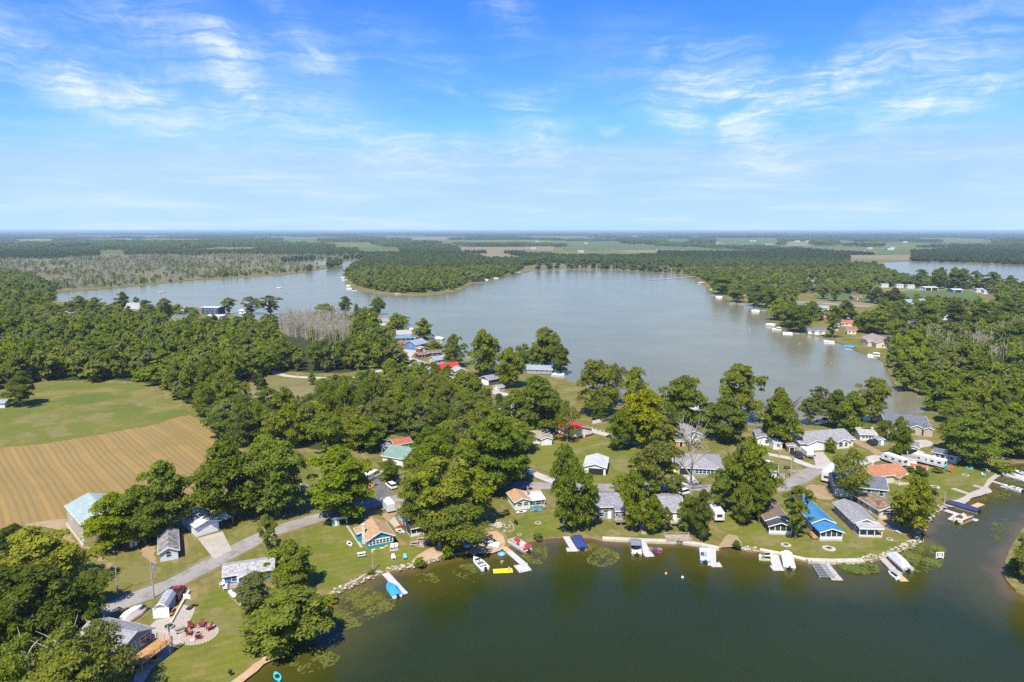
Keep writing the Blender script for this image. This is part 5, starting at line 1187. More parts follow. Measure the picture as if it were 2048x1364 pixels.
porch(t, -.1, -3.0, L + .1, 0, 2.4, 'lightgrey', 4, False, p=.12, floor=.3)
house('cottage', 'weathered white cottage with a stained mossy brown roof', (1714.5, 1010), (1758, 1037), (1790, 1029), 2.4, 'x', .32, 'cream', 'mossy', [w('F', .2), w('F', .45, .95, .7, .8), d('F', .6), w('F', .85, .95, .8, 1.1), ('R', 'w', .5, .9, 4.0, 1.2)], vents=1)
t, L, D = house('house', 'tall dark green house with a slate roof and pale garage end', (1668, 992), (1772, 1003), 9.5, 3.5, 'x', .4, 'sage', 'slate', [w('F', .66, 1.5, 1.1, 1.5), w('F', .9, 1.5, 1.1, 1.5), gd('F', .2, 4.6, 2.2)], vents=1)
t, L, D = house('house', 'house with an orange metal roof behind the dark green house', (1745, 970), (1812, 963), 8, 2.7, 'x', .42, 'cream', 'orangemetal', [w('R', .5), w('F', .8)], wings=[(-.3, .1, .12, .95, 2.3, 'x', .4, 'gable', 'cream', 'orangemetal'), (.62, -2.0, .97, .5, 2.4, 'y', .4, 'gable', 'cream', 'orangemetal')])
chimney(t, L * .3, D * .6, 5.3, .7, wall_m('cream'))
house('shed', 'grey shed with a rust orange roof on the point lawn', (1820, 945), (1853, 950), 3.4, 1.9, 'x', .3, 'lightgrey', 'rustmetal', [d('F', .3)], cat='shed', ov=.2)
t, L, D = house('house', 'long white ranch house under a broad grey roof with a garage wing', (1600, 901), (1706, 892), 11.5, 2.6, 'x', .36, 'white', 'grey', [w('F', .5), w('F', .93, 1.0, 1.3, 1.1), d('F', .56)], wings=[(.08, -1.4, .42, .55, 2.6, 'y', .3, 'gable', 'white', 'grey'), (.64, -1.6, .86, .55, 2.5, 'y', .4, 'gable', 'white', 'grey')], vents=2)
fit(t, 'F', 'g', .25, 0, 4.8, 2.1, (0, -1.4, L, D)); fit(t, 'F', 'w', .7, .8, 1.5, 1.4, (0, -1.6, L, D)); fit(t, 'F', 'w', .8, .8, 1.0, 1.4, (0, -1.6, L, D))
house('cottage', 'white cottage with grey shingles beside the dense shore tree', (1514, 890), (1541, 892), 11, 2.7, 'y', .42, 'white', 'purple', [d('F', .3), w('F', .7)])
house('shed', 'white flat roofed shed with one window by the gravel lane', (1546, 899), (1564, 899), 4, 2.3, 'x', .06, 'white', 'galv', [w('F', .55, 1.0, 1.0, .9)], kind='shed', cat='shed', ov=.15)
house('shed', 'brown wooden lean to shed beside the parked pickup', (1574, 904), (1590, 905), 3.5, 2.2, 'y', .3, 'brown', 'taupe', [od('F', .6, 1.4, 1.8)], cat='shed', ov=.2)
house('house', 'low white house with a pale roof between ranch house and lake trees', (1720, 881), (1752, 882), 9, 2.4, 'x', .3, 'white', 'lightgrey', [row('F', 4, 1.0, 1.1, .9)])
house('house', 'large slate roofed house with two stone grey gables by the lake narrows', (1772, 864), (1858, 869), 12, 3.0, 'x', .4, 'tan', 'slate', [w('F', .6)], wings=[(.52, -2.2, .78, .5, 3.0, 'y', .45, 'gable', 'tan', 'slate'), (.8, -3.2, 1.0, .5, 2.9, 'y', .45, 'gable', 'tan', 'slate')], vents=1)
house('shed', 'small grey blue shed below the upright dark tree', (1756, 891), (1772, 891), 3.4, 2.0, 'y', .3, 'bluegrey', 'grey', [d('F', .5)], cat='shed', ov=.2)
house('garage', 'white garage with a slate roof half hidden beside the leafy lawn tree', (1520, 953), (1553, 957), 7, 2.4, 'x', .36, 'white', 'slate', [d('R', .3), w('F', .4)], cat='garage')
house('garage', 'open white garage with a grey roof behind the silver car', (1815, 909), (1836, 912), 7, 2.7, 'y', .34, 'white', 'purple', [od('F', .45, 2.6, 2.2)], cat='garage', ov=.3)
house('shed', 'flat roofed white shed in front of the open white garage', (1801, 929), (1833, 934), 3.4, 2.3, 'x', .04, 'white', 'taupe', [d('F', .8)], kind='shed', cat='shed', ov=.12)
house('mobile_home', 'pale blue mobile home with a dark roof under the big tree', (1865, 918), (1912, 928), 5, 2.6, 'x', .26, 'paleblue', 'slate', [row('F', 4, 1.1, 1.1, .9), d('F', .55)], vents=1)
house('cottage', 'pale blue cottage with a grey roof beyond the orange playhouse', (1371, 882), (1401, 881), 9.5, 2.5, 'y', .42, 'paleblue', 'grey', [w('F', .35), w('F', .7), d('F', .5)])
house('shed', 'orange wooden playhouse with a green grey roof', (1352, 893), (1372, 893), 2.6, 1.9, 'x', .25, 'orange', 'greenmetal', [od('F', .5, 1.1, 1.5)], cat='shed', ov=.2)
house('cottage', 'tan gabled cottage half hidden at the end of the gravel lane', (1309, 872), (1327, 870), 8, 2.5, 'y', .42, 'cream', 'taupe', [w('F', .5)])
house('house', 'white house with a green roof behind the small round tree', (766, 926), (806, 933), 11, 2.6, 'x', .36, 'white', 'greenmetal', [d('F', .7), w('F', .3), w('L', .5)])
house('shed', 'dark green shed with a rust red roof at the wood edge', (790, 903), (824, 897), 6, 2.3, 'x', .35, 'green', 'rustmetal', [d('F', .3), w('F', .7)], cat='shed', ov=.25)
house('shed', 'little grey brown shed beside the rust red roofed shed', (764, 901), (780, 899), 3, 2.0, 'y', .4, 'white', 'brown', [d('F', .5)], cat='shed', ov=.2)
house('cottage', 'white cottage with a brown roof half buried by trees on the dry lawn', (505, 804), (561, 803), 9, 2.5, 'x', .36, 'white', 'brown', [row('F', 3), d('F', .5)])
house('shed', 'white outbuilding at the far meadow under the round dark tree', (-14, 817), (10, 816), 5, 2.4, 'x', .3, 'white', 'bluegrey', [d('F', .5)], cat='shed')
# along the main lake
t, L, D = house('house', 'white house with a bright blue porch roof on the main lake', (784, 682), (822, 681), 10, 4.6, 'x', .4, 'white', 'lightgrey', [row('F', 3, 1.0), d('F', .5)])
porch(t, -.3, -2.6, L * 1.25, 0, 2.5, 'bluemetal', 6)
house('house', 'blue gabled house with a pale grey roof by the parked red car', (833, 701), (855, 695.5), (820, 696), 3.6, 'x', .5, 'blue', 'bluegrey', [w('L', .5, 2.2), row('F', 2), d('F', .5)])
house('shed', 'dark brown shed on the lake lane next to the parked dark car', (838, 716), (856, 714), 5, 2.1, 'x', .3, 'darkred', 'brown', [od('F', .5, 1.6, 1.7)], cat='shed', ov=.25)
house('shed', 'tan roofed brown shed behind the dark brown lane shed', (840, 705), (856, 703), 5, 2.2, 'y', .35, 'brown', 'tan', [d('F', .5)], cat='shed', ov=.25)
house('cottage', 'low dark brown cottage beneath lake lane trees', (858, 713), (882, 711), 6, 2.3, 'x', .3, 'darkred', 'brown', [row('F', 2)])
house('garage', 'grey double garage with a charcoal roof beside the red roofed lake house', (819, 739), (841, 742.5), (856, 736), 2.4, 'x', .34, 'tan', 'slate', [gd('L', .5, 3.0), d('F', .7)], cat='garage')
house('house', 'pale blue gabled house with a red roof on the main lake lane', (849.5, 747), (868, 752.4), (900, 739), 3.0, 'y', .42, 'paleblue', 'redmetal', [w('F', .3, 1.2), w('F', .75, 1.2), w('R', .3), w('R', .7), d('F', .52)])
house('cottage', 'grey roofed cottage behind the red roofed lake house', (872, 729), (902, 725), 8, 2.6, 'x', .36, 'lightgrey', 'bluegrey', [row('F', 3)])
house('cottage', 'white cottage east of the red roofed lake house', (911, 752), (933, 750), 7, 2.6, 'y', .4, 'white', 'lightgrey', [w('F', .3), w('F', .7)])
house('garage', 'dark grey garage with white doors facing the lane of cedars', (961.7, 766.7), (978, 771), (1001, 765), 2.9, 'y', .45, 'darkgrey', 'purple', [gd('F', .35, 2.8, 2.2), gd('F', .75, 2.4, 2.2)], cat='garage')
house('shed', 'small pale grey shed beside the dark grey garage', (986, 781), (999, 784), 3.5, 2.0, 'y', .4, 'lightgrey', 'grey', [d('F', .5)], cat='shed', ov=.2)
house('house', 'tan roofed grey house at the foot of the massive dark maple', (999, 829), (1024, 836), 9, 2.6, 'x', .36, 'lightgrey', 'taupe', [row('F', 3)])
house('cottage', 'blue grey cottage on the shore behind the dark grey garage', (983, 742), (1000, 740), 8, 2.7, 'y', .42, 'lightgrey', 'bluegrey', [w('F', .5)])
house('house', 'long low house with a dark blue roof behind the tall lakeside pair', (1054, 747), (1104, 749), 9, 2.5, 'x', .3, 'grey', 'bluegrey', [row('F', 4)])
t, L, D = house('house', 'tan house with solar panels on its roof at the lake arm', (716, 630), (742, 630), 12, 3.2, 'x', .4, 'tan', 'lightgrey', [row('F', 3)])
for i in range(2):
    x0, x1 = L * (.08 + .45 * i), L * (.48 + .45 * i); zf = lambda y: 3.2 + .4 * y + .17
    MB().prism([(x0, .6, zf(.6)), (x1, .6, zf(.6)), (x1, D * .46, zf(D * .46)), (x0, D * .46, zf(D * .46))], [(x0, .6, zf(.6) + .08), (x1, .6, zf(.6) + .08), (x1, D * .46, zf(D * .46) + .08), (x0, D * .46, zf(D * .46) + .08)]).build('solar_panel', mat('solar_blue', (.03, .045, .1), (.05, .07, .15), 1, .2, stripe=('x', 1.1, .6)), t)
house('house', 'white house with a grey brown roof between lone tree and bright tree', (752, 652), (780, 651), 11, 3.4, 'x', .36, 'white', 'taupe', [row('F', 3), d('F', .5)])
house('cottage', 'white cottage in the bright trees below the solar roof', (742, 672), (760, 671), 8, 2.6, 'y', .4, 'white', 'lightgrey', [w('F', .5)])
# on the lake arm
house('house', 'pale house with a steep grey roof on the near bank of the lake arm', (251, 621), (279, 621), 9, 2.0, 'x', 1.05, 'lightgrey', 'lightgrey', [w('F', .3), w('F', .7)])
t, L, D = house('house', 'two storey navy house with a pale flat topped roof on the lake arm', (404, 628), (437, 629), 10, 6.0, 'x', .14, 'navy', 'whitemetal', [row('F', 4, 3.6, 1.2, 1.3), row('F', 3, .9, 1.2, 1.3)])
house('garage', 'white garage before the two storey navy house', (414, 640), (446, 640), 9, 3.0, 'x', .25, 'white', 'whitemetal', [gd('F', .3), gd('F', .75, 3.2)], cat='garage')
house('house', 'grey roofed house with a pale drive on the lake arm', (345, 642), (372, 642), 10, 2.7, 'x', .4, 'cream', 'slate', [row('F', 3)])
house('cottage', 'low pale cottage at the water of the lake arm', (348, 622), (368, 622), 7, 2.6, 'x', .3, 'lightgrey', 'grey', [row('F', 2)])
house('cottage', 'white cottage peeping from the wood near the lake arm', (125, 633), (141, 633), 9, 3.0, 'y', .4, 'white', 'lightgrey', [w('F', .5)])
house('cottage', 'reddish roofed cottage low in the lake arm trees', (297, 636), (312, 636), 8, 2.6, 'x', .35, 'cream', 'rustmetal', [w('F', .5)])
house('cottage', 'white cottage beyond the grey airy trees of the lake arm', (478, 628), (492, 628), 8, 2.8, 'x', .3, 'white', 'whitemetal', [w('F', .5)])
house('cottage', 'low grey boathouse where the bare wetland trunks end', (570, 648), (596, 648), 8, 2.6, 'x', .3, 'lightgrey', 'purple', [row('F', 2)])
# on the far bank and beyond
house('house', 'white house with grey gables on the far bank', (1616, 668), (1650, 669), 10, 3.0, 'x', .34, 'white', 'slate', [row('F', 3), d('F', .5)], wings=[(.3, -4.0, .62, .5, 2.8, 'y', .4, 'gable', 'white', 'slate')])
house('house', 'large cream house with a brown roof on the far bank', (1722, 685), (1752, 696), (1784, 692), 3.4, 'x', .42, 'cream', 'taupe', [row('F', 4), ('R', 'w', .3, 1.0, 1.2, 1.2), ('R', 'w', .7, 1.0, 1.2, 1.2)], wings=[(.42, -2.5, .72, .5, 3.0, 'y', .45, 'gable', 'cream', 'taupe')])
house('house', 'dark red brown house beside the dry strip on the far bank', (1560, 600), (1581, 600), 10, 3.0, 'x', .36, 'darkred', 'purple', [row('F', 3)])
house('barn', 'blue grey metal barn among far bank trees', (1824, 617), (1864, 615), 22, 4.5, 'x', .3, 'bluegrey', 'bluegrey', [od('F', .5, 5, 3.6)], cat='barn')
house('barn', 'second smaller grey barn in front of the blue grey metal barn', (1812, 628), (1836, 627), 14, 4.0, 'x', .3, 'lightgrey', 'bluegrey', [od('F', .5, 4, 3.2)], cat='barn')
house('boat_shed', 'white boat shed at the edge of the reed field', (1714, 579), (1732, 579), 12, 3.6, 'x', .2, 'white', 'whitemetal', [od('F', .3, 6, 3.6), od('F', .7, 6, 3.6)], cat='boat shed')
house('boat_shed', 'white storage shed by the marina', (1850, 581), (1876, 581), 14, 3.6, 'x', .16, 'white', 'whitemetal', [od('F', .25, 7, 3.6), od('F', .75, 7, 3.6)], cat='boat shed')
house('boat_shed', 'blue doored marina shed on the far lake', (1906, 585), (1926, 585), 12, 3.2, 'x', .2, 'blue', 'whitemetal', [od('F', .5, 8, 3.0)], cat='boat shed')
house('house', 'white cottage above the dark trees of the far bank', (1632, 572), (1662, 572), 12, 3.4, 'x', .3, 'white', 'whitemetal', [row('F', 3)])
house('house', 'white farmhouse in the trees north of the far bank', (1602, 556), (1630, 556), 14, 5.0, 'x', .4, 'white', 'lightgrey', [row('F', 3)])
house('cottage', 'white cottage at the tip of the far bank trees', (1474, 553), (1496, 553), 12, 4.0, 'x', .35, 'white', 'lightgrey', [row('F', 2)])
house('cottage', 'grey cottage near the far bank boat lifts', (1478, 597), (1496, 597), 9, 3.0, 'y', .4, 'lightgrey', 'grey', [w('F', .5)])
house('cottage', 'red brown cottage behind the moored red boat', (1640, 640), (1660, 641), 9, 2.8, 'x', .36, 'red', 'taupe', [w('F', .5)])
house('cottage', 'red roofed cottage inland from the white far bank house', (1682, 652), (1704, 653), 9, 2.8, 'x', .4, 'cream', 'rustmetal', [w('F', .5)])
house('house', 'pale house on the open shore of the peninsula', (927, 558), (940, 558), 12, 5.0, 'y', .5, 'cream', 'taupe', [w('F', .5)])
for A, B, wl, rf, lab in (((1688, 636), (1706, 637), 'white', 'lightgrey', 'white cottage on the dry far lawn'), ((1712, 644), (1730, 645), 'tan', 'taupe', 'tan cottage beside the white one on the dry far lawn'), ((1660, 660), (1676, 661), 'paleblue', 'grey', 'pale blue cottage right behind the lone olive tree'), ((1694, 668), (1712, 669), 'cream', 'rustmetal', 'cream cottage with a rusty roof near the blue covered pontoon'),
    ((1590, 634), (1606, 634), 'white', 'grey', 'white cottage at the inland end of the spit'), ((1768, 655), (1786, 656), 'lightgrey', 'slate', 'grey cottage inland of the cream house'), ((1530, 600), (1546, 600), 'white', 'taupe', 'white cottage among the spit trees'), ((1500, 584), (1516, 584), 'lightgrey', 'lightgrey', 'pale cottage inland of the far bank tip'),
    ((1640, 622), (1658, 622), 'white', 'bluegrey', 'white cottage on the lane of the dry strip'), ((1706, 600), (1724, 600), 'brown', 'brown', 'brown cabin by the crop field'), ((1820, 655), (1840, 655), 'white', 'slate', 'white cottage before the second grey barn'), ((1880, 640), (1900, 640), 'lightgrey', 'bluegrey', 'pale house beside the dark grove')):
    house('cottage', lab, A, B, 9, 3.0, 'x', .38, wl, rf, [row('F', 2), d('F', .5)])
for x, y in ((1424, 549), (1448, 549), (1466, 548), (1512, 551), (1530, 550), (1548, 553), (1572, 556), (1640, 566), (1672, 570), (1690, 572), (1770, 575), (1800, 576), (1822, 577), (1960, 585), (1975, 588)):
    house('trailer_home', 'white trailer home in the park beyond the far bank trees', (x - 7, y), (x + 7, y), 6, 4.2, 'x', .2, 'white', 'whitemetal', [row('F', 2)], group='trailer homes beyond the far bank')
for i, (x0, x1, y, lab) in enumerate(((10, 36, 475.5, 'long white farm shed far out on the western plain'), (53, 68, 475.5, 'farmstead building between two long western sheds'), (80, 98, 475.5, 'white shed east of the western farmstead'),
    (254, 262, 480, 'tiny white farm building north of the wetland'), (378, 392, 481, 'white shed before the dark wood strip'), (505, 513, 475.5, 'white speck of a farm by the dark wood edge'),
    (1124, 1140, 481, 'farm shed among the trees north of the main lake'), (1140, 1154, 465.8, 'pale town roof on the northern horizon'), (1180, 1190, 465.8, 'second pale roof on the northern horizon'),
    (1425, 1436, 473, 'white barn beside the northern field'), (1500, 1512, 483, 'white barn by the silo'), (1530, 1546, 489, 'orange brown farm building by the field'), (1590, 1600, 483.5, 'white farm on the tan field'),
    (1612, 1620, 483.5, 'small white barn east of the tan field'), (1700, 1712, 483, 'farm building north of the far lake'), (1728, 1736, 482, 'white silo roofed barn north of the far lake'), (1806, 1816, 485, 'white house far beyond the lake'), (1776, 1788, 500, 'pale farmhouse on the green slope'))):
    house('farm_building', lab, (x0, y), (x1, y), 20 if y > 470 else 60, max(5, (1 / (y - 461)) * 75), 'x', .2, 'tan' if 'brown' in lab else 'white', 'orangemetal' if 'brown' in lab else 'whitemetal', cat='farm building', ov=1)
# ------------------------------------------------------------------ docks and boats
M_DOCKW = mat('white_dock_boards', (.42, .4, .37), (.53, .505, .47), 2, .7, stripe=('x', .3, .25))
M_DOCKG = mat('grey_dock_boards', (.34, .31, .28), (.46, .43, .39), 2, .9, stripe=('x', .3, .3))
M_DOCKT = mat('tan_dock_boards', (.46, .31, .16), (.56, .4, .22), 2, .85, stripe=('x', .3, .3))
dock('white dock leading to the blue covered boat', [((765, 1140), (809, 1188), 1.6, M_DOCKW)], M_DOCKW)
dock('white L shaped swimming dock with a tan first section', [((1001, 1088), (1018, 1103), 1.5, M_DOCKT), ((1017.5, 1102.5), (1050, 1130), 1.6, M_DOCKW), ((1033, 1138), (1058, 1133), 3.4, M_DOCKW)], M_DOCKW)
dock('white dock beside the navy covered pontoon', [((1127.5, 1066), (1148, 1099), 1.6, M_DOCKW), ((1133, 1099), (1156, 1098.5), 1.8, M_DOCKW)], M_DOCKW)
dock('white dock with a ladder by the grey canopied pontoon', [((1277, 1070), (1296, 1110), 1.9, M_DOCKW), ((1288, 1109), (1306, 1108), 2.2, M_DOCKW)], M_DOCKW)
dock('white dock with a bench by the white fishing pontoon', [((1424, 1094), (1424, 1131), 1.8, M_DOCKW), ((1421, 1129), (1442, 1129), 2.0, M_DOCKW)], M_DOCKW)
dock('wide white dock between jet skis and the covered lift', [((1546, 1107), (1556, 1137), 2.2, M_DOCKW), ((1543, 1136), (1566, 1136), 2.2, M_DOCKW)], M_DOCKW)
dock('grey weathered dock beside the empty boat lift', [((1646, 1125), (1675, 1160), 2.4, M_DOCKG)], M_DOCKG)
dock('long wooden dock with a bright tan end section', [((1758, 1109), (1797, 1150), 1.6, M_DOCKG), ((1783, 1146), (1800, 1143), 1.6, M_DOCKG), ((1795, 1149), (1809, 1162), 1.7, M_DOCKT)], M_DOCKG)
dock('grey metal dock carrying the brown pontoon lift', [((1890, 1020), (1955, 1041), 1.6, M_DOCKW), ((1903, 1040), (1916, 1030), 1.8, M_DOCKW)], M_DOCKW)
dock('short tan dock beside the navy pontoon', [((1940, 1016), (1963, 1007), 1.7, M_DOCKT)], M_DOCKT)
dock('narrow dock in the weeds leading to the white skiff', [((1981, 961), (2030, 976), 1.4, M_DOCKG), ((2008, 975), (2016, 970), 2.0, M_DOCKG)], M_DOCKG)
dock('plank dock beside the pontoons in the weeds', [((2001, 945), (2044, 957), 1.2, M_DOCKG)], M_DOCKG)
dock('long white dock on the main lake behind the dense shore tree', [((1503, 829), (1515, 845), 2.0, M_DOCKW), ((1530, 843), (1548, 842), 3.4, M_DOCKW)], M_DOCKW)
for lab, a, b in (('pale dock at the first far bank pontoon', (1414, 571), (1396, 569)), ('pale dock past the grey far bank pontoon', (1442, 592), (1424, 590)), ('white dock on the sandy spit', (1532, 621), (1502, 620.5)), ('white dock below the spit trees', (1552, 649), (1530, 648)), ('long low dock under far bank trees', (1600, 667), (1570, 665)),
    ('pale dock at the lone far bank tree', (1668, 682), (1646, 681)), ('pale dock beside the blue covered pontoon', (1706, 700), (1690, 698.5)), ('pale dock at the narrow lake end', (1766, 717), (1740, 715)), ('white dock at the peninsula tip', (708, 574.5), (684, 575)), ('pale dock on the peninsula shore', (966, 566), (950, 565.5)), ('white dock by the red roofed lake house trees', (935, 716), (950, 710)), ('dark dock at the white and blue house', (830, 660), (845, 656))):
    dock(lab, [(a, b, 2.2, M_DOCKW)], M_DOCKW)
runabout('motor boat under a bright blue cover at the white dock', (795, 1196), (776, 1171), 5.8, 2.3, cover=(.03, .27, .55), name='covered_boat')
runabout('white and grey bowrider anchored off the beach', (970, 1141), (948, 1119), 6.0, 2.3, (.74, .74, .76))
pontoon('pontoon boat with red seats and red trim beside the swimming dock', (1056, 1105), (1022, 1085), 7.0, 2.5, (.62, .58, .57), (.42, .36, .34), seats=(.38, .05, .06))
pontoon('pontoon boat under a navy cover at the shore', (1165, 1101), (1152, 1077), 6.6, 2.5, cover='tarp', coverc=(.03, .05, .18))
pontoon('pontoon boat with a grey canopy and an orange tube aboard', (1274, 1114), (1267, 1083), 7.2, 2.5, (.2, .2, .22), (.5, .4, .3), canopy=(.2, .19, .23))
pontoon('white fishing pontoon with a blue floor beside the bench dock', (1411, 1128), (1408, 1103), 5.6, 2.4, (.7, .72, .75), (.25, .33, .45), seats=(.6, .65, .75))
pontoon('pontoon boat on a lift under a tall white cover', (1579, 1141), (1572, 1110), 7.2, 2.5, cover='lift', coverc=(.7, .69, .67))
pontoon('pontoon boat with a pale grey canopy at the long wooden dock', (1813, 1142), (1784, 1116), 7.4, 2.5, (.6, .6, .6), (.4, .38, .36), cover='lift', coverc=(.5, .49, .48))
pontoon('pontoon boat under a navy cover beside the pale walk', (1949, 1024), (1900, 1010), 8.0, 2.5, cover='tarp', coverc=(.025, .035, .1))
pontoon('brown pontoon with tan seats on the grey metal dock lift', (1912, 1048), (1940, 1036), 6.4, 2.5, (.2, .1, .07), (.5, .4, .3), seats=(.62, .52, .4))
pontoon('white open pontoon in the weeds beyond the pale walk', (2046, 962), (2012, 952), 7.2, 2.5, (.74, .72, .68), (.6, .57, .52))
runabout('white boat in the weeds at the frame edge', (2062, 956), (2030, 945), 5.6, 2.2, (.76, .75, .72))
runabout('broad white skiff at the narrow weedy dock', (2034, 982), (2013, 976), 5.0, 2.4, (.78, .78, .77))
jetski('white and yellow jet ski nearest the shore stones beside the wide dock', (1544, 1113), (1516, 1114), (.7, .7, .6)); jetski('lime and white jet ski parked outside the first by the wide dock', (1546, 1121), (1516, 1120), (.55, .62, .35))
jetski('white jet ski at the tan end of the long wooden dock', (1793, 1158), (1779, 1148))
runabout('navy wakeboard boat behind the long white dock on the main lake', (1524, 846), (1518, 831), 6.4, 2.4, (.04, .06, .16))
small_hull('paddle_board', 'white paddle board with a dark pad at the beach edge', (941, 1101), (949, 1111), 3.2, .85, (.72, .7, .66), 'paddle board')
small_hull('pedal_boat', 'turquoise plastic boat at the sandy corner of the shore', (550, 1347), (560, 1366), 3.0, 1.2, (.05, .45, .52), 'boat', z=.1)
for i, (a, b, c, lab) in enumerate((((1303, 1098), (1318, 1099), (.05, .4, .3), 'green kayak lying against the ladder dock'), ((1304, 1101), (1320, 1102), (.5, .06, .05), 'red kayak lying against the ladder dock'), ((1303, 1104), (1316, 1106), (.2, .06, .3), 'purple kayak lying against the ladder dock'))): small_hull('kayak', lab, a, b, 3.2, .8, c, 'kayak')
for a, b, c, lab in (((337, 1231), (346, 1218), (.03, .5, .6), 'turquoise kayak leaning by the grey barn roofed shed'), ((342, 1232), (353, 1220), (.8, .3, .03), 'orange kayak leaning by the grey barn roofed shed')): small_hull('kayak', lab, a, b, 3.2, .8, c, 'kayak', water=False, roll=.8, z=.45)
small_hull('kayak', 'yellow kayak in front of the teal cottage windows', (748, 1101), (764, 1098), 3.2, .8, (.7, .65, .05), 'kayak', water=False, z=.05)
small_hull('kayak', 'lime kayak at the corner of the teal cottage', (772, 1094), (790, 1089), 3.2, .8, (.5, .65, .08), 'kayak', water=False, z=.05)
small_hull('kayak', 'red kayak beside the two tone grey house', (796, 1056), (806, 1053), 3.2, 1.0, (.75, .04, .03), 'kayak', water=False, z=.08)
small_hull('dinghy', 'white dinghy on the walk of the two tone grey house', (793, 1062), (807, 1066), 3.0, 1.3, (.68, .68, .66), 'dinghy', water=False, z=.08)
small_hull('dinghy', 'white dinghy resting on the lawn of the teal cottage', (696, 1085), (702, 1093), 2.8, 1.2, (.72, .72, .72), 'dinghy', water=False, z=.04)
small_hull('dinghy', 'white dinghy on the lawn of the tan and white cottage', (1037, 1026), (1049, 1024), 3.0, 1.4, (.74, .74, .74), 'dinghy', water=False, z=.04)
for k, lab in ((0, 'turquoise kayak on the porch deck rail of the tan and white cottage'), (1, 'second turquoise kayak in front of the porch deck')): small_hull('kayak', lab, (1065, 1018 + 5 * k), (1081, 1017 + 5 * k), 3.4, .9, (.04, .5, .6) if k == 0 else (.08, .4, .5), 'kayak', water=False, z=.6 if k == 0 else .05)
small_hull('canoe', 'silver canoe on the grass below the point trees', (1774, 1053), (1799, 1067), 5.2, 1.1, (.45, .47, .5), 'canoe', water=False, z=.05)
small_hull('canoe', 'upturned grey boat at the far end of the point lawn', (1981, 915), (2006, 918), 5.6, 1.5, (.42, .42, .4), 'boat', water=False, z=.5, roll=math.pi, cock=False)
small_hull('dinghy', 'green dinghy in the brush above the beach', (949, 1065), (959, 1071), 3.0, 1.2, (.1, .42, .28), 'dinghy', water=False, z=.05)
# far moored boats, small in view
for lab, s, b, kw in (('white pontoon crossing the open lake arm', (562, 576.5), (553, 576), {}), ('white boat far off on the lake arm', (327, 585.5), (319, 586), {}), ('covered pontoon at the peninsula tip', (692, 557), (680, 556.5), dict(cover='lift', coverc=(.6, .62, .63))),
    ('pale pontoon second from the peninsula tip', (696, 561), (683, 561), {}), ('white covered pontoon below the peninsula bank', (704, 573), (690, 572.5), dict(cover='lift', coverc=(.7, .7, .68))), ('long white pontoon at the peninsula docks', (706, 578), (690, 578), {}),
    ('dark pontoon closest to the peninsula beach', (714, 581), (704, 581), dict(fence=(.1, .1, .12))), ('white boat at the reedy end of the peninsula', (799, 588.5), (793, 589), {}), ('teal covered pontoon on the peninsula shore', (965, 563), (953, 563), dict(cover='lift', coverc=(.2, .36, .36))),
    ('white pontoon midway along the peninsula shore', (976, 560), (968, 560), {}), ('pale boat further along the peninsula shore', (996, 557), (988, 557), {}), ('blue canopied pontoon near the peninsula neck', (1030, 547), (1022, 547), dict(cover='lift', coverc=(.2, .3, .4))), ('white boat at the peninsula neck', (1042, 545), (1034, 545), {}),
    ('white pontoon first in the far bank row', (1408, 566), (1396, 566), {}), ('red trimmed pontoon on the far bank', (1422, 572.5), (1409, 572), dict(fence=(.5, .1, .08))), ('grey pontoon past the red trimmed one', (1430, 580), (1419, 580), {}), ('low white boat past the grey far bank pontoon', (1434, 587), (1424, 586.5), {}),
    ('white covered pontoon before the far bank cottage', (1445, 596), (1431, 595.5), dict(cover='lift', coverc=(.66, .67, .68))), ('white roofed boat lift at the sandy spit', (1522, 624), (1500, 623), dict(cover='lift', coverc=(.68, .68, .66))), ('pale covered pontoon on the far bank', (1549, 652), (1533, 651), dict(cover='lift', coverc=(.6, .58, .54))),
    ('white pontoon with dark stern on the far bank', (1561, 661), (1546, 660), dict(canopy=(.7, .7, .7))), ('long white boat under far bank trees', (1584, 668.5), (1566, 667.5), {}), ('open white pontoon by the lone far bank tree', (1669, 686.5), (1647, 685), {}),
    ('blue covered pontoon before the cream house', (1708, 697), (1686, 695), dict(cover='lift', coverc=(.03, .22, .45))), ('white canopied pontoon at the narrow lake end', (1758, 714), (1736, 712.5), dict(canopy=(.72, .72, .7))),
    ('white pontoon at the white and blue house', (826, 665), (819, 655), {}), ('green covered pontoon beyond the bank tree', (868, 673), (854, 669), dict(cover='lift', coverc=(.06, .2, .17))), ('white covered pontoon beside the green covered one', (888, 680), (868, 678), dict(cover='lift', coverc=(.7, .7, .68))),
    ('white boat behind the massive dark maple', (1108, 751), (1125, 752), {}), ('dark pontoon behind the yellow green broad tree', (1222, 806), (1240, 812), dict(cover='tarp', coverc=(.1, .12, .16))), ('white pontoon behind the tall spreading lakeside tree', (1386, 822), (1398, 818), {})):
    pontoon(lab, s, b, 7.5, 2.7, simple=True, **kw)
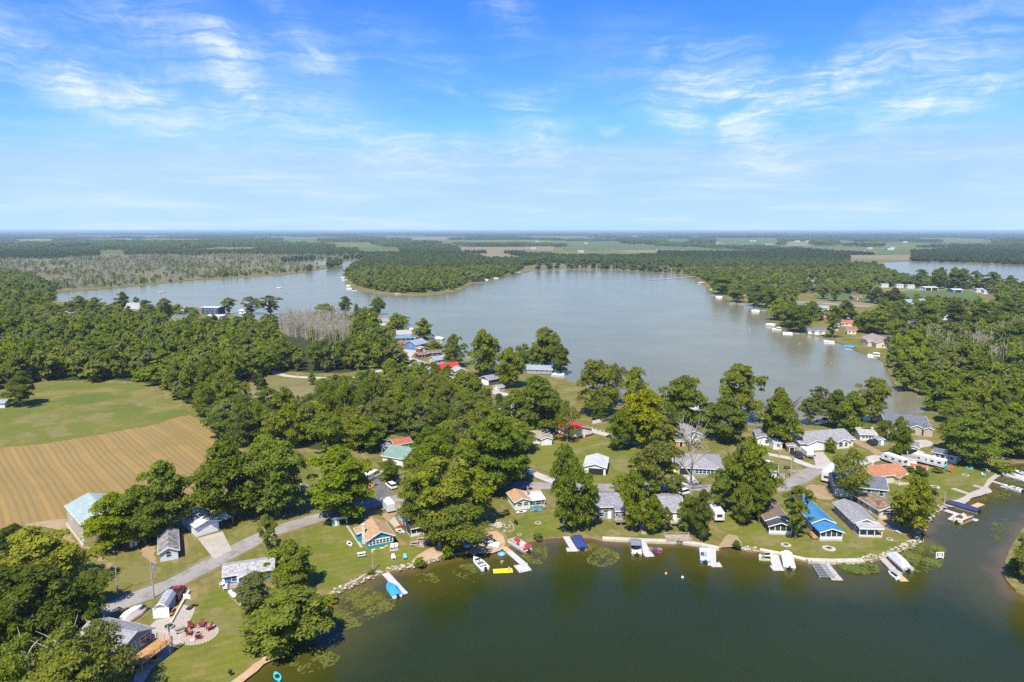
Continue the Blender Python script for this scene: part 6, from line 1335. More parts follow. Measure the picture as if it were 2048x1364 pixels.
# rafts and floats
def raft(name, label, quad, th, m, z=DW, cat='raft', bumps=0):
    q = [P(*p, z) for p in quad]; c = sum(q, Vector()) / 4; c.z = z; t = thing(name, label, cat, c)
    lo = [Vector((p.x - c.x, p.y - c.y, .02)) for p in q]
    MB().prism(lo, [Vector((p.x, p.y, th)) for p in lo]).build('mat', m, t)
    if bumps:
        b = MB(); 
        for i in range(4): a, e = lo[i], lo[(i + 1) % 4]; b.tube(Vector((a.x, a.y, th)), Vector((e.x, e.y, th)), .16, n=8)
        b.build('rim', m, t)
    return t
raft('water_mat', 'long yellow floating mat in the swimming water', [(987, 1147), (1026, 1145), (1024, 1137), (986, 1139)], .1, paint('mat_yellow', (.78, .66, .02), .6))
raft('swim_raft', 'white inflatable raft pulled onto the beach', [(976, 1092), (996, 1097), (999, 1089), (977, 1084)], .3, paint('raft_white', (.68, .7, .72), .5), .03, bumps=1)
def float_tube(label, at, r, col, z):
    b = P(*at, z); t = thing('inflatable_tube', label, 'inflatable', b)
    R_ = [[(math.cos(a) * (r + q * math.cos(k)), math.sin(a) * (r + q * math.cos(k)), q + q * math.sin(k)) for k in [j * math.pi / 3 for j in range(6)]] for a in [i * math.pi / 7 for i in range(14)] for q in (.24,)]
    MB().rings(R_ + [R_[0]], False).build('ring', paint('tube_%d_%d' % (int(col[0] * 99), int(col[2] * 99)), col, .4), t)
    MB().tube((0, 0, .1), (0, 0, .16), r, n=14).build('floor', paint('tube_floor', (.6, .7, .75)), t)
float_tube('blue and white inflatable floating in the swimming water', (1003, 1110), .75, (.08, .35, .65), DW)
for i, (x, y, c, lab) in enumerate(((928, 1089, (.1, .4, .7), 'blue inflatable on the shaded end of the beach'), (934, 1092, (.5, .62, .75), 'pale inflatable next to the blue one on the beach'), (939, 1088, (.06, .25, .55), 'dark blue inflatable leaning into the beach pile'))): float_tube(lab, (x, y), .8, c, .03)
for x, y, c, lab in ((1404, 815, 0, '') ,) if False else ((1332, 1148, (.7, .3, .1), 'orange buoy off the white fishing pontoon'), (1365, 1155.5, (.75, .75, .7), 'white buoy off the white fishing pontoon'), (1599.5, 688, (.7, .55, .2), 'yellow buoy off the lone far bank tree'), (1662, 726, (.8, .2, .05), 'orange buoy in the narrow lake end'), (1500, 659, (.75, .75, .75), 'white buoy off the far bank boat lifts')):
    b = P(x, y, DW); t = thing('buoy', lab, 'buoy', b); MB().ball((0, 0, .12), .3, 8, 6).build('ball', paint('buoy_%d_%d' % (int(c[0] * 99), int(c[2] * 99)), c, .4), t); MB().tube((0, 0, .35), (0, 0, .6), .05).build('stem', M_STEEL, t)
b = P(1879, 1117, DW); t = thing('swim_ladder_frame', 'small white frame standing in the water off the point', 'water marker', b)
f = MB()
for x in (-.8, .8): f.tube((x, 0, -.8), (x, 0, 1.5), .12)
f.tube((-.8, 0, 1.45), (.8, 0, 1.45), .12).tube((-.8, 0, .35), (.8, 0, .35), .12); f.build('frame', M_WHITE, t); MB().box(-.45, -.05, .6, .45, .05, 1.3).build('panel', paint('marker_panel', (.55, .57, .58)), t)
c, rz, L = place(P(1636, 1130, DW), P(1655, 1160, DW)); c.z = DW; t = thing('boat_lift', 'empty aluminium boat lift next to the grey weathered dock', 'boat lift', c, rz)
for s in (-1, 1): MB().tube((-3.2, s * 1.5, .4), (3.2, s * 1.5, .4), .11).build('rail', M_STEEL, t)
for i in range(9): MB().box(-3.1 + i * .75, -1.45, .42, -2.95 + i * .75, 1.45, .55).build('crossbar', M_STEEL, t)
for x in (-3, 3):
    for s in (-1, 1): MB().tube((x, s * 1.6, -1), (x, s * 1.6, 1.3), .09).build('post', M_STEEL, t)
# people at the beach
SK = (.52, .33, .23)
def standing(label, at, top, legs, z, arms=0.0, rz=0.0):
    J = {'pelvis': ((0, 0, .95), .15, None), 'chest': ((0, 0, 1.3), .16, 'pelvis'), 'neck': ((0, 0, 1.5), .06, 'chest'), 'head': ((.02, 0, 1.66), .1, 'neck')}
    for s, n in ((-1, 'r'), (1, 'l')):
        J['sh' + n] = ((0, s * .19, 1.42), .065, 'chest'); J['el' + n] = ((.06, s * (.26 + arms * .2), 1.14 + arms * .2), .05, 'sh' + n); J['wr' + n] = ((.16, s * (.27 + arms * .3), .9 + arms * .35), .04, 'el' + n); J['ha' + n] = ((.2, s * .27, .82 + arms * .4), .035, 'wr' + n)
        J['hip' + n] = ((0, s * .1, .88), .1, 'pelvis'); J['kn' + n] = ((.04 * s, s * .11, .48), .07, 'hip' + n); J['an' + n] = ((.02 * s, s * .11, .08), .045, 'kn' + n); J['to' + n] = ((.16, s * .12, .03), .04, 'an' + n)
    cl = [('shorts', [(0, 0, .72), (0, 0, 1.0)], [.2, .18], legs)]
    if top: cl.append(('shirt', [(0, 0, 1.0), (0, 0, 1.3), (0, 0, 1.46)], [.18, .2, .13], top))
    return skin_person(label, at, J, SK, cl, z, rz)
standing('person in dark clothes standing on the beach near the white raft', (953, 1093), (.05, .05, .06), (.04, .04, .05), .03, 0, 2.0)
standing('person in tan swimwear standing knee deep beyond the yellow mat', (1004, 1133), None, (.35, .2, .12), DW - .45, .6, -1.2)
J = {'pelvis': ((0, 0, .14), .15, None), 'chest': ((-.1, 0, .48), .15, 'pelvis'), 'neck': ((-.12, 0, .68), .06, 'chest'), 'head': ((-.1, 0, .84), .1, 'neck')}
for s, n in ((-1, 'r'), (1, 'l')):
    J['sh' + n] = ((-.12, s * .18, .6), .06, 'chest'); J['el' + n] = ((-.25, s * .24, .36), .05, 'sh' + n); J['ha' + n] = ((-.32, s * .24, .08), .04, 'el' + n)
    J['hip' + n] = ((.06, s * .1, .12), .1, 'pelvis'); J['kn' + n] = ((.45, s * .12, .24), .07, 'hip' + n); J['an' + n] = ((.8, s * .12, .06), .045, 'kn' + n); J['to' + n] = ((.9, s * .12, .12), .04, 'an' + n)
skin_person('person in pale swimwear sitting at the end of the yellow mat', (1018, 1140), J, SK, [('swimsuit', [(0, 0, .06), (-.05, 0, .3)], [.18, .17], (.6, .5, .4))], DW + .1, -1.9)
# ------------------------------------------------------------------ vehicles and yard things
car('pickup_truck', 'dark red pickup parked by the grey barn roofed shed', (347, 1206), (363, 1177), (.3, .015, .03), 'pickup')
car('parked_car', 'white estate car parked on grass beside the black driveway', (789, 980), (775, 970), (.75, .75, .75))
car('parked_car', 'black car in the shade near the white estate car', (799, 970), (810, 962), (.02, .02, .025))
car('pickup_truck', 'dark pickup on the road verge before the two tone grey house', (820, 1001), (806, 995), (.04, .045, .06), 'pickup')
car('parked_car', 'dark blue car in the shade beside the silver tarp', (580, 988), (596, 979), (.03, .05, .1), 'sedan')
car('parked_car', 'silver blue car under the tree with a bare trunk', (543, 1013), (562, 1006), (.35, .4, .46), 'sedan')
car('pickup_truck', 'bright yellow pickup in front of the hip roofed house', (1339, 936), (1352, 948), (.75, .5, .02), 'pickup')
car('parked_car', 'white car on the road behind the white lakeside house', (1363, 990), (1377, 986), (.75, .75, .75))
car('parked_van', 'white van beneath the open airy tree on the road', (1306, 948), (1314, 935), (.74, .74, .74), 'van')
car('pickup_truck', 'black pickup next to the brown lean to shed', (1584, 908), (1603, 919), (.025, .025, .03), 'pickup')
car('parked_car', 'grey sedan on the ranch house driveway', (1613, 904), (1629, 914), (.28, .31, .34), 'sedan')
car('parked_car', 'black car on the dirt lane before the low white house', (1750, 893), (1736, 884), (.02, .022, .03))
car('parked_car', 'silver car parked above the flat roofed white shed', (1804, 908), (1821, 904), (.5, .52, .54))
car('parked_car', 'silver car among the column cedars', (961, 790), (972, 796), (.5, .52, .55))
car('parked_car', 'red car parked by the blue gabled house', (801, 692), (816, 690), (.6, .03, .03), 'sedan')
car('parked_car', 'dark car beside the charcoal roofed double garage', (821, 727), (834, 723), (.03, .035, .05))
car('parked_car', 'black car in front of the dark grey garage', (951, 767), (962, 763), (.02, .02, .03))
car('parked_van', 'white van in the drive of the green roofed house', (745, 957), (757, 951), (.72, .72, .72), 'van')
trailer('cargo_trailer', 'white enclosed cargo trailer beside the two tone grey house', (783, 1027), (771, 1013), 5.2, 2.3, 2.6, 'cargo')
trailer('camper_trailer', 'small white camper trailer on the shaded lawn', (1441, 1050), (1424, 1024), 6.2, 2.5, 2.9)
trailer('camper_trailer', 'large white fifth wheel camper beside the gravel junction', (1646, 972), (1676, 944), 10.5, 2.6, 3.6, 'fifth')
trailer('camper_trailer', 'white camper trailer behind the orange roofed house', (1808, 935), (1768, 921), 8.0, 2.5, 2.9)
trailer('camper_trailer', 'long white travel trailer in front of the pale blue mobile home', (1876, 935), (1836, 925), 10.0, 2.5, 3.0, wins=4)
trailer('cargo_trailer', 'white boat trailer with cover by the black pickup', (1606, 905), (1621, 917), 5.4, 2.2, 2.2, 'cargo', col=(.7, .7, .72))
trailer('cargo_trailer', 'white utility trailer at the end of the black driveway', (724, 968), (742, 958), 5.0, 2.3, 2.3, 'cargo', col=(.72, .72, .71))
def tarp_heap(label, a, b, L, W, h, c):
    p, rz, _ = place(a, b); t = thing('covered_boat', label, 'covered boat', p, rz)
    MB().rings([[(x, -hw, .25), (x, hw, .25), (x, hw * .8, .25 + q * .7), (x, hw * .1, .25 + q), (x, -hw * .1, .25 + q), (x, -hw * .8, .25 + q * .7)] for x, hw, q in ((-L / 2, W * .44, h * .6), (-L * .2, W / 2, h), (L * .2, W / 2, h * .9), (L / 2, W * .12, h * .5))]).build('cover', paint('tarp_%d_%d' % (int(c[0] * 99), int(c[2] * 99)), c, .8), t)
    MB().box(-L * .4, -.4, .02, L / 2 + .8, .4, .246).build('trailer_frame', M_BLACK, t)
tarp_heap('boat under a silver tarp on the lawn by the wood', (598, 975), (617, 984), 6.5, 2.4, 1.6, (.42, .44, .46))
tarp_heap('boat under a white cover beside the low tan trailer', (253, 1237), (275, 1222), 5.0, 1.9, 1.2, (.74, .73, .72))
tarp_heap('long tan covered skiff beside the white covered boat', (260, 1242), (283, 1227), 5.0, 1.6, .5, (.4, .3, .24))
tarp_heap('white covered boat on the lane grass near the hidden garage', (1536, 925), (1551, 933), 5.4, 2.0, .7, (.66, .65, .64))
tarp_heap('grey tarp mound beside the white utility trailer', (733, 978), (745, 973), 4.4, 2.0, 1.0, (.52, .28, .16))
def awning(label, A, B, D, h, c, cat='canopy'):
    a, b = P(*A), P(*B); v = b - a; L = v.length; t = thing('pop_up_canopy', label, cat, a, math.atan2(v.y, v.x))
    e = [(-.1, -.1, h), (L + .1, -.1, h), (L + .1, D + .1, h), (-.1, D + .1, h)]
    MB().add(e + [(L * .3, D / 2, h + .7), (L * .7, D / 2, h + .7)], [(0, 1, 5, 4), (1, 2, 5), (2, 3, 4, 5), (3, 0, 4), (3, 2, 1, 0)]).build('top', paint('canopy_top_%d_%d' % (int(c[0] * 99), int(c[2] * 99)), c, .7), t)
    for x, y in ((0, 0), (L, 0), (0, D), (L, D)): MB().tube((x, y, 0), (x, y, h - .01), .05).build('leg', M_STEEL, t)
awning('white carport canopy behind the white garage', (418, 1020), (440, 1012), 4.5, 2.3, (.72, .72, .72)); awning('white carport canopy in the shade beside the white garage', (444, 1056), (466, 1049), 4.0, 2.1, (.66, .67, .7))
awning('blue pop up canopy beside the ranch house garage', (1594, 899), (1609, 900), 3.5, 2.3, (.03, .3, .6))
# poles
utility_pole('bare utility pole on the dry verge beside the road', (236, 1187), 1134, False)
utility_pole('utility pole with a transformer across the road from the cabin', (308, 1197), 1125, False, True)
utility_pole('tall utility pole at the gravel lane junction lawn', (1581, 958), 910, True, True)
utility_pole('thin utility pole by the white flat roofed shed', (1559, 913), 889, False)
utility_pole('utility pole in front of the tall dark upright tree', (1774, 891), 857, True, True)
utility_pole('road utility pole by the black shaded car', (807, 1003), 949, True)
utility_pole('utility pole at the green roofed house', (765, 926), 899, False)
utility_pole('utility pole by the last column cedar', (986, 813), 785, True)
utility_pole('utility pole on the lane corner near the red car', (799, 712), 691, True)
utility_pole('utility pole at the wood corner of the mown field', (432, 843), 826, False)
b = P(340, 1309); h = top_z(b, 1252); t = thing('flagpole', 'slim flagpole on the patio with a drooping flag', 'flagpole', b)
MB().tube((0, 0, 0), (0, 0, h), .06, .04).build('pole', M_WHITE, t); MB().ball((0, 0, h + .06), .12).build('finial', M_STEEL, t)
f = thing('flag', 'red white and blue flag hanging limp on the patio flagpole', 'flag', (b.x, b.y, h - 2.6)); m_fl = mat('flag_stripes', (.55, .03, .05), (.6, .04, .06), 1, .8); 
fb = MB()
for i in range(7): fb.mat(i % 2).prism([(.07 + .05 * i, -.03, .55 - .05 * i), (.12 + .05 * i, -.05 * (i % 2), .5 - .05 * i), (.12 + .05 * i, .05, .5 - .05 * i), (.07 + .05 * i, .04, .55 - .05 * i)], [(.06 + .03 * i, -.03, 2.3), (.09 + .03 * i, -.04 * (i % 2), 2.28), (.09 + .03 * i, .04, 2.28), (.06 + .03 * i, .03, 2.3)])
fb.build('cloth', [m_fl, M_WHITE], f); MB().box(.05, -.06, 1.5, .24, .07, 2.32).build('canton', paint('flag_blue', (.03, .05, .2)), f)
b = P(378, 1219); t = thing('basketball_hoop', 'portable basketball hoop on the patio', 'basketball hoop', b, R(-100))
MB().box(-.7, -.5, 0, .3, .5, .3).build('base', M_BLACK, t); MB().tube((-.3, 0, .3), (.1, 0, 3.0), .08).build('pole', M_STEEL, t); MB().box(.3, -.75, 2.5, .36, .75, 3.5).build('backboard', M_WHITE, t); MB().tube((.4, 0, 2.75), (.85, 0, 2.75), .04).tube((.85, -.25, 2.75), (.85, .25, 2.75), .04).build('rim', paint('hoop_orange', (.7, .2, .03)), t)
b = P(746, 1143); t = thing('lamp_post', 'lawn post with a yellow lamp near the white dock', 'lamp post', b); h = top_z(b, 1104)
MB().tube((0, 0, 0), (0, 0, h), .1).build('post', M_POLE, t); MB().ball((0, 0, h), .22).build('lamp', paint('lamp_yellow', (.8, .55, .05)), t); MB().box(-.25, -.12, .3, .25, .12, 1.2).build('meter_box', M_STEEL, t)
# red chairs round the gravel fire circle
pc = P(398, 1269); t = thing('gravel_circle', 'round pink gravel seating circle edged with brick on the lawn', 'patio', (pc.x, pc.y, .03))
MB().tube((0, 0, 0), (0, 0, .035), 3.25, n=40).build('gravel_bed', M_PAVER, t)
e = MB()
for i in range(40): a = i * math.pi / 20; e.box(-.01, -.01, -.01, .01, .01, .01) if False else e.ball((math.cos(a) * 3.32, math.sin(a) * 3.32, .03), .2, 5, 3, (1, 1, .5))
e.build('edging', M_CEM, t)
RED = (.2, .04, .03)
for (x, y), lab in (((383, 1257), 'red chair beside the picnic table side of the gravel circle'), ((404, 1254), 'red chair at the top of the gravel circle below the pale bush'), ((419, 1260), 'red chair on the lawn side of the gravel circle'), ((379, 1270), 'red chair on the patio side of the gravel circle'), ((397, 1278), 'red chair on the near rim of the gravel circle beside the pale stone')):
    p = P(x, y); chair(lab, (x, y), math.atan2(pc.y - p.y, pc.x - p.x), RED, 'red chairs round the gravel circle', 1.15)
firepit('black rimmed fire pit in the middle of the red chairs', (397, 1267), .55)
b = P(385, 1280); t = thing('stepping_stone', 'flat pale stone on the gravel circle', 'stone', (b.x, b.y, .06)); MB().tube((0, 0, 0), (0, 0, .12), .55, .5, 9).build('slab', M_STONE, t)
picnic('grey picnic table between the patio and the gravel circle', (360, 1263), R(40), M_WOOD)
b = P(338, 1256); t = thing('planter', 'round stone planter on the patio beside the low white wall', 'planter', b); MB().tube((0, 0, 0), (0, 0, .5), .85, .95, 14).build('bowl', M_CEM, t); MB().tube((0, 0, .45), (0, 0, .52), .8, n=14).build('soil', M_FLOOR, t)
b = P(311, 1318); t = thing('planter', 'round stone ring on the walk below the timber deck', 'planter', b); MB().tube((0, 0, 0), (0, 0, .3), .8, .85, 12).build('ring', M_CEM, t); MB().tube((0, 0, .28), (0, 0, .32), .65, n=12).build('soil', M_FLOOR, t)
def wall_run(name, label, pts, wd, h, m, cat, z0=-.3, zoff=0):
    P_ = [P(*p) for p in pts]; a = P_[0]; t = thing(name, label, cat, (a.x, a.y, zoff))
    for i in range(len(P_) - 1):
        A, B = P_[i] - a, P_[i + 1] - a; v = (B - A).normalized(); n = Vector((-v.y, v.x, 0)) * wd / 2; g = v * (.003 if i else 0)
        q = [A + g - n, B - n, B + n, A + g + n]
        MB().prism([(p.x, p.y, z0) for p in q], [(p.x, p.y, h - .004 * (i % 2)) for p in q]).build('section', m, t)
    return t
wall_run('retaining_wall', 'low white retaining wall along the patio drive', [(342, 1249), (360, 1217), (379, 1184)], .3, .5, wall_m('cream'), 'wall')
wall_run('seawall', 'tan block seawall below the purple grey and white lakeside houses', [(1205, 1077), (1250, 1079), (1300, 1081.5), (1352, 1083)], 1.5, .22, M_STONE, 'seawall', -1.2)
wall_run('seawall', 'tan block seawall curving past the shaded camper lawn', [(1366, 1084), (1400, 1089), (1438, 1097)], 1.4, .22, M_STONE, 'seawall', -1.2)
wall_run('seawall', 'white seawall behind the wide white dock', [(1520, 1100), (1566, 1109), (1612, 1120)], .9, .3, wall_m('cream'), 'seawall', -1.2)
wall_run('seawall', 'stacked stone seawall before the long narrow grey house', [(1614, 1121), (1670, 1123), (1726, 1122)], 1.6, .3, M_STONE, 'seawall', -1.2)
wall_run('retaining_wall', 'low timber edging around the rock pile lawn', [(1000, 1068), (1028, 1061), (1026, 1052), (1018, 1044)], .3, .3, M_WOOD, 'wall')
wall_run('picket_fence', 'white board fence behind the red roofed hall', [(1185, 848), (1205, 843), (1236, 833)], .12, 1.3, M_WHITE, 'fence')
P_ = [P(1176 + 8 * i, 855 + 2.6 * i) for i in range(9)]; t = thing('post_fence', 'row of short white posts along the hall lane', 'fence', P_[0])
for p in P_: q = p - P_[0]; MB().box(q.x - .08, q.y - .08, -.1, q.x + .08, q.y + .08, .8).build('post', M_WHITE, t)
t = thing('pier', 'weathered timber platform set into the seawall', 'platform', P(1357, 1080)); MB().box(-3.2, -1.3, .3, 3.2, 2.2, .42).build('deck', M_WOOD, t)
for x in (-3, 0, 3):
    for y in (-1.2, 2.1): MB().box(x - .1, y - .1, -1.2, x + .1, y + .1, 1.1).build('post', M_WOOD, t)
for s in (-1.2, 2.1): MB().box(-3.1, s - .04, .95, 3.1, s + .04, 1.05).build('rail', M_WOOD, t)
wall_run('stair', 'narrow grey steps down to the ladder dock', [(1281, 1048), (1288, 1069)], 1.2, .12, M_WOOD, 'stair')
tank('white propane tank on a mulch bed beside the blue house', (461, 1190), (470, 1199), 3.0, .5, (.72, .7, .62))
# furniture on the lawns
picnic('white picnic table on the lawn of the teal cottage', (723, 1112), R(20), wall_m('white')); picnic('brown picnic table on the brick pad by the sandy patio', (829, 1090), R(10), M_WOOD); picnic('brown table nearer the screened porch', (842, 1082), R(10), M_WOOD)
picnic('dark picnic table beneath the junction utility pole', (1574, 938), R(-30), M_BLACK)
patch('brick_pad', (818,1090, 840,1076, 862,1082, 846,1096), .06, M_PAVER, 1, .05, False); patch('gravel_pad', (780,1098, 798,1096, 796,1101, 779,1103), .056, M_CONC, 1, .05, False)
for (x, y), c, a, lab in (((784, 1098), (.6, .58, .55), -1.4, 'white chair before the teal cottage'), ((792, 1097), (.62, .6, .56), -1.7, 'white chair beside the first at the teal cottage'), ((787, 1119), (.74, .74, .73), -1.2, 'white chair on the stone bank above the dock'), ((810, 1119), (.12, .45, .5), -1.4, 'turquoise chair on the stone bank'),
    ((445, 1172), (.72, .72, .72), -1.8, 'white chair on the blue house terrace'), ((452, 1180), (.7, .7, .7), -1.6, 'white chair lower on the blue house terrace'), ((1976, 945), (.7, .7, .7), -1.2, 'white chair near the point fire ring'), ((1967, 953), (.35, .5, .6), -1.2, 'pale blue chair near the pale walk'), ((879, 1096), (.5, .48, .45), -1.5, 'grey lounge chair on the sandy patio')):
    chair(lab, (x, y), a, c)
firepit('fire ring on the lawn in front of the brown roofed cottage', (1572, 1090), .7, 1.2); firepit('fire ring on the lawn in front of the blue roofed cottage', (1658, 1097), .8, 1.5); firepit('small fire ring near the silver canoe', (1779, 1079), .5, .8)
firepit('fire ring on the point lawn beside the orange disc', (1931, 951), .8, 1.0); firepit('fire ring near the yellow willow lawn', (1870, 974), .8, 1.3); firepit('small stone ring on the bright lawn above the red pontoon', (1039, 1070), .5, .6)
firepit('fire ring on the lawn of the tan and white cottage', (1076, 1046), .6, .9)
rr = random.Random(9)
def rock_mesh(n, spread, s0, s1, hmax):
    b = MB()
    for _ in range(n):
        x, y = rr.gauss(0, spread * .5), rr.gauss(0, spread * .4); q = rr.uniform(s0, s1)
        b.ball((x, y, rr.uniform(0, hmax) * max(0, 1 - math.hypot(x, y) / spread)), q, 6, 4, (rr.uniform(.8, 1.3), rr.uniform(.7, 1.1), rr.uniform(.5, .8)))
    return b.mesh('stones', M_ROCK)
o = link('rock_pile', rock_mesh(90, 2.6, .15, .4, .6)); o.location = P(994, 1051); tag(o, 'heap of pale boulders on the lawn above the beach', 'rock pile', None, 'stuff')
b = P(1031, 1048); t = thing('bench', 'dark bench at the edge of the rock pile lawn', 'bench', b, R(-60)); MB().box(-.8, -.2, .4, .8, .25, .46).build('seat', M_BLACK, t); MB().box(-.8, .22, .5, .8, .28, .95).build('backrest', M_BLACK, t)
for x in (-.7, .7): MB().box(x - .04, -.18, 0, x + .04, .24, .398).build('leg', M_BLACK, t)
b = P(1900, 945); t = thing('target_disc', 'orange round disc standing on the point lawn', 'target', b, R(-70)); MB().tube((0, -.05, 1.5), (0, .05, 1.5), .95, n=20).build('disc', paint('disc_orange', (.85, .16, .03)), t); MB().box(-.06, -.02, 0, .06, .06, .6).build('stand', M_BLACK, t)
b = P(1893, 943); t = thing('target_disc', 'turquoise round disc behind the orange one', 'target', b, R(-70)); MB().tube((0, -.05, 1.2), (0, .05, 1.2), .7, n=18).build('disc', paint('disc_teal', (.05, .4, .45)), t); MB().box(-.06, -.02, 0, .06, .06, .6).build('stand', M_BLACK, t)
b = P(1939, 936); t = thing('sandbox', 'green turtle shaped sandbox below the big tree', 'sandbox', b); MB().tube((0, 0, 0), (0, 0, .3), 1.3, 1.2, 14).build('tray', paint('sandbox_green', (.05, .3, .2)), t); MB().ball((0, 0, .25), 1.1, 10, 6, (1, 1, .35)).build('lid', paint('sandbox_lid', (.07, .4, .26)), t)
b = P(1973, 929); t = thing('swing_seat', 'yellow canopy swing seat on the point lawn', 'swing', b, R(10)); MB().box(-1, -.3, .5, 1, .3, .6).box(-1, .3, .5, 1, .38, 1.1).build('seat', paint('swing_yellow', (.65, .45, .05)), t)
for x in (-1.3, 1.3): MB().tube((x, -.7, 0), (x, 0, 2.1), .06).tube((x, .7, 0), (x, 0, 2.1), .06).build('leg', M_WOOD, t)
MB().tube((-1.35, 0, 2.1), (1.35, 0, 2.1), .06).build('beam', M_WOOD, t)
b = P(1888, 1003); t = thing('wooden_post', 'tall wooden post beside the pale walk', 'post', b); MB().box(-.15, -.15, 0, .15, .15, top_z(b, 984)).box(-.2, -.2, -.05, .2, .2, .12).build('post', M_WOOD, t)
wall_run('boat_ramp', 'pale concrete boat ramp strip on the point lawn', [(1905, 977), (1948, 992)], 1.6, .1, M_CONC, 'ramp'); wall_run('boat_ramp', 'shorter pale concrete strip on the point lawn', [(1947, 971), (1966, 976)], 1.5, .1, M_CONC, 'ramp')
b = P(1563, 956); t = thing('utility_box', 'grey utility box beside the half hidden white garage', 'utility box', b, R(-15)); MB().box(-.9, -.5, .1, .9, .5, 1.4).build('case', M_STEEL, t); MB().box(-1, -.6, -.05, 1, .6, .1).build('pad', M_CEM, t)
for (x, y), lab in (((1585, 943), 'stacked pale timber on the junction lawn'), ((1601, 944), 'pale log bench on the junction lawn')):
    b = P(x, y); t = thing('timber_stack', lab, 'timber', b, R(-35))
    for i, (yy, zz) in enumerate(((-.25, .14), (.25, .14), (0, .38))): MB().tube((-1.2, yy, zz), (1.2, yy, zz), .13, .12, 7).build('log', M_POLE, t)
b = P(461, 1352); t = thing('grill', 'small dark grill on the lawn by the sandy shore', 'grill', b)
MB().ball((0, 0, .8), .38, 8, 6).build('bowl', M_BLACK, t)
for a in (0, 2.1, 4.2): MB().tube((math.cos(a) * .15, math.sin(a) * .15, .6), (math.cos(a) * .35, math.sin(a) * .35, 0), .03).build('leg', M_STEEL, t)
dk = P(292, 1288, 2.25); t = thing('patio_table', 'round brown table on the raised timber deck', 'table', (dk.x, dk.y, 2.25)); MB().tube((0, 0, .68), (0, 0, .74), .75, n=16).build('table_top', paint('table_brown', (.2, .11, .06)), t); MB().tube((0, 0, 0), (0, 0, .68), .08).build('pedestal', M_BLACK, t)
dk = P(301, 1281, 2.25); t = thing('grill', 'covered grey grill on the raised timber deck', 'grill', (dk.x, dk.y, 2.25)); MB().box(-.7, -.35, 0, .7, .35, 1.0).tube((-.6, 0, 1.0), (.6, 0, 1.0), .3).build('cover', paint('grill_cover', (.2, .2, .21)), t)
# shore stones and lily pads: nobody could count them
def along(pts, step):
    q = [P(*p) for p in pts]; out = []
    for a, b in zip(q, q[1:]):
        n = max(1, int((b - a).length / step)); out += [(a.lerp(b, i / n), (b - a).normalized()) for i in range(n)]
    return out
def riprap(label, pts, wid, s0, s1):
    b = MB()
    for p, v in along(pts, .42):
        n = Vector((-v.y, v.x, 0))
        for _ in range(3):
            w_ = rr.uniform(-.3, 1) * wid; q = p + n * w_ + Vector((rr.uniform(-.3, .3), rr.uniform(-.3, .3), 0)); r_ = rr.uniform(s0, s1)
            b.ball((q.x, q.y, max(-.45, .12 + min(0, w_ + .2) * .8)), r_, 6, 4, (rr.uniform(.8, 1.4), rr.uniform(.8, 1.2), rr.uniform(.5, .8)))
    o = b.build('shore_stones', M_ROCK); tag(o, label, 'shore stones', None, 'stuff')
riprap('pale shore stones along the lawn of the teal cottage', [(664, 1196), (680, 1183), (708, 1169), (752, 1151), (768, 1146)], 1.6, .12, .36)
riprap('tumbled shore stones below the sandy patio', [(776, 1144), (790, 1141), (832, 1132), (888, 1114)], 1.8, .12, .36)
riprap('shore stones between the dirt cove and the white seawall', [(1486, 1100), (1504, 1101), (1520, 1101)], 1.6, .15, .4)
riprap('shore stones under the yellow willow at the point', [(1730, 1122), (1772, 1113), (1812, 1097), (1842, 1083), (1838, 1068), (1853, 1046), (1870, 1023), (1890, 1012)], 1.7, .12, .36)
M_PAD = ground_mat('lily_leaves', ((.1, .12, .018), (.15, .145, .025), (.1, .08, .02), (.06, .08, .018)), (.15, .5, 2.5))
M_WEED = ground_mat('water_weed', ((.075, .11, .02), (.1, .13, .025), (.14, .13, .03), (.05, .08, .02)), (.15, .5, 2.5))
def pads(label, xy, n, s=(.12, .3), m=None, z=.035, tuft=0.0, holes=.5):
    poly = spline(pxs(*xy), True, 2, .5); x = [p.x for p in poly]; y = [p.y for p in poly]; V, F = [], []
    gx = np.array([rr.uniform(min(x), max(x)) for _ in range(n * 3)]); gy = np.array([rr.uniform(min(y), max(y)) for _ in range(n * 3)])
    k = inside(gx, gy, poly) & ~inside(gx, gy, poly) if False else inside(gx, gy, poly) & inside(gx, gy, outA)
    nz = np.sin(gx * 1.1 + 1.3) * np.cos(gy * .9) + np.sin(gx * .47 + gy * .6) + np.sin(gx * 2.3 - gy * 1.7) * .5
    k &= nz + np.array([rr.gauss(0, .8) for _ in gx]) > holes - .6
    for a, b in list(zip(gx[k], gy[k]))[:n]:
        r_ = rr.uniform(*s); o = len(V); t0 = rr.uniform(0, 6.3); zz = DW + z + rr.uniform(0, .02); up_ = rr.uniform(0, tuft)
        V += [(a + r_ * math.cos(t0 + i * .98), b + r_ * math.sin(t0 + i * .98), zz + (up_ if i % 2 else up_ * .3)) for i in range(6)]; F.append(tuple(range(o, o + 6)))
    me = bpy.data.meshes.new('lily_pads'); me.from_pydata(V, [], F); me.materials.append(m or M_PAD)
    tag(link('lily_pads', me), label, 'lily pads', None, 'stuff')
pads('wide drift of yellow green lily pads below the teal cottage lawn', (668,1200, 680,1186, 720,1172, 756,1170, 790,1200, 770,1226, 720,1248, 690,1258, 672,1240, 662,1215), 1700, (.09, .24))
pads('sparse yellow lily pads off the sandy shore', (572,1322, 600,1300, 640,1285, 664,1300, 680,1310, 650,1336, 610,1344), 450, (.09, .24))
pads('yellow lily pads scattered left of the anchored bowrider', (905,1140, 920,1126, 946,1122, 950,1140, 955,1160, 930,1156), 300, (.09, .22))
pads('lily pads beside the red pontoon', (1044,1110, 1060,1094, 1088,1090, 1096,1108, 1080,1126, 1060,1122), 340, (.09, .24))
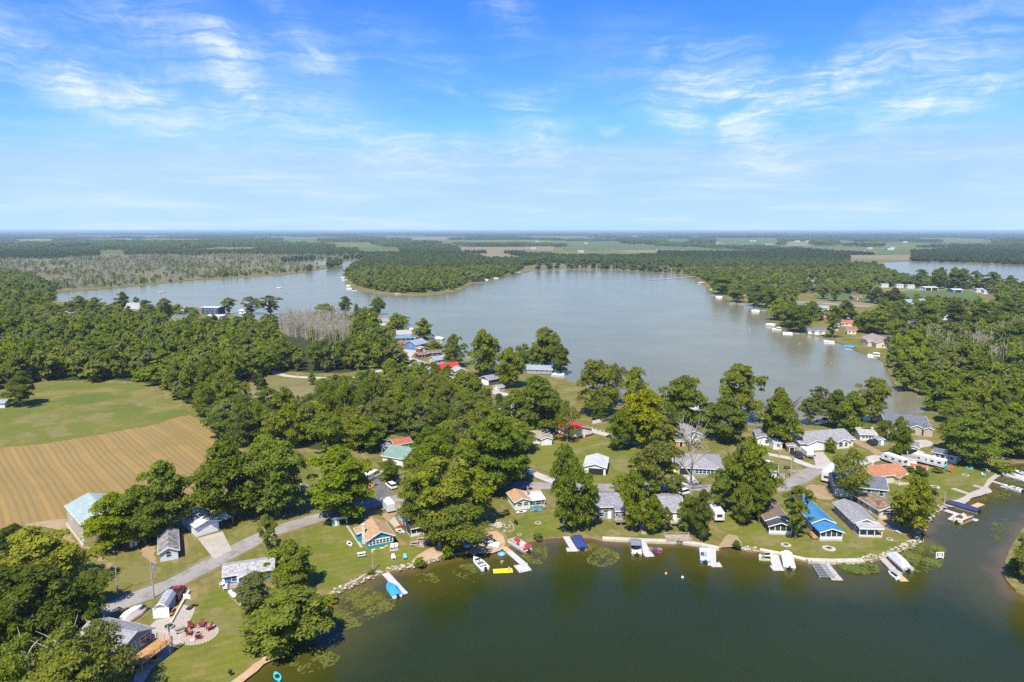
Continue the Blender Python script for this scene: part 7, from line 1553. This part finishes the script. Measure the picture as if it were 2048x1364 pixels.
pads('dense lily pads beside the navy covered pontoon', (1160,1090, 1180,1084, 1210,1092, 1240,1104, 1228,1124, 1196,1132, 1174,1124, 1170,1106), 850, (.09, .24))
pads('scattered pads off the lower lawn stones', (832,1146, 870,1146, 880,1160, 850,1166), 60)
pads('green weed bed before the stacked stone seawall', (1678,1130, 1710,1126, 1750,1130, 1756,1142, 1730,1146, 1690,1140), 900, (.12, .3), M_WEED, .03, .5, .1)
pads('broad weed bed at the rocky point', (1790,1110, 1830,1092, 1848,1072, 1880,1085, 1888,1118, 1862,1142, 1830,1142, 1806,1130), 2100, (.12, .3), M_WEED, .03, .2, 1.0)
pads('weeds along the pale walk docks', (1962,1000, 1990,978, 2000,950, 2040,932, 2090,935, 2060,950, 2030,985, 2010,1000, 1990,1006), 1700, (.12, .35), M_WEED, .03, .25, .7)
pads('thin weeds behind the islet tree', (1975,1045, 2010,1035, 2030,1050, 2000,1085, 1985,1070), 220, (.12, .28), M_WEED)
N_WOOD = 125
HAZE = 7.5e-5
# ------------------------------------------------------------------ woods
rng = np.random.default_rng(3)
FAR_EXCL = []
for xy in FIELDS:
    x = xy[::2]; y = xy[1::2]; b = max(y); t = min(y)
    FAR_EXCL.append(pxs(min(x), t, max(x), t, max(x) + 2, HORIZON + (b - HORIZON) / .8, min(x) - 2, HORIZON + (b - HORIZON) / .8))
YARDS = [pxs(*q) for q in ((1590,588, 1745,588, 1765,625, 1690,640, 1600,632), (1812,575, 1975,580, 1990,606, 1820,606), (1600,645, 1720,650, 1790,690, 1780,704, 1715,706, 1610,674), (1610,560, 1690,560, 1690,572, 1610,572), (552,640, 700,640, 712,668, 704,706, 640,724, 560,712), (462,790, 560,753, 700,748, 760,738, 780,745, 770,800, 650,766, 625,800, 560,812, 480,806), (390,630, 460,630, 460,648, 390,648), (240,620, 290,620, 290,632, 240,632), (340,640, 380,640, 380,654, 340,654),
                             (790,700, 790,660, 860,690, 960,750, 1030,800, 1000,830, 930,790, 870,760, 790,725), (760,880, 830,870, 850,990, 740,1000, 760,930))]
def grid(poly, step, jitter=.42):
    x = [p.x for p in poly]; y = [p.y for p in poly]
    gx, gy = np.meshgrid(np.arange(min(x), max(x), step), np.arange(min(y), max(y), step))
    gx = gx + (np.arange(gx.shape[0]) % 2)[:, None] * step * .5
    gx = gx.ravel() + rng.uniform(-jitter, jitter, gx.size) * step; gy = gy.ravel() + rng.uniform(-jitter, jitter, gy.size) * step
    k = inside(gx, gy, poly)
    return gx[k], gy[k]
def clear(gx, gy, margin=True, extra=()):
    k = np.ones(len(gx), bool)
    for l in LAKES + list(extra): k &= ~inside(gx, gy, l)
    return gx[k], gy[k]
ZONES = [  # outline of the tree feet in the picture, spacing, height range, crown width range, label, group, share taken as objects
 (pxs(-110,650, 50,622, 100,636, 150,660, 240,670, 340,676, 420,680, 500,684, 548,712, 640,742, 706,706, 712,660, 745,668, 780,694, 768,716, 790,738, 745,740, 560,746, 480,764, 455,800, 442,872, 420,858, 374,812, 320,780, 275,764, 70,762, -20,790, -260,800), 8.4, (12, 20), (8, 13.5),
  'crown in the closed broadleaf wood behind the meadow', 'broadleaf wood behind the meadow'),
 (pxs(450,842, 540,850, 610,842, 660,806, 690,776, 740,760, 800,752, 860,772, 900,782, 960,808, 1005,842, 1030,880, 1040,935, 985,960, 930,930, 880,895, 826,884, 760,892, 740,905, 690,905, 640,915, 600,905, 560,900, 490,900, 440,895), 8.2, (11, 18.5), (8, 13),
  'crown in the wood between the mown field and the red roofed hall', 'wood between the mown field and the hall'),
 (pxs(1772,722, 1780,705, 1806,700, 1860,690, 1960,660, 2160,640, 2260,700, 2200,930, 2062,905, 1995,897, 1930,885, 1890,866, 1870,838, 1850,812, 1838,792, 1800,776, 1782,748), 8.6, (9, 16.5), (7.5, 12),
  'crown in the wood beyond the narrow end of the lake', 'wood beyond the narrow end of the lake'),
 (pxs(1402,566, 1420,560, 1560,572, 1640,580, 1700,590, 1760,600, 1860,600, 2000,612, 2160,640, 1960,660, 1860,688, 1806,700, 1770,700, 1740,672, 1700,660, 1640,640, 1600,640, 1590,660, 1552,640, 1545,618, 1500,598, 1450,585), 16, (7, 12), (8, 13),
  'tree among the cottages on the far bank', 'trees among the far bank cottages'),
 (pxs(690,556, 700,546, 730,528, 800,520, 950,524, 1050,528, 1040,540, 1000,548, 960,556, 930,566, 912,578, 880,584, 800,586, 745,580, 715,572), 9.5, (11, 17), (9, 13),
  'tree on the wooded peninsula', 'trees of the wooded peninsula'),
  (pxs(-320,556, 40,553, 84,566, 102,586, 106,604, 60,622, -60,640, -320,640), 9.5, (11, 17), (8, 13),
  'crown in the wood closing the end of the lake arm', 'wood at the end of the lake arm'),
  (pxs(-200,612, 60,612, 240,618, 340,622, 440,632, 560,648, 556,690, 500,690, 420,688, 340,684, 240,678, 150,668, 60,640, -200,650), 9.5, (5, 9.5), (6, 11),
  'tree between the woods and the lake arm cottages', 'trees by the lake arm cottages'),
]
PROTO = bpy.data.collections.new('tree_kinds')       # holds the crowns that the far woods repeat
def proto(name, me, tint):
    o = bpy.data.objects.new(name, me)
    if name != 'snag': me.materials.clear(); me.materials.append(FARLEAF[tint])
    PROTO.objects.link(o); return o
def single(seed, kind, nl, nf, lf):
    return crown_mesh('far_crown', seed, kind, nl, nf, lf, (.3, .5), .04, .55)
def clump(seed, n, half, hgt, nf, lf):
    r = np.random.default_rng(seed); V, F, o = [], [], 0
    for i in range(n):
        x, y = r.uniform(-half, half, 2); w = r.uniform(4.5, 8); h = hgt * r.uniform(.7, 1.12)
        d = r.normal(size=(nf, 3)); d /= np.linalg.norm(d, axis=1, keepdims=True); d[:, 2] = np.abs(d[:, 2])
        c = np.column_stack([x + d[:, 0] * w, y + d[:, 1] * w, h * .45 + d[:, 2] * h * .55])
        v, f = leaf_quads(c, d + np.array([0, 0, .8]) + r.normal(0, .4, d.shape), lf, r)
        V.append(v); F.append(f + o); o += len(v)
    me = bpy.data.meshes.new('far_clump'); me.from_pydata(np.vstack(V).tolist(), [], np.vstack(F).tolist()); me.materials.append(M_LEAF)
    return me
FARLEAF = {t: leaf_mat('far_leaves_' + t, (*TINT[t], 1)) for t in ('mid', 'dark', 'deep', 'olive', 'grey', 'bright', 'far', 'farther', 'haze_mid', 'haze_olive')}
def snag_mesh(seed):
    """a stand of dead wetland trunks with twigs and a little undergrowth"""
    rnd = random.Random(seed); b = MB()
    for _ in range(5):
        x, y = rnd.uniform(-4, 4), rnd.uniform(-4, 4); h = rnd.uniform(6, 11); lx, ly = rnd.uniform(-.8, .8), rnd.uniform(-.8, .8)
        b.tube((x, y, -.1), (x + lx, y + ly, h), .16, .05, 4)
        for _ in range(9):
            t = rnd.uniform(.35, .95); a = rnd.uniform(0, 6.28); L = rnd.uniform(.7, 2.0) * (1.2 - .6 * t)
            p = Vector((x + lx * t, y + ly * t, h * t)); b.tube(p, p + Vector((math.cos(a) * L, math.sin(a) * L, L * .8)), .07, .03, 3)
    return b.mesh('snag', M_DEADW)
SINGLES = [proto('far_tree', single(300 + i, k, 14, 620, .15), t) for i, (k, t) in enumerate((('round', 'dark'), ('egg', 'dark'), ('egg', 'mid'), ('tall', 'mid'), ('round', 'mid'), ('vase', 'olive'), ('egg', 'bright'), ('round', 'grey')))]
BEYOND = [proto('beyond_tree', SINGLES[i].data.copy(), t) for i, t in enumerate(('farther', 'far', 'far', 'haze_mid', 'haze_mid', 'haze_olive', 'haze_mid', 'haze_olive'))]  # same crowns again, with blue haze painted into the leaf tint
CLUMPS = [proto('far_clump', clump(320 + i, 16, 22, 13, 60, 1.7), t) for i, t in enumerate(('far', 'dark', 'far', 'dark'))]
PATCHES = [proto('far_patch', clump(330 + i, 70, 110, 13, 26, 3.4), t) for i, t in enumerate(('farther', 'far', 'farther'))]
I_REED = 0
SNAGS = [proto('snag', snag_mesh(340 + i), 'mid') for i in range(3)]
def scatter(name, rows, label):
    """one object of kind stuff whose points each carry a crown; rows: (x, y, kind, half width scale, height scale)"""
    rows = np.array(rows, dtype=np.float64); n = len(rows)
    me = bpy.data.meshes.new(name); me.from_pydata([(a, b, 0) for a, b in rows[:, :2]], [], [])
    def attr(k, typ, v, f): me.attributes.new(k, typ, 'POINT').data.foreach_set(f, v)
    attr('pick', 'INT', rows[:, 2].astype(np.int32), 'value')
    sc = np.column_stack([rows[:, 3], rows[:, 3], rows[:, 4]]).astype(np.float32).ravel(); attr('size', 'FLOAT_VECTOR', sc, 'vector')
    ro = np.zeros((n, 3), np.float32); ro[:, 2] = rng.uniform(0, 6.28, n); attr('turn', 'FLOAT_VECTOR', ro.ravel(), 'vector')
    o = link(name, me); tag(o, label, 'woods', None, 'stuff')
    g = bpy.data.node_groups.new(name + '_nodes', 'GeometryNodeTree')
    g.interface.new_socket('Geometry', in_out='INPUT', socket_type='NodeSocketGeometry'); g.interface.new_socket('Geometry', in_out='OUTPUT', socket_type='NodeSocketGeometry')
    N = NT(g); gi = N.n('NodeGroupInput'); go = N.n('NodeGroupOutput')
    ci = N.n('GeometryNodeCollectionInfo'); ci.inputs['Collection'].default_value = PROTO
    ci.inputs['Separate Children'].default_value = True; ci.inputs['Reset Children'].default_value = True
    ip = N.n('GeometryNodeInstanceOnPoints'); ip.inputs['Pick Instance'].default_value = True
    def named(k, typ):
        q = N.n('GeometryNodeInputNamedAttribute', data_type=typ); q.inputs['Name'].default_value = k; return q.outputs['Attribute']
    g.links.new(gi.outputs[0], ip.inputs['Points']); g.links.new(ci.outputs[0], ip.inputs['Instance'])
    g.links.new(named('pick', 'INT'), ip.inputs['Instance Index']); g.links.new(named('size', 'FLOAT_VECTOR'), ip.inputs['Scale'])
    e2r = N.n('FunctionNodeEulerToRotation'); g.links.new(named('turn', 'FLOAT_VECTOR'), e2r.inputs[0]); g.links.new(e2r.outputs[0], ip.inputs['Rotation'])
    g.links.new(ip.outputs[0], go.inputs[0])
    md = o.modifiers.new('crowns', 'NODES'); md.node_group = g
    return o
# collection order is by name: work out the index each kind really has
_names = sorted(o.name for o in PROTO.objects)
IDX = {o.name: _names.index(o.name) for o in PROTO.objects}
def idx(l): return [IDX[o.name] for o in l]
I_S, I_C, I_P, I_D, I_B = idx(SINGLES), idx(CLUMPS), idx(PATCHES), idx(SNAGS), idx(BEYOND)
cand = []; KEEP = []
mine = np.array(TREES)
for zi, (poly, st, hr, wr, lab, grp) in enumerate(ZONES):
    gx, gy = clear(*grid(poly, st), extra=YARDS)
    for x, y in zip(gx, gy):
        if len(mine) and (np.hypot(mine[:, 0] - x, mine[:, 1] - y) < mine[:, 2] * .55).any(): continue
        h = rng.uniform(*hr) * (.9 + .22 * math.sin(x * .043 + zi) * math.cos(y * .037)); w = rng.uniform(*wr)
        if rng.random() < .16: h *= .62; w *= .7
        if zi == 2 and rng.random() < .22: h *= .6; w *= .6
        cand.append((w * h / (x * x + y * y), zi, x, y, h, w))
cand.sort(reverse=True)
woods_rows = []
n_obj = 0
for k, (_, zi, x, y, h, w) in enumerate(cand):
    if n_obj < N_WOOD and abs(x) < y * .76 + 6:
        n_obj += 1
        tint = rt.choices(('mid', 'dark', 'deep', 'olive', 'bright', 'yellow', 'grey'), (5, 3, 1.4, 4, 3, 1, 1.4))[0]
        word = {'mid': 'green', 'dark': 'dark green', 'deep': 'very dark', 'olive': 'olive', 'bright': 'bright green', 'yellow': 'yellow green', 'grey': 'grey green'}[tint]
        tree('wood', Vector((x, y, 0)), h, w, tint, word + ' ' + ZONES[zi][4], word + ' crowns, ' + ZONES[zi][5])
    else:
        woods_rows.append((x, y, rng.choice(I_S), w * .5, h))
# the plain: single crowns, then clumps, then wooded patches as it recedes
OPEN = []          # farm clearings of the plain, laid out square to the section roads
ro = random.Random(77)
for k in range(60):
    dd = 1900 * (9500 / 1900) ** ro.random(); x = ro.uniform(-.78, .78) * dd; a = R(9)
    L_, W_ = ro.uniform(.05, .16) * dd + 60, ro.uniform(.2, .36) * dd
    u_ = Vector((math.cos(a), math.sin(a), 0)); v_ = Vector((-u_.y, u_.x, 0)); c_ = Vector((x, dd, 0))
    q = [c_ + u_ * L_ * sx * ro.uniform(.8, 1.15) + v_ * W_ * sy * ro.uniform(.8, 1.15) for sx, sy in ((-.5, -.5), (.5, -.5), (.5, .5), (-.5, .5))]
    if any(inside(np.array([p.x]), np.array([p.y]), l)[0] for p in q + [c_] for l in LAKES + [z[0] for z in ZONES[4:]]) or (dd < 2600 and x < -100): continue
    OPEN.append(q); sheet('farm_field', ragged(q, 6, 20), .05 + .004 * k, ro.choice((M_CROP, M_CROP, M_TANF, M_MEADOW)))
    if ro.random() < .3 and dd > 2000:
        b_ = c_ + u_ * L_ * ro.uniform(-.3, .3); t_ = thing('farm_building', 'small white farm building standing in a clearing of the wooded plain', 'farm building', b_, a, 'farm buildings in the clearings of the plain')
        body(t_, 0, 0, 20, 10, 6, 'x', .4, wall_m('lightgrey'), roof_m('lightgrey'), .5); KEEP.append((b_.x, b_.y))
def wedge(d0, d1, k=.82): return [Vector((-d0 * k - 30, d0, 0)), Vector((d0 * k + 30, d0, 0)), Vector((d1 * k + 30, d1, 0)), Vector((-d1 * k - 30, d1, 0))]
zone_polys = [z[0] for z in ZONES]
NOFAR = FAR_EXCL + OPEN + zone_polys + YARDS + [pxs(-400,590, 100,582, 250,573, 400,558, 500,552, 600,544, 690,532, 560,526, 600,521, 730,517, 740,513, 560,512, 300,511, 0,520, -400,522),
                          pxs(1040,546, 1085,539, 1150,536, 1230,537, 1300,542, 1372,548, 1360,538, 1250,530, 1100,527, 1040,533), pxs(1740,600, 1990,610, 2000,590, 1740,572), pxs(1600,640, 1560,615, 1600,596, 1740,596, 1740,640)]
near_poly = pxs(-200,640, -200,545, 2250,545, 2250,640)
gx, gy = clear(*grid(pxs(-300,598, -300,541, 2350,541, 2350,700, 1700,640, 1400,560, 1100,560), 13.0), extra=NOFAR + [pxs(-400,640, 720,640, 720,518, -400,518)])
for x, y in zip(gx, gy): woods_rows.append((x, y, rng.choice(I_S), rng.uniform(4.5, 7), rng.uniform(9, 14)))
gx, gy = clear(*grid(wedge(1270, 2600), 13.0), extra=NOFAR)
for x, y in zip(gx, gy): woods_rows.append((x, y, rng.choice(I_S), rng.uniform(5, 8), rng.uniform(10, 16)))
gx, gy = clear(*grid(wedge(2600, 6500), 42.0), extra=NOFAR)
for x, y in zip(gx, gy): s = rng.uniform(.8, 1.25); woods_rows.append((x, y, rng.choice(I_C), s, s * rng.uniform(.8, 1.2)))
for d0, d1, st in ((6500, 12000, 210), (12000, 22000, 420), (22000, 42000, 800)):
    gx, gy = clear(*grid(wedge(d0, d1), st), extra=NOFAR)
    for x, y in zip(gx, gy):
        if rng.random() < .82: s = st / 210 * rng.uniform(.8, 1.3); woods_rows.append((x, y, rng.choice(I_P), s, rng.uniform(.75, 1.5)))
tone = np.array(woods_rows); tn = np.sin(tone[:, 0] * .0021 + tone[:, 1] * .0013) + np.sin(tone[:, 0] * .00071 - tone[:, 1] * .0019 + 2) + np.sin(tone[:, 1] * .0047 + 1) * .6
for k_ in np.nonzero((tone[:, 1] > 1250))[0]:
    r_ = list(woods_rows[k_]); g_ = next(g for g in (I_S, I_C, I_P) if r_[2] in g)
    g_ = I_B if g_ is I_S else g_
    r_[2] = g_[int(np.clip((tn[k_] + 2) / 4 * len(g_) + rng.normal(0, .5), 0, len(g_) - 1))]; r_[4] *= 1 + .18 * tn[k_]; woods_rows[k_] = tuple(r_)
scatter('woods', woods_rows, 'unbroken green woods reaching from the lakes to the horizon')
dead_rows = []
for poly, st, green in ((pxs(-300,590, 90,583, 250,572.5, 400,557.5, 500,552, 600,543.5, 676,532.5, 560,526, 600,521, 700,517, 600,514, 300,512, 0,522, -300,528), 10.5, .34), (pxs(560,648, 690,648, 700,668, 690,700, 704,668, 690,692, 640,684, 575,672), 3.4, .05),
                        (pxs(1850,690, 2060,664, 2080,720, 2000,760, 1900,750), 9, .5), (pxs(1180,537.5, 1330,545, 1360,546, 1340,540, 1200,534), 9, .3), (pxs(500,519, 740,514, 730,508, 300,508), 12, .5)):
    gx, gy = clear(*grid(poly, st))
    pk = np.sin(gx * .013 + 1) * np.cos(gy * .011) + np.sin(gx * .031 + gy * .02) * .6
    for x, y, p in zip(gx, gy, pk):
        if p < -.75 and y > 800 and rng.random() < .8: continue
        if rng.random() < green + max(0, p) * .25: dead_rows.append((x, y, rng.choice(I_S), rng.uniform(2, 4.5), rng.uniform(3, 10)))
        else: k_ = 1.45 if y < 800 else 1.1; dead_rows.append((x, y, rng.choice(I_D), rng.uniform(.8, 1.15), k_ * rng.uniform(.7, 1.15)))
scatter('dead_wetland_trees', dead_rows, 'stand of bare grey trunks in the wetland along the lake arm')
def build_haze():
    b = MB(); b.box(-50000, -400, -3, 50000, 58000, CAM_H + 4)
    m = bpy.data.materials.new('haze_air'); m.use_nodes = True; t = m.node_tree; t.nodes.remove(t.nodes['Principled BSDF'])
    v = t.nodes.new('ShaderNodeVolumePrincipled'); v.inputs['Color'].default_value = (.56, .77, .95, 1); v.inputs['Density'].default_value = HAZE
    v.inputs['Anisotropy'].default_value = 0.0; v.inputs['Density Attribute'].default_value = ''
    t.links.new(v.outputs[0], t.nodes['Material Output'].inputs['Volume'])
    o = b.build('haze', m); o['kind'] = 'stuff'
build_haze()
